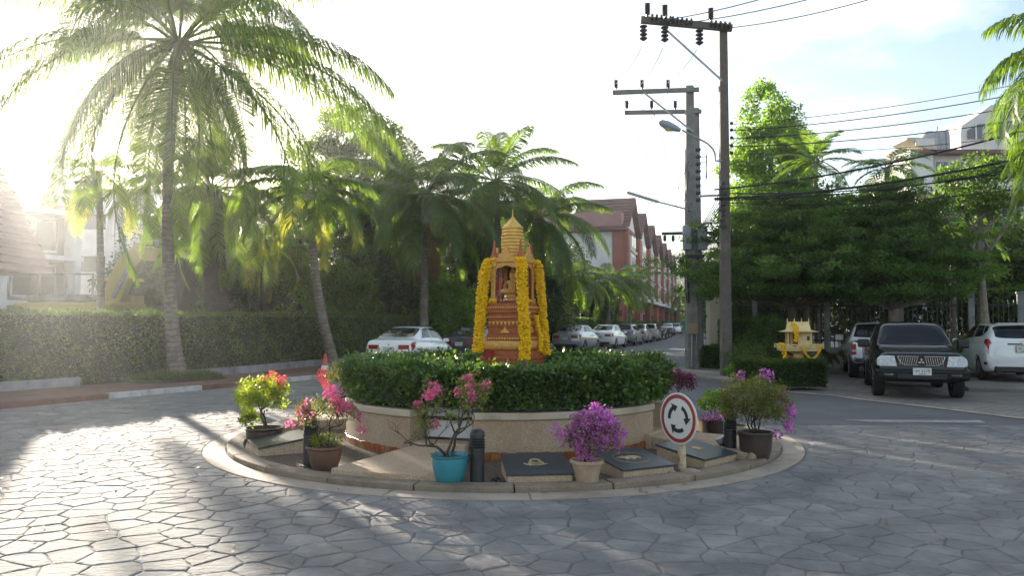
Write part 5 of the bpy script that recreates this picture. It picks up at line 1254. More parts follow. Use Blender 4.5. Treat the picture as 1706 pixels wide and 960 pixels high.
        F = [(i * n[1] + j, (i + 1) * n[1] + j, (i + 1) * n[1] + j + 1, i * n[1] + j + 1) for i in range(n[0] - 1) for j in range(n[1] - 1)]
        b = MB(); b.add(P, F); return b.build(name, m, parent, smooth=True)
def wheels_on(root, ys, r, tw, hx, n=5):
    for wy in ys:
        for sg in (-1, 1):
            w = empty('wheel', (sg * hx, wy, r)); w.parent = root
            s = MB(); s.lathe([(r * .66, -tw / 2), (r * .9, -tw / 2), (r * .985, -tw * .4), (r, -tw * .2), (r, tw * .2), (r * .985, tw * .4), (r * .9, tw / 2), (r * .66, tw / 2)], 30, axis='X', cap=False); s.build('tyre', MT['rubber'], w, smooth=True)
            s = MB(); s.lathe([(r * .66, -tw * .3), (r * .66, tw * .3)], 26, axis='X', cap=False); x = sg * tw * .38
            s.lathe([(r * .16, x - .02), (r * .16, x)], 14, axis='X'); s.lathe([(r * .68, x - .03), (r * .68, x), (r * .6, x), (r * .6, x - .03)], 26, axis='X', cap=False)
            for k in range(n):
                a = 2 * math.pi * k / n; s.bar((x - .012, 0, 0), (x - .012, r * .63 * math.cos(a), r * .63 * math.sin(a)), .045, .055)
            s.build('rim', MT['rim'], w, smooth=False)
            s = MB(); s.lathe([(r * .62, x * .2), (r * .62, x * .2 + .01)], 20, axis='X'); s.build('brake_disc', MT['darksteel'], w)
def text_mesh(txt, size, m, parent, loc, rot, name='lettering'):
    cu = bpy.data.curves.new('t', 'FONT'); cu.body = txt; cu.size = size; cu.align_x = 'CENTER'; cu.align_y = 'CENTER'; cu.resolution_u = 2
    o = bpy.data.objects.new('t', cu); COL.objects.link(o); bpy.context.view_layer.update(); me = bpy.data.meshes.new_from_object(o.evaluated_get(bpy.context.evaluated_depsgraph_get())); bpy.data.objects.remove(o)
    me.materials.clear(); q = link(name, me, m, parent); q.location = loc; q.rotation_euler = rot; return q
def plate(parent, y, z, face, txt=None, tilt=0):
    p = empty('number_plate', (0, y, z)); p.parent = parent; p.rotation_euler = (tilt, 0, 0)
    s = MB(); s.box((0, 0, 0), (.36, .014, .17)); s.build('plate_frame', MT['trim'], p); s = MB(); s.box((0, face * .006, 0), (.335, .014, .148)); s.build('plate_sheet', MT['plate'], p)
    if txt: text_mesh(txt, .082, MT['signblack'], p, (0, face * .0145, .012), (R(90), 0, R(180) if face > 0 else 0))
    else:                                                       # too small to read in the photograph: worn strokes
        s = MB()
        for k in range(6): s.box((-.115 + .042 * k + (.03 if k > 1 else 0), face * .0135, .014), (.022, .002, .06))
        o = s.build('plate_strokes', MT['lowwall'], p); o['kind'] = 'stuff'
    s = MB(); s.box((0, face * .0135, -.052), (.12, .002, .012)); s.build('province_line', MT['signblack'], p)

def sedan(label, paint_, grp, plate_txt, notch=False, stretch=1.0):
    W = 1.0; st = [(-2.21, .40, .80, .86, .60, .72, .66, .50), (-2.17, .33, .94, .985, .70, .79, .72, .58), (-2.0, .26, 1.0, 1.045, .77, .83, .755, .62), (-1.66, .22, 1.01, 1.10, .8, .845, .76, .62), (-1.3, .2, 1.0, 1.255, .81, .85, .765, .60), (-.85, .19, .985, 1.42, .81, .85, .765, .575), (-.3, .19, .965, 1.475, .81, .85, .765, .575), (.25, .19, .945, 1.465, .81, .85, .76, .575), (.7, .19, .925, 1.32, .81, .85, .755, .60), (1.13, .19, .9, 1.02, .81, .85, .75, .64), (1.3, .2, .87, .955, .8, .845, .74, .62), (1.75, .22, .79, .88, .78, .82, .70, .56), (2.05, .25, .69, .77, .73, .76, .62, .48), (2.19, .3, .57, .64, .62, .64, .5, .38), (2.22, .36, .53, .58, .52, .54, .42, .3)]
    c = CarShape(st); r_ = empty('parked_sedan'); tag(r_, label, 'car', grp)
    c.body('body', paint_, r_, (-1.27, 1.3), .305)
    c.centre('rear_window', ((-1.44, -.92), 7.3, (-1.6, -.86)), MT['carglass'], r_); c.centre('windshield', ((.5, 1.02), 7.3, (.42, 1.12)), MT['carglass'], r_)
    c.panel('side_window', [(-1.08, 6.35), (-.28, 6.35), (-.3, 7.25), (-.78, 7.2)], MT['carglass'], r_); c.panel('side_window', [(-.2, 6.35), (.82, 6.35), (.45, 7.2), (-.22, 7.25)], MT['carglass'], r_)
    c.panel('door_seam', [(-.25, 2.2), (-.235, 2.2), (-.235, 6.2), (-.25, 6.2)], MT['trim'], r_, .003, (2, 9)); c.panel('door_seam', [(.86, 2.2), (.873, 2.2), (.873, 6.0), (.86, 6.0)], MT['trim'], r_, .003, (2, 9))
    c.panel('door_handle', [(-.45, 5.2), (-.27, 5.2), (-.27, 5.4), (-.45, 5.4)], MT['chrome'], r_, .02, (3, 3)); c.panel('door_handle', [(.55, 5.2), (.73, 5.2), (.73, 5.4), (.55, 5.4)], MT['chrome'], r_, .02, (3, 3))
    c.panel('tail_lamp', [(-2.185, 3.6), (-1.86, 4.5), (-1.80, 5.35), (-2.175, 5.4)], MT['tail_red'], r_, .008, (7, 5))
    for sg in (-1, 1):
        s = MB(); s.box((sg * .52, -2.21, .815), (.36, .06, .14), rz=sg * .1); s.build('lamp_inner', MT['tail_red'], r_, bev=.015)
        s = MB(); s.box((sg * .42, -2.235, .80), (.1, .03, .05), rz=sg * .1); s.build('reverse_lamp', MT['tail_clear'], r_, bev=.01)
        s = MB(); s.box((sg * .93, .78, .98), (.2, .11, .13)); s.build('mirror', paint_, r_, bev=.035, segs=3)
    s = MB(); s.box((0, -2.213, .70), (.62, .03, .24)); s.build('plate_recess', paint_, r_, bev=.02); plate(r_, -2.235, .73, -1, plate_txt)
    s = MB(); s.box((0, -2.2, .36), (1.25, .1, .14)); s.build('bumper_lower', MT['trim'], r_, bev=.03); s = MB(); s.lathe([(.035, -.01), (.035, .01)], 18, (0, -2.195, .88), axis='Y'); s.build('badge', MT['chrome'], r_)
    c.panel('head_lamp', [(1.78, 5.3), (2.1, 5.0), (2.12, 6.0), (1.85, 6.3)], MT['headlamp'], r_, .006, (6, 5))
    s = MB(); s.box((0, 0, .27), (1.0, 3.6, .1)); s.build('underside', MT['trim'], r_)
    wheels_on(r_, (-1.27, 1.3), .305, .19, .745); return r_
def place(r_, X, Y, heading, z=0.004):
    """heading: direction of the nose, degrees to the right of +Y"""
    r_.location = (X, Y, z); r_.rotation_euler = (0, 0, -R(heading)); return r_
def place_rear(r_, pxc, Y, heading, half=2.2):
    h = R(heading); X = (pxc - CX) / FPX * Y; return place(r_, X + math.sin(h) * half, Y + math.cos(h) * half, heading)
# ---- hatchback
def hatch():
    st = [(-2.05, .36, .70, .76, .60, .72, .66, .50), (-2.02, .30, .93, 1.0, .72, .80, .73, .56), (-1.92, .26, 1.03, 1.13, .78, .83, .755, .57), (-1.72, .23, 1.04, 1.34, .8, .845, .765, .565), (-1.5, .22, 1.03, 1.445, .81, .85, .765, .57), (-.9, .2, 1.0, 1.475, .81, .85, .765, .575), (-.2, .19, .97, 1.485, .81, .85, .765, .58), (.3, .19, .95, 1.455, .81, .85, .76, .575), (.8, .19, .925, 1.27, .81, .85, .755, .60), (1.2, .19, .9, 1.0, .81, .85, .74, .62), (1.6, .21, .8, .88, .78, .82, .7, .56), (1.9, .25, .68, .75, .7, .74, .6, .46), (2.03, .32, .56, .62, .56, .58, .46, .34)]
    c = CarShape(st); r_ = empty('parked_hatchback'); tag(r_, 'white parked hatchback with large red tail lamp at the edge of the car park', 'car', 'cars in the car park')
    pw = MT['p_white']; c.body('body', pw, r_, (-1.22, 1.3), .305)
    c.centre('rear_window', ((-1.9, -1.62), 7.15, (-1.955, -1.6)), MT['carglass'], r_, .008); c.centre('windshield', ((.6, 1.08), 7.3, (.5, 1.18)), MT['carglass'], r_)
    c.panel('side_window', [(-1.2, 6.4), (-.36, 6.35), (-.38, 7.25), (-.98, 7.2)], MT['carglass'], r_); c.panel('side_window', [(-.28, 6.35), (.86, 6.35), (.52, 7.2), (-.3, 7.25)], MT['carglass'], r_); c.panel('quarter_glass', [(-1.5, 6.7), (-1.27, 6.42), (-1.06, 7.2), (-1.36, 7.2)], MT['carglass'], r_)
    c.panel('tail_lamp', [(-2.03, 4.6), (-1.78, 4.9), (-1.7, 6.15), (-2.01, 6.4)], MT['tail_red'], r_, .012, (7, 6)); c.panel('reverse_lamp', [(-2.035, 4.1), (-1.83, 4.4), (-1.8, 4.9), (-2.033, 4.6)], MT['tail_clear'], r_, .012, (6, 4))
    c.panel('reflector', [(-2.0, 2.5), (-1.85, 2.5), (-1.85, 2.75), (-2.0, 2.75)], MT['tail_red'], r_, .01, (3, 3))
    c.panel('door_seam', [(-.33, 2.2), (-.315, 2.2), (-.315, 6.2), (-.33, 6.2)], MT['trim'], r_, .003, (2, 9)); c.panel('door_seam', [(.9, 2.2), (.913, 2.2), (.913, 6.0), (.9, 6.0)], MT['trim'], r_, .003, (2, 9))
    c.panel('door_handle', [(-.56, 5.2), (-.38, 5.2), (-.38, 5.4), (-.56, 5.4)], pw, r_, .02, (3, 3)); c.panel('door_handle', [(.55, 5.2), (.73, 5.2), (.73, 5.4), (.55, 5.4)], pw, r_, .02, (3, 3))
    s = MB(); s.box((0, -2.0, .955), (.7, .08, .035)); s.build('tailgate_strip', MT['trim'], r_, bev=.01); s = MB(); s.lathe([(.05, -.012), (.05, .012)], 20, (0, -2.035, 1.0), axis='Y'); s.build('badge', MT['chrome'], r_)
    plate(r_, -2.06, .83, -1); s = MB(); s.box((0, -2.01, .32), (1.3, .12, .16)); s.build('bumper_lower', MT['trim'], r_, bev=.03)
    s = MB(); s.box((0, -1.62, 1.468), (1.0, .22, .025)); s.build('spoiler', pw, r_, bev=.01); s = MB(); s.tube([(0, -1.9, 1.05), (.3, -1.94, 1.1)], .012, 6); s.build('rear_wiper', MT['trim'], r_)
    for sg in (-1, 1): s = MB(); s.box((sg * .93, .85, .98), (.2, .11, .13)); s.build('mirror', pw, r_, bev=.035, segs=3)
    s = MB(); s.box((0, 0, .27), (1.0, 3.4, .1)); s.build('underside', MT['trim'], r_)
    wheels_on(r_, (-1.22, 1.3), .305, .19, .745); return r_

G_C = 'cars parked along the left kerb'
car0 = sedan('white parked sedan with red wraparound tail lamps, directly left of the shrine', MT['p_white'], G_C, None)
place_rear(car0, 648, 25, 14)
def recolour(src, pm, label):
    c = copy_tree(src); c['label'] = label
    for ch in c.children:
        if len(ch.material_slots) and ch.material_slots[0].material == MT['p_white']:
            ch.material_slots[0].link = 'OBJECT'; ch.material_slots[0].material = pm
    return c
place_rear(recolour(car0, MT['p_plum'], 'dark plum sedan half hidden behind the left shrine garland'), 765, 31.5, 17)
place_rear(recolour(car0, MT['p_silver'], 'silver sedan parked just right of the shrine'), 942, 42, 22)
place_rear(recolour(car0, MT['p_white'], 'white sedan parked in front of the silver sedan, under the small palms'), 998, 46.8, 21)
HB = hatch(); place_rear(HB, 1704, 19.3, 19, 2.05).location.z = .114
place_rear(recolour(HB, MT['p_grey'], 'grey hatchback parked third from the shrine'), 1035, 52.5, 19, 2.05)['group'] = G_C
place_rear(recolour(car0, MT['p_silver'], 'second silver sedan, parked between the grey and beige hatchbacks'), 1058, 58.5, 17)
place_rear(recolour(HB, MT['p_beige'], 'beige hatchback parked last before the motorcycles'), 1078, 64.5, 16)['group'] = G_C
place_rear(recolour(car0, MT['p_grey'], 'dark grey car far along the street beyond the motorcycles'), 1110, 92, 15)
q = recolour(car0, MT['p_white'], 'white car facing the viewer at the far end of the parked row'); place(q, (1125 - CX) / FPX * 108, 108, 195)

# ---- pickups
def pickup(label, pm, name, txt):
    st = [(-2.5, .52, .98, 1.0, .74, .80, .78, .74), (-2.47, .48, 1.03, 1.045, .80, .86, .83, .79), (-1.6, .42, 1.05, 1.065, .82, .88, .84, .80), (-.98, .36, 1.05, 1.065, .82, .88, .84, .80), (-.9, .34, 1.06, 1.14, .82, .88, .82, .76), (-.72, .32, 1.06, 1.62, .82, .88, .81, .63), (-.5, .3, 1.06, 1.70, .82, .88, .81, .62), (.2, .3, 1.05, 1.72, .82, .88, .81, .62), (.5, .3, 1.04, 1.67, .82, .88, .81, .62), (.85, .3, 1.03, 1.42, .82, .88, .80, .66), (1.2, .3, 1.02, 1.12, .82, .88, .80, .72), (1.4, .32, 1.0, 1.075, .82, .88, .79, .70), (1.9, .34, .96, 1.04, .82, .87, .78, .66), (2.28, .36, .92, .99, .81, .85, .76, .62), (2.42, .38, .85, .91, .79, .82, .74, .58), (2.46, .42, .78, .82, .74, .77, .70, .5)]
    st = [(q[0], q[1], q[2], q[2] + (q[3] - q[2]) * .86) + q[4:] for q in st]; c = CarShape(st); r_ = empty(name); tag(r_, label, 'pickup truck', 'cars in the car park'); c.body('body', pm, r_, (-1.45, 1.5), .365)
    c.centre('windshield', ((.56, 1.12), 7.3, (.46, 1.2)), MT['carglass'], r_); c.centre('rear_window', ((-.86, -.7), 7.5, (-.88, -.68)), MT['carglass'], r_)
    c.panel('side_window', [(-.62, 6.35), (-.0, 6.35), (-.02, 7.3), (-.55, 7.3)], MT['carglass'], r_); c.panel('side_window', [(.08, 6.35), (.98, 6.35), (.6, 7.25), (.06, 7.3)], MT['carglass'], r_)
    c.panel('door_seam', [(.03, 2.2), (.045, 2.2), (.045, 6.2), (.03, 6.2)], MT['trim'], r_, .003, (2, 9)); c.panel('door_seam', [(1.02, 2.2), (1.033, 2.2), (1.033, 6.0), (1.02, 6.0)], MT['trim'], r_, .003, (2, 9))
    s = MB(); s.box((0, -1.72, 1.062), (1.42, 1.38, .02)); s.build('bed_liner', MT['trim'], r_)
    for sg in (-1, 1):
        s = MB(); s.box((sg * 1.0, .88, 1.13), (.24, .12, .19)); s.build('mirror', MT['trim'] if pm == MT['p_black'] else pm, r_, bev=.04, segs=3)
        s = MB(); P = [(sg * .45, .69), (sg * .76, .69), (sg * .83, .72), (sg * .82, .85), (sg * .75, .91), (sg * .50, .91)]
        n = len(P); s.add([(x, 2.55 - abs(x) * .06, z) for x, z in P] + [(x, 2.36, z) for x, z in P], [tuple(range(n)), tuple(range(n, 2 * n))[::-1]] + [(i, (i + 1) % n, (i + 1) % n + n, i + n) for i in range(n)]); s.build('head_lamp', MT['headlamp'], r_, bev=.012)
        s = MB()
        for k in range(8): x = sg * (.075 + .042 * k); s.bar((x, 2.487, .88), (x - sg * .03 * 0 + sg * .028, 2.487, .735), .011, .03, up=(0, 1, 0))
        s.tube([(sg * .06, 2.49, .72), (sg * .3, 2.485, .72), (sg * .385, 2.48, .775), (sg * .43, 2.475, .895)], .011, 6); s.tube([(sg * .05, 2.49, .9), (sg * .43, 2.475, .9)], .007, 6); s.build('grille_bars', MT['chrome'], r_)
        s = MB(); s.box((sg * .24, 2.455, .81), (.38, .03, .17)); s.build('grille_recess', MT['trim'], r_)
        s = MB(); s.box((sg * .62, 2.56, .53), (.2, .02, .055)); s.build('fog_lamp', MT['tail_clear'], r_, bev=.01)
        s = MB(); s.box((sg * .8, -2.49, .86), (.13, .04, .3)); s.build('tail_lamp', MT['tail_red'], r_, bev=.015); s = MB(); s.box((sg * .8, -2.497, .82), (.11, .04, .07)); s.build('reverse_lamp', MT['tail_clear'], r_, bev=.01)
    s = MB()
    for k in range(3):                                          # three-pointed badge of diamonds
        a = R(90 + 120 * k); e = Vector((math.cos(a), 0, math.sin(a))); w_ = Vector((-math.sin(a), 0, math.cos(a))); o_ = Vector((0, 2.505, .80))
        s.add([o_, o_ + e * .035 + w_ * .022, o_ + e * .07, o_ + e * .035 - w_ * .022], [(0, 1, 2, 3)])
    s.build('badge', MT['chrome'], r_)
    s = MB(); s.box((0, 2.49, .53), (1.72, .16, .22)); s.build('front_bumper', pm, r_, bev=.05, segs=3); s = MB(); s.box((0, 2.565, .5), (.9, .03, .1)); s.build('bumper_grille', MT['trim'], r_)
    plate(r_, 2.585, .60, 1, txt); s = MB(); s.box((0, -2.54, .58), (1.6, .14, .15)); s.build('rear_bumper', MT['chrome'], r_, bev=.03); plate(r_, -2.62, .6, -1, txt)
    s = MB(); s.box((0, -2.5, 1.0), (.3, .05, .06)); s.build('tailgate_handle', MT['trim'], r_, bev=.01)
    s = MB(); s.box((0, 0, .46), (1.0, 4.2, .12)); s.build('underside', MT['trim'], r_)
    wheels_on(r_, (-1.45, 1.5), .365, .24, .755, 6); return r_
h = 201.6; X = (1533 - CX) / FPX * 15.9
place(pickup('black pickup truck with chrome grille bars facing the island', MT['p_black'], 'parked_pickup', 'บท 2278'), X + math.sin(R(21.6)) * 2.5, 15.9 + math.cos(R(21.6)) * 2.5, h, .012)
place_rear(pickup('white pickup truck seen from behind, beyond the black pickup', MT['p_white'], 'parked_pickup', None), 1474, 21.3, 20, 2.5)

# ---- motorcycles
def motorbike(label, X, Y, heading, m):
    r_ = empty('motorcycle', (X, Y, .004)); r_.rotation_euler = (0, 0, -R(heading)); tag(r_, label, 'motorcycle', 'motorcycles parked along the street')
    for wy in (-.6, .62):
        w = empty('wheel', (0, wy, .29)); w.parent = r_; s = MB(); s.lathe([(.2, -.045), (.28, -.04), (.29, 0), (.28, .04), (.2, .045)], 22, axis='X', cap=False); s.build('tyre', MT['rubber'], w, smooth=True)
        s = MB()
        for k in range(5): a = 1.2566 * k; s.bar((0, 0, 0), (0, .21 * math.cos(a), .21 * math.sin(a)), .03)
        s.build('rim', MT['rim'], w)
    s = MB(); s.box((0, -.05, .5), (.22, .6, .22)); s.box((0, -.5, .66), (.2, .5, .16), rx=.15); s.box((0, .36, .72), (.28, .16, .46), rx=-.35); s.build('body', MT[m], r_, bev=.05, segs=2)
    s = MB(); s.box((0, -.35, .79), (.26, .75, .09)); s.build('seat', MT['rubber'], r_, bev=.03, segs=2)
    s = MB(); s.tube([(-.33, .28, 1.04), (-.1, .38, .98), (.1, .38, .98), (.33, .28, 1.04)], .016, 6); s.tube([(0, .62, .29), (0, .42, .95)], .03, 6); s.build('handlebar', MT['darksteel'], r_)
    s = MB(); s.lathe([(.08, 0), (.07, .06), (.03, .09)], 14, (0, -.74, .72), axis='Y'); s.build('tail_lamp', MT['tail_red'], r_)
    s = MB(); s.tube([(.12, .1, .34), (.15, -.3, .33), (.16, -.75, .42)], .045, 8); s.build('exhaust', MT['darksteel'], r_)
for k, (px, Y, hd, m, lab) in enumerate(((1097, 70, 60, 'p_black', 'black motorcycle parked just beyond the beige hatchback'), (1103, 74, 55, 'p_grey', 'grey motorcycle second beyond the beige hatchback'), (1108, 79, 62, 'p_black', 'black motorcycle last in the motorcycle row'))):
    motorbike(lab, (px - CX) / FPX * Y, Y, hd, m)
# ================================================================== townhouses along the street
ST = Vector((.27, 1, 0)).normalized(); SN = Vector((-ST.y, ST.x, 0))           # along the street, to the left of it
def fac(Y): return Vector((.27 * Y - 9.5, Y, 0))
def house_frame(Y0): return fac(Y0)
class Fr:
    """local frame: a along the street, b away from it to the left, z up"""
    def __init__(s, o): s.o = o
    def p(s, a, b, z): return ST * a + SN * b + Vector((0, 0, z))
    def box(s, mb, a0, a1, b0, b1, z0, z1):
        P = [s.p(a, b, z) for a in (a0, a1) for b in (b0, b1) for z in (z0, z1)]
        mb.add(P, [(0, 1, 3, 2), (4, 6, 7, 5), (0, 4, 5, 1), (2, 3, 7, 6), (0, 2, 6, 4), (1, 5, 7, 3)])
def townhouse(label, Yc, wide, first=False):
    o = fac(Yc); root = empty('townhouse', o); tag(root, label, 'house', 'row of red and white townhouses'); f = Fr(o); w = wide / 2
    m = MB(); f.box(m, -w, w, 0, 9, 0, 11.0); m.build('wall', MT['redwall'], root)
    m = MB(); ov = .7; rz = 14.4                                    # gable roof, ridge square to the street
    A = [f.p(-w * .96, -ov, 10.9), f.p(w * .96, -ov, 10.9), f.p(0, -ov, rz), f.p(-w * .96, 5.2, 10.9), f.p(w * .96, 5.2, 10.9), f.p(0, 5.2, rz)]
    B = [p + Vector((0, 0, .22)) for p in A]
    m.add([A[0], A[2], A[5], A[3], B[0], B[2], B[5], B[3]], [(0, 1, 2, 3), (4, 7, 6, 5), (0, 4, 5, 1), (1, 5, 6, 2), (2, 6, 7, 3), (3, 7, 4, 0)])
    m.add([A[1], A[2], A[5], A[4], B[1], B[2], B[5], B[4]], [(0, 3, 2, 1), (4, 5, 6, 7), (0, 1, 5, 4), (1, 2, 6, 5), (2, 3, 7, 6), (3, 0, 4, 7)])
    rf = m.build('roof', MT['rooftile'], root)
    m = MB()                                                         # tile courses
    for k in range(1, 9):
        t = k / 9
        for sg in (-1, 1):
            m.bar(f.p(sg * w * .96 * (1 - t), -ov - .02, 11.16 + (rz - 10.9) * t), f.p(sg * w * .96 * (1 - t), 5.2, 11.16 + (rz - 10.9) * t), .12, .05)
    m.build('tile_courses', MT['rooftile'], rf)
    m = MB(); m.add([f.p(-w * .86, -.12, 11.0), f.p(w * .86, -.12, 11.0), f.p(0, -.12, rz - .4), f.p(-w * .86, .3, 11.0), f.p(w * .86, .3, 11.0), f.p(0, .3, rz - .4)], [(0, 1, 2), (3, 5, 4), (0, 3, 4, 1), (1, 4, 5, 2), (2, 5, 3, 0)]); m.build('gable_wall', MT['whitecon'], root)
    m = MB(); f.box(m, -w * .36, w * .36, -.4, 0, 4.4, 11.0); m.build('bay', MT['whitecon'], root)
    for a0 in (-w + .02, w - 1.12): m = MB(); f.box(m, a0, a0 + 1.1, -.6, 0, 0, 10.8); m.build('pier', MT['redwall'], root)
    for z in (5.0, 7.2, 9.3):
        for a0 in (-w * .3, w * .05):
            m = MB(); f.box(m, a0, a0 + w * .25, -.47, -.35, z, z + 1.4); wn = m.build('window', MT['frame_white'], root)
            m = MB(); f.box(m, a0 + .08, a0 + w * .25 - .08, -.49, -.4, z + .08, z + 1.32); m.build('pane', MT['glass'], wn)
        m = MB(); f.box(m, -w * .4, w * .4, -.6, -.35, z - .5, z - .3); m.build('sill_band', MT['whitecon'], root)
    m = MB(); f.box(m, -w, w, -1.1, 0, 3.9, 4.25); m.build('canopy', MT['whitecon'], root)
    for a0 in (-w * .55, w * .2):
        m = MB(); f.box(m, a0, a0 + w * .36, -.06, .1, .1, 2.7); d = m.build('shopfront', MT['frame_white'], root); m = MB(); f.box(m, a0 + .1, a0 + w * .36 - .1, -.09, 0, .2, 2.6); m.build('pane', MT['glass'], d)
    if first:                                                        # the end wall facing the island
        m = MB(); f.box(m, -w - .12, -w, .95, 8.8, 4.0, 10.4); m.build('end_wall', MT['whitecon'], root)
        m = MB(); f.box(m, -w - .3, -w, -.1, .9, 0, 10.5); m.build('corner_pier', MT['redwall'], root)
        m = MB(); f.box(m, -w - .9, w * .2, -.5, 13, 10.5, 10.9); m.build('eave_slab', MT['rooftile'], root)
        m = MB(); f.box(m, -w - .5, -w - .3, 0, 6.5, 10.9, 12.3); f.box(m, -w - .3, -w + 1.2, 0, .2, 10.9, 12.3); m.build('parapet', MT['pinkwall'], root)
        m = MB(); f.box(m, -w - .3, w * .3, 6.6, 13.5, 10.9, 13.6); m.build('stair_block', MT['pinkwall'], root); m = MB(); f.box(m, -w - .55, w * .3 + .2, 6.4, 13.7, 13.6, 13.85); m.build('stair_roof', MT['rooftile'], root)
        m = MB(); f.box(m, -w - .02, w, 9, 14, 0, 10.5); m.build('rear_wall', MT['redwall'], root)
        for b0 in (1.2, 4.6):
            m = MB(); f.box(m, -w - .16, -w, b0, b0 + 2.2, .6, 2.9); wn = m.build('window', MT['frame_white'], root)
            for q in range(2): m = MB(); f.box(m, -w - .2, -w - .1, b0 + .1 + q * 1.05, b0 + 1.05 + q * 1.05, .7, 2.8); m.build('pane', MT['glass'], wn)
    return root
names = ['first townhouse of the row, white end wall with red corner pier and pink parapet', 'second townhouse of the row', 'third townhouse of the row', 'fourth townhouse of the row', 'fifth townhouse of the row', 'sixth townhouse of the row', 'last townhouse of the row at the street end']
for k, Yc in enumerate((80.5, 92.0, 103.5, 115.0, 126.5, 138.0, 149.5)): townhouse(names[k] + ('' if k in (0, 6) else ', counted from the white end wall'), Yc, 11.9, k == 0)

# shed with green netting at the end of the street
b = at(1150, 556, 125); r_ = empty('open_shed', (b.x, 125, 0)); tag(r_, 'open shed with flat roof and green netting across the street end', 'shed')
s = MB(); s.box((0, 0, 3.4), (18, 5, .3)); s.build('roof', MT['lowwall'], r_)
for k in range(7): s = MB(); s.box((-8.6 + k * 2.86, -2.2, 1.7), (.16, .16, 3.3)); s.build('post', MT['darksteel'], r_)
s = MB(); s.box((0, -2.0, 1.0), (17, .06, 1.5)); s.build('netting', MT['greennet'], r_)

# ================================================================== left buildings
SF = Vector((-.523, -.853, 0)); SB = Vector((-.853, .523, 0))                  # facade direction and depth of the apartment block
def L_box(mb, o, a0, a1, b0, b1, z0, z1):
    P = [SF * a + SB * b + Vector((0, 0, z)) for a in (a0, a1) for b in (b0, b1) for z in (z0, z1)]
    mb.add(P, [(0, 1, 3, 2), (4, 6, 7, 5), (0, 4, 5, 1), (2, 3, 7, 6), (0, 2, 6, 4), (1, 5, 7, 3)])
o = at(133, 537, 50); o.z = 0
r_ = empty('apartment_block', o); tag(r_, 'white apartment block with brown balconies behind the excavator', 'building')
FL = 2.9
m = MB(); L_box(m, o, .0, 22, 1.4, 11, 0, 9.2); m.build('wall', MT['brown_wall'], r_)
m = MB(); L_box(m, o, -.4, 22.4, -.4, 11.4, 9.2, 9.6); m.build('roof_slab', MT['whitecon'], r_)
for k in range(3):
    z = FL * (k + 1); m = MB(); L_box(m, o, -.15, 22, 0, 1.4, z - .25, z + .05); m.build('balcony_slab', MT['whitecon'], r_)
    for j in range(5):
        m = MB(); L_box(m, o, j * 4.4, j * 4.4 + .35, .02, 1.4, z - FL + .05, z - .25); m.build('column', MT['whitecon'], r_)
        m = MB(); L_box(m, o, j * 4.4 + .9, j * 4.4 + 3.6, 1.3, 1.45, z - FL + .3, z - .5); w_ = m.build('window', MT['frame_white'], r_)
        for q in range(2): m = MB(); L_box(m, o, j * 4.4 + 1.0 + q * 1.3, j * 4.4 + 2.2 + q * 1.3, 1.26, 1.4, z - FL + .4, z - .6); m.build('pane', MT['glass'], w_)
# long building behind the palms
o = at(232, 537, 66); r_ = empty('long_building', (o.x, 66, 0)); tag(r_, 'long pale building with a flat roof behind the palms', 'building')
m = MB(); m.box((0, 6, 6.3), (12, 12, 12.6)); m.build('wall', MT['whitecon'], r_); m = MB(); m.box((0, 6, 12.8), (13, 13, .4)); m.build('roof', MT['brown_wall'], r_)
for k in range(3):
    for j in range(3): m = MB(); m.box((-4 + j * 4, -.02, 3 + k * 3.6), (2.2, .1, 1.5)); w_ = m.build('window', MT['frame_white'], r_); m = MB(); m.box((-4 + j * 4, -.08, 3 + k * 3.6), (2.0, .08, 1.3)); m.build('pane', MT['glass'], w_)
# pavilion with tiled roof at the far left
o = at(10, 537, 30); r_ = empty('pavilion', (o.x - 2.0, 30, .08)); tag(r_, 'pavilion with a steep red tiled roof behind the hedge', 'pavilion')
m = MB(); W_, D_, z0, z1 = 2.3, 2.6, 3.5, 8.6
P = [(-W_, -D_, z0), (W_, -D_, z0), (W_, D_, z0), (-W_, D_, z0), (-W_ * .45, -D_ * .4, z1 - .9), (W_ * .45, -D_ * .4, z1 - .9), (W_ * .45, D_ * .4, z1 - .9), (-W_ * .45, D_ * .4, z1 - .9), (-W_ * .35, 0, z1), (W_ * .35, 0, z1)]
m.add(P, [(3, 2, 1, 0), (0, 1, 5, 4), (1, 2, 6, 5), (2, 3, 7, 6), (3, 0, 4, 7), (4, 5, 9, 8), (5, 6, 9), (6, 7, 8, 9), (7, 4, 8)]); rf = m.build('roof', MT['pinkwall'], r_); m = MB()
for k in range(14):
    t = k / 14; hx, hy, zz_ = W_ * (1 - .55 * t), D_ * (1 - .6 * t), z0 + (z1 - .9 - z0) * t
    for a_, b_ in (((-hx, -hy), (hx, -hy)), ((hx, -hy), (hx, hy))): m.bar((*a_, zz_ + .03), (*b_, zz_ + .03), .1, .07)
m.build('tile_courses', MT['rooftile'], rf)
for sx_ in (-1, 1):
    for sy_ in (-1, 1): m = MB(); m.box((sx_ * 1.8, sy_ * 2.1, 1.75), (.3, .3, 3.6)); m.build('post', MT['brown_wall'], r_)
m = MB(); m.box((0, -2.1, .9), (3.4, .12, .14)); m.box((0, 2.1, .5), (3.4, .1, .9)); m.build('rail', MT['brown_wall'], r_)
m = MB(); m.box((0, 0, .08), (5.6, 5.6, .16)); m.build('floor', MT['lowwall'], r_)
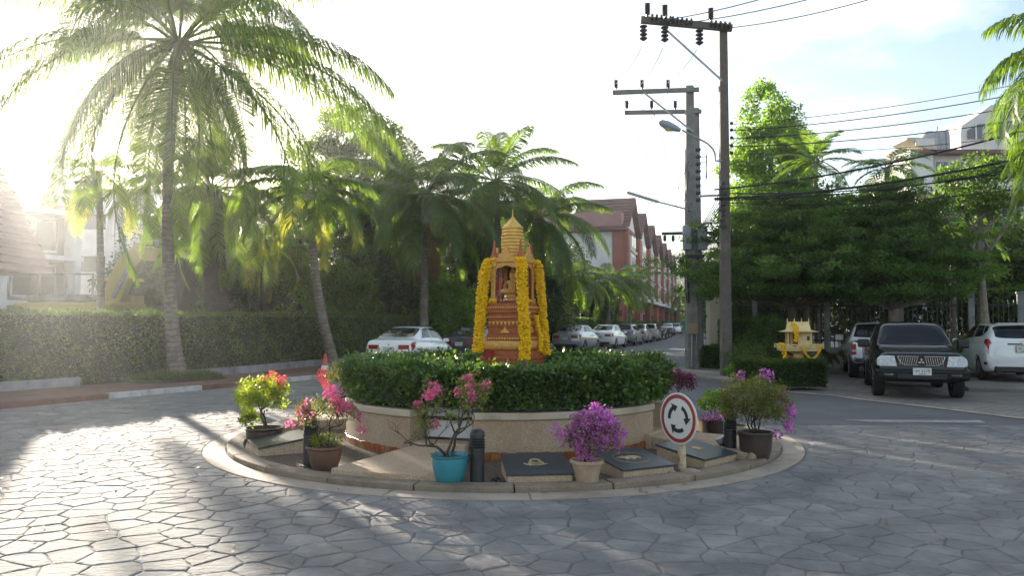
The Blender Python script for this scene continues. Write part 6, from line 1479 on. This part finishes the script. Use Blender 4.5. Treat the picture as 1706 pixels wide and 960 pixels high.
# low structures behind the hedge
b = at(455, 520, 36); r_ = empty('garden_wall', (b.x, 36, .08)); tag(r_, 'low yellowish garden wall behind the hedge in the grove', 'wall')
m = MB(); m.box((0, 0, 1.0), (2.6, .2, 2.0)); m.build('panel', MT['cream'], r_); m = MB(); m.box((0, 0, 2.05), (2.8, .3, .1)); m.build('cap', MT['brown_wall'], r_)
b = at(590, 520, 42); r_ = empty('carport', (b.x, 42, .08)); tag(r_, 'pale blue-grey carport roof among the bushes left of the shrine', 'carport')
MT['bluegrey'] = mat('blue_grey_sheet', (.3, .36, .45), .4, (.25, .3, .38), 1)
m = MB(); m.add([(-2.4, -2, 2.35), (2.4, -2, 2.1), (2.4, 2, 2.4), (-2.4, 2, 2.65), (-2.4, -2, 2.42), (2.4, -2, 2.17), (2.4, 2, 2.47), (-2.4, 2, 2.72)], [(0, 3, 2, 1), (4, 5, 6, 7), (0, 1, 5, 4), (1, 2, 6, 5), (2, 3, 7, 6), (3, 0, 4, 7)]); m.build('roof', MT['bluegrey'], r_)
for x in (-2.2, 2.2):
    for y in (-1.8, 1.8): m = MB(); m.box((x, y, 1.12), (.1, .1, 2.4)); m.build('post', MT['steel'], r_)

# ---- excavator
b = at(168, 520, 33); r_ = empty('excavator', (b.x, 33, .08)); r_.scale = (1.28, 1.28, 1.28); r_.location.x -= .25; tag(r_, 'dusty yellow excavator parked behind the hedge with its boom raised', 'excavator')
for sg in (-1, 1):
    m = MB(); m.prism([(-1.7, -.28), (1.7, -.28), (1.7, .28), (-1.7, .28)], 0, .8); m.v = [(x, y + sg * 1.05, z) for x, y, z in m.v]; m.build('track', MT['darksteel'], r_, bev=.3, segs=4)
m = MB(); m.lathe([(.7, .75), (.7, .95)], 24); m.build('turntable', MT['darksteel'], r_)
m = MB(); m.prism([(-2.0, -1.2), (1.2, -1.2), (1.2, 1.2), (-2.0, 1.2)], .95, [1.85, 1.85, 1.85, 1.85]); m.build('house', MT['yellow'], r_, bev=.12, segs=3)
m = MB(); m.box((-.7, 0, 1.98), (2.0, 2.0, .24)); m.build('engine_cover', MT['lowwall'], r_, bev=.06, segs=2)
m = MB()
for x in (-1.3, -.4, .45): m.bar((x, -1.0, 2.0), (x, -1.0, 2.75), .05)
m.bar((-1.32, -1.0, 2.74), (.47, -1.0, 2.74), .05); m.build('railing', MT['steel'], r_)
m = MB(); m.box((.6, .65, 2.2), (1.1, .9, 1.0)); m.build('cab', MT['yellow'], r_, bev=.1, segs=3); m = MB(); m.box((.6, .65, 2.35), (1.14, .94, .55)); m.build('cab_glass', MT['glass'], r_, bev=.06)
def plank(P, th, y0, mb):
    n = len(P); mb.add([(x, y0 - th, z) for x, z in P] + [(x, y0 + th, z) for x, z in P], [tuple(range(n)), tuple(range(n, 2 * n))[::-1]] + [(i, (i + 1) % n, (i + 1) % n + n, i + n) for i in range(n)])
m = MB(); plank([(.35, 1.5), (.95, 1.5), (1.3, 2.5), (1.75, 3.3), (1.5, 3.75), (.95, 3.25), (.6, 2.4)], .22, -.3, m); m.build('boom', MT['yellow'], r_, bev=.03)
m = MB(); plank([(1.35, 3.3), (1.5, 3.75), (3.1, 3.5), (3.3, 3.3), (2.9, 3.1)], .18, -.3, m); m.build('stick', MT['yellow'], r_, bev=.03)
m = MB(); m.tube([(1.45, -.3, 3.8), (3.0, -.3, 3.95)], .07, 8); m.tube([(.9, -.62, 2.0), (1.45, -.62, 3.1)], .07, 8); m.build('cylinder', MT['steel'], r_, smooth=True)
m = MB(); plank([(2.95, 3.3), (3.25, 3.3), (3.3, 2.4), (3.05, 1.5), (2.5, 1.25), (2.2, 1.6), (2.75, 1.9), (2.9, 2.5)], .4, -.3, m); m.build('bucket', MT['darksteel'], r_, bev=.03)

# ================================================================== fence, gate pillar and buildings on the right
FA, FB = Vector((8.1, 30.2, 0)), Vector((19.0, 24.6, 0)); FD = (FB - FA).normalized(); FLn = (FB - FA).length
r_ = empty('iron_fence', FA); tag(r_, 'dark iron bar fence with pale posts behind the plants of the car park', 'fence')
MT['ironbar'] = mat('dark_iron', (.02, .021, .022), .5); FN = Vector((-FD.y, FD.x, 0))
m = MB(); m.bar(Vector((0, 0, .35)), FD * FLn + Vector((0, 0, .35)), .2, .7); m.build('base_wall', MT['lowwall'], r_)
for z in (.95, 2.2): m = MB(); m.bar(Vector((0, 0, z)), FD * FLn + Vector((0, 0, z)), .04, .05); m.build('rail', MT['ironbar'], r_)
bm_ = MB(); bm_.box((0, 0, 1.5), (.026, .026, 1.7)); bme = bm_.mesh('bar'); bme.materials.append(MT['ironbar'])
n = int(FLn / .15)
for k in range(n):
    q = bpy.data.objects.new('bar', bme); COL.objects.link(q); q.parent = r_; q.location = FD * (k + .5) * .15
for px in (1258, 1377, 1500, 1618, 1700):
    ratio = (px - CX) / FPX; t = (ratio * FA.y - FA.x) / (FD.x - ratio * FD.y); m = MB(); m.box(FD * t + Vector((0, 0, 1.28)), (.19, .19, 2.56), rz=math.atan2(FD.y, FD.x)); m.box(FD * t + Vector((0, 0, 2.6)), (.25, .25, .07), rz=math.atan2(FD.y, FD.x)); m.build('post', MT['lowwall'], r_, bev=.015)
b = at(1190, 537, 31.5); r_ = empty('gate_pillar', (b.x, 31.5, 0)); tag(r_, 'cream square gate pillar behind the front utility pole', 'pillar')
m = MB(); m.box((0, 0, 1.35), (.55, .55, 2.7)); m.build('shaft', MT['cream'], r_, bev=.02); m = MB(); m.box((0, 0, 2.75), (.72, .72, .14)); m.box((0, 0, 2.86), (.6, .6, .1)); m.build('cap', MT['cream'], r_, bev=.02); m = MB(); m.box((0, 0, .2), (.66, .66, .4)); m.build('base', MT['cream'], r_, bev=.02)
b = at(1222, 537, 34); r_ = empty('gate_pillar', (b.x, 34, 0)); tag(r_, 'second cream gate pillar half hidden by the pole', 'pillar'); m = MB(); m.box((0, 0, 1.35), (.5, .5, 2.7)); m.build('shaft', MT['cream'], r_, bev=.02); m = MB(); m.box((0, 0, 2.75), (.66, .66, .14)); m.build('cap', MT['cream'], r_, bev=.02)

def T(px, py, Y): return at(px, py, Y)
Yb = 62; a = T(1540, 300, Yb); b = T(1760, 300, Yb); zt = T(1560, 243, Yb).z
r_ = empty('white_building', ((a.x + b.x) / 2, Yb, 0)); tag(r_, 'white building with dull red roof edge above the trees on the right', 'building'); w_ = (b.x - a.x)
m = MB(); m.box((0, 5, (zt - .8) / 2), (w_, 10, zt - .8)); m.build('wall', MT['whitecon'], r_); m = MB(); m.prism([(-w_ / 2 - .6, -1), (w_ / 2 + .6, -1), (w_ / 2 + .6, 5), (-w_ / 2 - .6, 5)], zt - .8, [zt - .5, zt - .5, zt + .7, zt + .7]); m.build('roof', MT['rooftile'], r_)
x0 = T(1522, 262, Yb).x - (a.x + b.x) / 2; m = MB(); m.box((x0 + .4, 1.0, (zt - .4) / 2), (1.8, 3, zt - .4)); m.build('corner_wall', MT['whitecon'], r_)
m = MB(); z_ = zt + .4; m.prism([(x0 - 1.0, -1.0), (x0 + 1.35, -1.0), (x0 + 1.35, 1.5), (x0 - 1.0, 1.5)], [z_ - .1, z_ - 1.2, z_ - 1.2, z_ - .1], [z_ + .05, z_ + .05, z_ + .05, z_ + .05]); m.build('gutter_box', MT['cream'], r_)
m = MB(); m.box((x0 + .4, -1.02, z_ - .35), (1.5, .06, .55)); m.build('gutter_panel', MT['whitecon'], r_)
for k in range(6): m = MB(); m.box((-w_ / 2 + 1.4 + k * 1.75, -.03, zt - 1.9), (1.1, .1, 1.3)); q = m.build('window', MT['frame_white'], r_); m = MB(); m.box((-w_ / 2 + 1.4 + k * 1.75, -.08, zt - 1.9), (.95, .08, 1.15)); m.build('pane', MT['glass'], q)
for k, (px, wd, py0, py1) in enumerate(((1548, .95, 218, 246), (1566, .8, 221, 246))):
    c = T(px, py1, Yb + 6); ztp = T(px, py0, Yb + 6).z; h_ = ztp - c.z; q = empty('water_tank', (c.x, Yb + 6, zt - .2)); tag(q, ['domed grey water tank on the white roof, left one', 'grey water tank with a pipe, right of the domed tank'][k], 'water tank', 'roof tanks'); h_ += c.z - zt + .2
    m = MB(); m.lathe([(wd, 0), (wd, h_ * .55), (wd * .97, h_ * .62), (wd * .8, h_ * .82), (wd * .45, h_ * .96), (.01, h_)] if k == 0 else [(wd, 0), (wd, h_ * .9), (wd * .96, h_)], 28); m.build('shell', MT['greybox'], q, smooth=True)
    m = MB(); m.tube([(wd * .2, -wd - .05, 0), (wd * .2, -wd - .05, h_ * 1.05)], .06, 8); m.build('pipe', MT['greybox'], q)
r_ = empty('curved_house', (T(1665, 230, 70).x, 70, 0)); tag(r_, 'upper storey of a white house with slanted wall behind the hanging palm', 'building')
X = lambda px: T(px, 230, 70).x - T(1665, 230, 70).x
Z = lambda py: T(1665, py, 70).z
m = MB(); pr = [(X(1590), 0), (X(1760), 0), (X(1760), Z(168)), (X(1640), Z(180)), (X(1620), Z(195)), (X(1592), Z(214)), (X(1590), Z(225))]
n = len(pr); m.add([(x, -1, z) for x, z in pr] + [(x, 7, z) for x, z in pr], [tuple(range(n)), tuple(range(n, 2 * n))[::-1]] + [(i, (i + 1) % n, (i + 1) % n + n, i + n) for i in range(n)]); m.build('wall', MT['whitecon'], r_)
m = MB(); pr = [(X(1600), Z(236)), (X(1680), Z(236)), (X(1680), Z(205)), (X(1618), Z(212)), (X(1600), Z(222))]; n = len(pr); m.add([(x, -1.06, z) for x, z in pr], [tuple(range(n))]); m.build('window_band', MT['glass'], r_)
for px in (1614, 1632, 1650): m = MB(); m.bar((X(px), -1.1, Z(237)), (X(px), -1.1, Z(209)), .12); m.build('mullion', MT['frame_white'], r_)
m = MB(); m.prism([(X(1655), -2.2), (X(1770), -2.2), (X(1770), 6), (X(1655), 6)], [Z(182), Z(168), Z(168), Z(182)], [Z(179), Z(150), Z(150), Z(179)]); m.build('roof', MT['cream'], r_)
# sheet roof and wall glimpsed between the trees
b = T(1622, 325, 48); r_ = empty('sheet_roof', (b.x, 48, 0)); tag(r_, 'pinkish tiled house roof glimpsed between the trees on the right', 'building'); m = MB(); m.box((0, 2.5, b.z / 2 - .3), (6, 5, b.z - .6)); m.build('wall', MT['bluegrey'], r_); m = MB(); m.prism([(-3.3, -.6), (3.3, -.6), (3.3, 3), (-3.3, 3)], b.z - .6, [b.z - .45, b.z - .45, b.z + .7, b.z + .7]); m.build('roof', MT['pinkwall'], r_)

# ================================================================== spirit house
b = at(1330, 575, 20.6); r_ = empty('spirit_house', (b.x, 20.6, .0), R(-12)); tag(r_, 'small cream spirit house on a railed platform above the low hedge', 'spirit house'); zp = b.z - .12
MT['spirit'] = mat('spirit_house_cream', (.85, .68, .34), .55, (.72, .54, .24), 9, dirt=((.3, .24, .16), 6, .4)); sm = MT['spirit']
m = MB(); m.lathe([(.22, 0), (.22, .08), (.12, .14), (.1, .5), (.14, zp - .12), (.3, zp - .04)], 20); m.build('pedestal', sm, r_, smooth=True)
m = MB(); m.box((0, 0, zp), (1.0, .8, .07)); m.build('platform', sm, r_, bev=.01)
m = MB()
for z in (zp + .07, zp + .13): m.box((0, -.42, z), (1.1, .03, .035)); m.box((0, .42, z), (1.1, .03, .035)); m.box((-.55, 0, z), (.03, .86, .035)); m.box((.55, 0, z), (.03, .86, .035))
for x in np.linspace(-.55, .55, 8): m.box((x, -.42, zp + .09), (.03, .03, .12)); m.box((x, .42, zp + .09), (.03, .03, .12))
m.build('railing', sm, r_)
m = MB(); m.box((.16, .05, zp + .26), (.34, .4, .42)); m.box((-.08, .22, zp + .26), (.2, .06, .42)); m.build('room', sm, r_, bev=.006); m = MB(); m.box((.23, -.155, zp + .3), (.07, .02, .11)); m.build('window', MT['glass'], r_)
m = MB(); m.box((-.06, .0, zp + .25), (.12, .25, .36)); m.build('doorway', MT['deepred'], r_)
for x, y in ((-.28, -.2), (-.28, .2), (-.02, -.2)): m = MB(); m.box((x, y, zp + .25), (.035, .035, .43)); m.build('post', sm, r_)
m = MB(); pr = [(-.36, zp + .46), (.36, zp + .46), (.0, zp + .8)]
m.add([(-.47, -.38, zp + .47), (.47, -.38, zp + .47), (.47, .38, zp + .47), (-.47, .38, zp + .47), (-.3, -.16, zp + .52), (.3, -.16, zp + .52), (.3, .16, zp + .52), (-.3, .16, zp + .52), (-.27, 0, zp + .74), (.27, 0, zp + .74)], [(3, 2, 1, 0), (0, 1, 5, 4), (1, 2, 6, 5), (2, 3, 7, 6), (3, 0, 4, 7), (4, 5, 9, 8), (5, 6, 9), (6, 7, 8, 9), (7, 4, 8)]); m.build('roof', sm, r_, bev=.006)
for x in (-.27, -.09, .09, .27): m = MB(); m.lathe([(.018, 0), (.012, .05), (.002, .11)], 8, (x, 0, zp + .73)); m.build('finial', sm, r_)
bpy.context.view_layer.update(); Mh = r_.matrix_basis
hp_ = lambda x, y, z: Mh @ Vector((x, y, zp + z)); GG = 'garlands on the small spirit house'
garland('yellow garland bunch over the front of the spirit house roof', [hp_(-.16, -.1, .72), hp_(-.1, -.25, .6), hp_(-.1, -.36, .45), hp_(-.1, -.38, .2)], .07, 31, 'marigold', 1, .028, GG)
garland('yellow garland over the left corner of the spirit house platform', [hp_(-.5, -.3, .17), hp_(-.44, -.45, .14), hp_(-.42, -.48, .0), hp_(-.4, -.47, -.22)], .07, 32, 'marigold', 1, .028, GG)
garland('long yellow garland looping below the right of the spirit house platform', [hp_(.02, -.47, .08), hp_(.12, -.48, -.12), hp_(.26, -.48, -.22), hp_(.4, -.48, -.12), hp_(.5, -.47, .1)], .028, 33, 'marigold', 1, .024, GG)
garland('small orange flower string under the spirit house platform', [hp_(-.3, -.3, -.16), hp_(-.1, -.36, -.22), hp_(.1, -.34, -.2)], .03, 34, 'orangeflower', 1, .024, GG)

# ---- traffic cone
p = gp(541, 634, 0); r_ = empty('traffic_cone', p); tag(r_, 'faded red traffic cone on the road by the sidewalk', 'traffic cone')
m = MB(); m.lathe([(.17, .04), (.15, .06), (.035, .72), (.03, .74)], 20); m.build('cone', MT['conered'], r_, smooth=True); m = MB(); m.box((0, 0, .022), (.4, .4, .036)); m.build('base', MT['conered'], r_, bev=.01); m = MB(); m.lathe([(.112, .28), (.089, .42)], 20, cap=False); m.build('reflective_band', MT['signwhite'], r_, smooth=True)

# ================================================================== utility poles
def insul(mb, p, h=.26, r=.055, up=1):
    mb.lathe([(r * .4, 0), (r * .5, .05 * up)] + [(r * (1 if k % 2 == 0 else .72), (.06 + .03 * k) * up) for k in range(int(h / .03) - 1)] + [(.01, h * up)], 12, p)
pA = gp(1210, 626, .1); r_ = empty('utility_pole', pA); tag(r_, 'front utility pole, dark and weathered, with a heavy one-sided crossarm', 'utility pole', 'utility poles'); YA = pA.y
topz = at(1204, 45, YA).z; q = lambda px, py, Y=YA: at(px, py, Y) - pA
m = MB(); m.prism([(-.15, -.14), (.15, -.14), (.15, .14), (-.15, .14)], -.1, topz); tx = at(1204, 45, YA).x - pA.x
m.v = [(x * (1 - .25 * max(0, z) / topz) + tx * max(0, z) / topz, y * (1 - .25 * max(0, z) / topz), z) for x, y, z in m.v]; m.build('shaft', MT['wood_pole'], r_, bev=.02)
m = MB()
m.bar(q(1066, 36) + Vector((0, -.16, 0)), q(1217, 50) + Vector((0, -.16, 0)), .12, .2); m.build('crossarm', MT['wood_pole'], r_, bev=.01)
m = MB(); m.bar(q(1105, 52) + Vector((0, -.22, 0)), q(1200, 137) + Vector((0, -.18, 0)), .05, .05); m.build('brace', MT['steel'], r_)
for px, py in ((1077, 30), (1106, 33), (1182, 38)): m = MB(); insul(m, q(px, py) + Vector((0, -.16, 0)), .38, .085); m.build('pin_insulator', MT['porcelain'], r_, smooth=True)
for px, py in ((1069, 48), (1104, 50), (1161, 55)):
    m = MB(); p0 = q(px, py) + Vector((0, -.3, 0))
    for k in range(4): m.lathe([(.02, 0), (.1, -.02), (.115, -.05), (.06, -.09), (.03, -.115)], 14, p0 + Vector((0, 0, -.115 * k)))
    m.build('hanging_insulator', MT['porcelain'], r_, smooth=True)
for px0, py0 in ((1083, 37), (1117, 41), (1180, 47)):
    m = MB()
    for k in range(5): c = q(px0 + k * 7.5, py0 + k * .9) + Vector((0, -.32, .02)); m.lathe([(.03, -.04), (.1, -.02), (.115, .0), (.1, .025), (.03, .04)], 14, c, axis='X')
    m.build('strain_insulator', MT['porcelain'], r_, smooth=True)
for k, py in enumerate((207, 218, 231, 244, 256)): m = MB(); m.lathe([(.02, 0), (.05, .02), (.05, .07), (.03, .09)], 10, q(1213, py) + Vector((.02, -.12, 0)), axis='X'); m.build('spool_insulator', MT['porcelain'], r_, smooth=True)
for k in range(9):
    m = MB(); m.box(q(1202 - 2 * (k % 2), 306 + k * 9) + Vector((0, -.2, 0)), (.1 + .05 * (k % 3), .1, .09)); m.build('cable_clamp', MT['darksteel'], r_, bev=.015)
# street lamp on this pole
lampA = q(1196, 268) + Vector((0, -.15, 0)); r2 = empty('street_lamp', pA + q(1205, 270)); tag(r2, 'street lamp on a curved arm from the front utility pole', 'street lamp'); q2 = lambda px, py, dy=0: at(px, py, YA - .2 + dy) - (pA + q(1205, 270))
m = MB(); m.tube([tuple(v) for v in smooth3([q2(1203, 268), q2(1192, 268), q2(1191, 255), q2(1180, 240), q2(1150, 224, .3), q2(1132, 214, .4)], .12)], .028, 8); m.build('arm', MT['steel'], r2, smooth=True)
m = MB(); a_, b_ = q2(1134, 217, .4), q2(1098, 203, .5); d_ = (b_ - a_); m.tube([a_, a_ + d_ * .2, a_ + d_ * .6, a_ + d_ * .9, b_], [.05, .09, .13, .1, .03], 14); m.build('housing', MT['greybox'], r2, smooth=True)
m = MB(); m.tube([a_ + d_ * .3 + Vector((0, 0, -.07)), a_ + d_ * .6 + Vector((0, 0, -.1)), a_ + d_ * .85 + Vector((0, 0, -.06))], [.04, .09, .04], 12); m.build('lens', MT['lampglass'], r2, smooth=True)

pB = gp(1153, 614, .1); YB = pB.y; r_ = empty('utility_pole', pB); tag(r_, 'rear grey concrete pole carrying grey cabinets and a tan meter box', 'utility pole', 'utility poles'); q = lambda px, py, Y=YB: at(px, py, Y) - pB; topz = q(1155, 143).z
def cpole(r_, topz, w):
    m = MB(); m.prism([(-w, -w), (w, -w), (w, w), (-w, w)], -.1, topz); m.v = [(x * (1 - .35 * max(0, z) / topz), y * (1 - .35 * max(0, z) / topz), z) for x, y, z in m.v]; m.build('shaft', MT['conc_pole'], r_, bev=.03)
cpole(r_, topz, .2)
m = MB()
for k in range(22): m.box((0, -.19 + .0035 * k, .8 + k * .42), (.035, .02, .035))
m.build('bolt_holes', MT['darksteel'], r_)
m = MB(); m.bar(q(1019, 157) + Vector((0, -.2, 0)), q(1162, 152) + Vector((0, -.2, 0)), .1, .14); m.build('crossarm', MT['conc_pole'], r_); m = MB(); m.bar(q(1070, 157) + Vector((0, -.24, 0)), q(1152, 222) + Vector((0, -.2, 0)), .05); m.build('brace', MT['steel'], r_)
for px in (1025, 1068, 1111): m = MB(); insul(m, q(px, 154) + Vector((0, -.2, .05)), .3, .07); m.build('pin_insulator', MT['porcelain'], r_, smooth=True)
for dx, nm in ((-.22, 'cabinet'), (.27, 'cabinet')): m = MB(); m.box(q(1154, 397) + Vector((dx, -.12, 0)), (.24 if dx < 0 else .32, .3, .82)); m.build(nm, MT['greybox'], r_, bev=.02)
m = MB(); m.box(q(1154, 428) + Vector((0, -.02, 0)), (.62, .5, .1)); m.build('cabinet_bracket', MT['darksteel'], r_)
m = MB(); m.box(q(1152, 548) + Vector((0, -.26, 0)), (.3, .16, .36)); m.build('meter_box', MT['tanbox'], r_, bev=.02)
m = MB(); m.tube([q(1150, 556) + Vector((0, -.24, 0)), q(1150, 612) + Vector((0, -.24, 0))], .03, 8); m.tube([q(1158, 556) + Vector((0, -.24, 0)), q(1158, 575) + Vector((0, -.24, 0)), q(1163, 580) + Vector((0, -.26, 0)), q(1166, 576) + Vector((0, -.24, 0))], .025, 8); m.build('conduit', MT['steel'], r_, smooth=True)
m = MB(); m.bar(q(1105, 388) + Vector((0, .25, 0)), q(1205, 386) + Vector((0, .25, 0)), .1, .1); m.build('low_crossarm', MT['wood_pole'], r_)
for px in (1110, 1124): m = MB(); m.box(q(px, 396) + Vector((0, .25, 0)), (.1, .1, .2)); m.build('hanger', MT['darksteel'], r_, bev=.02)
m = MB(); m.bar(q(1043, 322) + Vector((0, -.2, 0)), q(1095, 338) + Vector((0, -.2, 0)), .1, .09); m.bar(q(1095, 338) + Vector((0, -.2, 0)), q(1150, 352) + Vector((0, -.2, 0)), .05, .05); m.build('tube_lamp_arm', MT['steel'], r_, bev=.01)
m = MB(); m.bar(q(1165, 327) + Vector((0, 0, 0)), q(1205, 325) + Vector((0, 0, 0)), .07); m.build('side_arm', MT['steel'], r_)
for k in range(8): m = MB(); m.box(q(1160, 250 + k * 12) + Vector((.05, -.05, 0)), (.16, .14, .1)); m.build('cable_clamp', MT['darksteel'], r_, bev=.02)
for k in range(6): m = MB(); m.box(q(1147, 285 + k * 5) + Vector((0, -.05, 0)), (.1, .14, .06)); m.build('terminal', MT['darksteel'], r_, bev=.01)
pC = pB + Vector((.66, 1.9, 0)); YC = pC.y; r_ = empty('utility_pole', pC); tag(r_, 'third concrete pole just behind the rear one, slightly shorter', 'utility pole', 'utility poles'); q = lambda px, py, Y=YC: at(px, py, Y) - pC; cpole(r_, q(1163, 180).z, .17)
m = MB(); m.bar(q(1039, 190) + Vector((0, -.2, 0)), q(1166, 188) + Vector((0, -.2, 0)), .1, .14); m.build('crossarm', MT['conc_pole'], r_)
for px in (1043, 1084, 1123): m = MB(); insul(m, q(px, 187) + Vector((0, -.2, .05)), .3, .07); m.build('pin_insulator', MT['porcelain'], r_, smooth=True)
m = MB()
for k in range(5): m.tube([q(1164, 262 + k * 8), q(1177, 262 + k * 8)], .012, 5)
m.tube([q(1177, 258), q(1177, 298)], .03, 6); m.build('cable_comb', MT['steel'], r_)

# ---- wires
def wire(label, a, b, sag=.3, r=.013, grp='overhead cables', n=18):
    a, b = Vector(a), Vector(b); m = MB(); m.tube([a.lerp(b, i / n) - Vector((0, 0, 4 * sag * (i / n) * (1 - i / n))) - a for i in range(n + 1)], r, 5); o = m.build('cable', MT['wire'], smooth=True); o.location = a; tag(o, label, 'cable', grp); return o
for k, (p0, p1) in enumerate((((1085, 36), (1480, -75)), ((1119, 40), (1560, -66)), ((1214, 46), (1620, -58)))):
    wire(('high cable from the outer end of the heavy crossarm', 'high cable from the middle of the heavy crossarm', 'high cable from the pole end of the heavy crossarm')[k], at(*p0, YA - .35), at(*p1, YA - 6), .2, .013, 'high cables from the front crossarm')
for k, (y0, y1, r) in enumerate(((207, 120, .010), (218, 137, .014), (231, 160, .014), (244, 185, .014), (256, 214, .008))):
    wire(('topmost', 'second from top', 'middle', 'second lowest', 'lowest')[k] + ' of the five taut cables crossing the tall tree', at(1216, y0, YA - .15), at(1790, y1, 19), .18, r, 'five taut cables right of the front pole')
for k, (x0, y0, y1, r) in enumerate(((1190, 316, 193, .026), (1190, 331, 243, .032), (1190, 333, 262, .018), (1216, 322, 268, .018), (1216, 338, 300, .012))):
    wire(('thick upper cable rising most steeply above the tiered trees', 'thickest dark cable sagging over the tiered trees', 'cable close below the thickest one', 'thin cable leaving the front pole just above the tangle', 'thinnest lowest cable across the tiered trees')[k], at(x0, y0, YA - .2), at(1790, y1, 18), .25, r, 'thick low cables right of the front pole')
for k, (a, b) in enumerate((((1069, 78), (1026, 140), ), ((1104, 80), (1068, 140)), ((1161, 82), (1112, 138)))): wire(('jumper wire from the outer hanging insulator to the rear crossarm', 'jumper wire from the middle hanging insulator to the rear crossarm', 'jumper wire from the inner hanging insulator to the rear crossarm')[k], at(*a, YA - .3), at(*b, YB - .2), .12, .01, 'jumper wires between the poles')
for k, (a, b, s_) in enumerate((((1044, 190), (1128, 345), .2), ((1090, 190), (1150, 352), .3), ((1025, 155), (1084, 186), .1), ((1068, 155), (1095, 195), .1), ((1112, 152), (1118, 180), .1), ((1147, 270), (1120, 330), .1), ((1147, 285), (1140, 335), .3))): wire('loose dropping wire on the rear poles', at(*a, YB - .2), at(*b, YB - .25), s_, .009, 'drop wires on the rear poles')
for k in range(7): wire('pale tangled service cable between the rear cabinets and the front pole', at(1150 + 2 * k, 392 - 4 * k, YB - .3), at(1200 + k, 318 + 6 * k, YA - .1), .2, .012, 'service cables between the two poles')
for k, (dx, s_) in enumerate(((0, .0), (3, .1), (-4, .25))): wire('black drop cable running down the rear pole beside the cabinet', at(1143 + dx, 430, YB - .22), at(1147 + dx * .5, 505, YB - .22), s_, .015, 'drop cables on the rear pole')
# ================================================================== fallen leaves on the ground
rg = np.random.default_rng(77); P = []
while len(P) < 420:
    a = rg.uniform(0, 6.28); r_ = 3.3 + abs(rg.normal()) * 2.6; x, y = C0[0] + r_ * math.sin(a), C0[1] - r_ * math.cos(a)
    if y > 12 and x > 2: continue
    P.append((x, y, .05 if r_ < 3.48 else (.08 if r_ < 3.7 else .022)))
P = np.array(P); n = len(P); d = unit(np.column_stack([rg.normal(size=(n, 2)), rg.normal(size=n) * .12])); s_ = np.cross(d, (0, 0, 1.0)); l = rg.uniform(.03, .065, (n, 1)); up = np.array((0, 0, 1.0))
V = np.stack([P, P + d * l * .5 + s_ * l * .28 + up * .008, P + d * l + up * .004, P + d * l * .5 - s_ * l * .28 + up * .006], 1).reshape(-1, 3)
MT['litter'] = leafmat('fallen_leaf', (.12, .07, .03), (.25, .17, .06), (.3, .08, .2), trans=.15)
tag(link('fallen_leaves', np_mesh('fallen_leaves', V, np.arange(n * 4).reshape(n, 4)), MT['litter']), 'dry fallen leaves scattered on the paving round the island', 'leaves', kind='stuff')
# ================================================================== humid air in the low sun
hz = MB(); hz.box((0, 230, 34), (1500, 1000, 70.5)); hzo = hz.build('haze', None); tag(hzo, 'pale humid air over the whole place', kind='stuff')
hm = bpy.data.materials.new('haze'); hm.use_nodes = True; hn = hm.node_tree; hn.nodes.clear()
ho = hn.nodes.new('ShaderNodeOutputMaterial'); hv = hn.nodes.new('ShaderNodeVolumePrincipled'); hv.inputs['Color'].default_value = (.93, .95, .97, 1); hv.inputs['Density'].default_value = .0007; hv.inputs['Anisotropy'].default_value = .77
hn.links.new(hv.outputs[0], ho.inputs['Volume']); hzo.data.materials.append(hm)
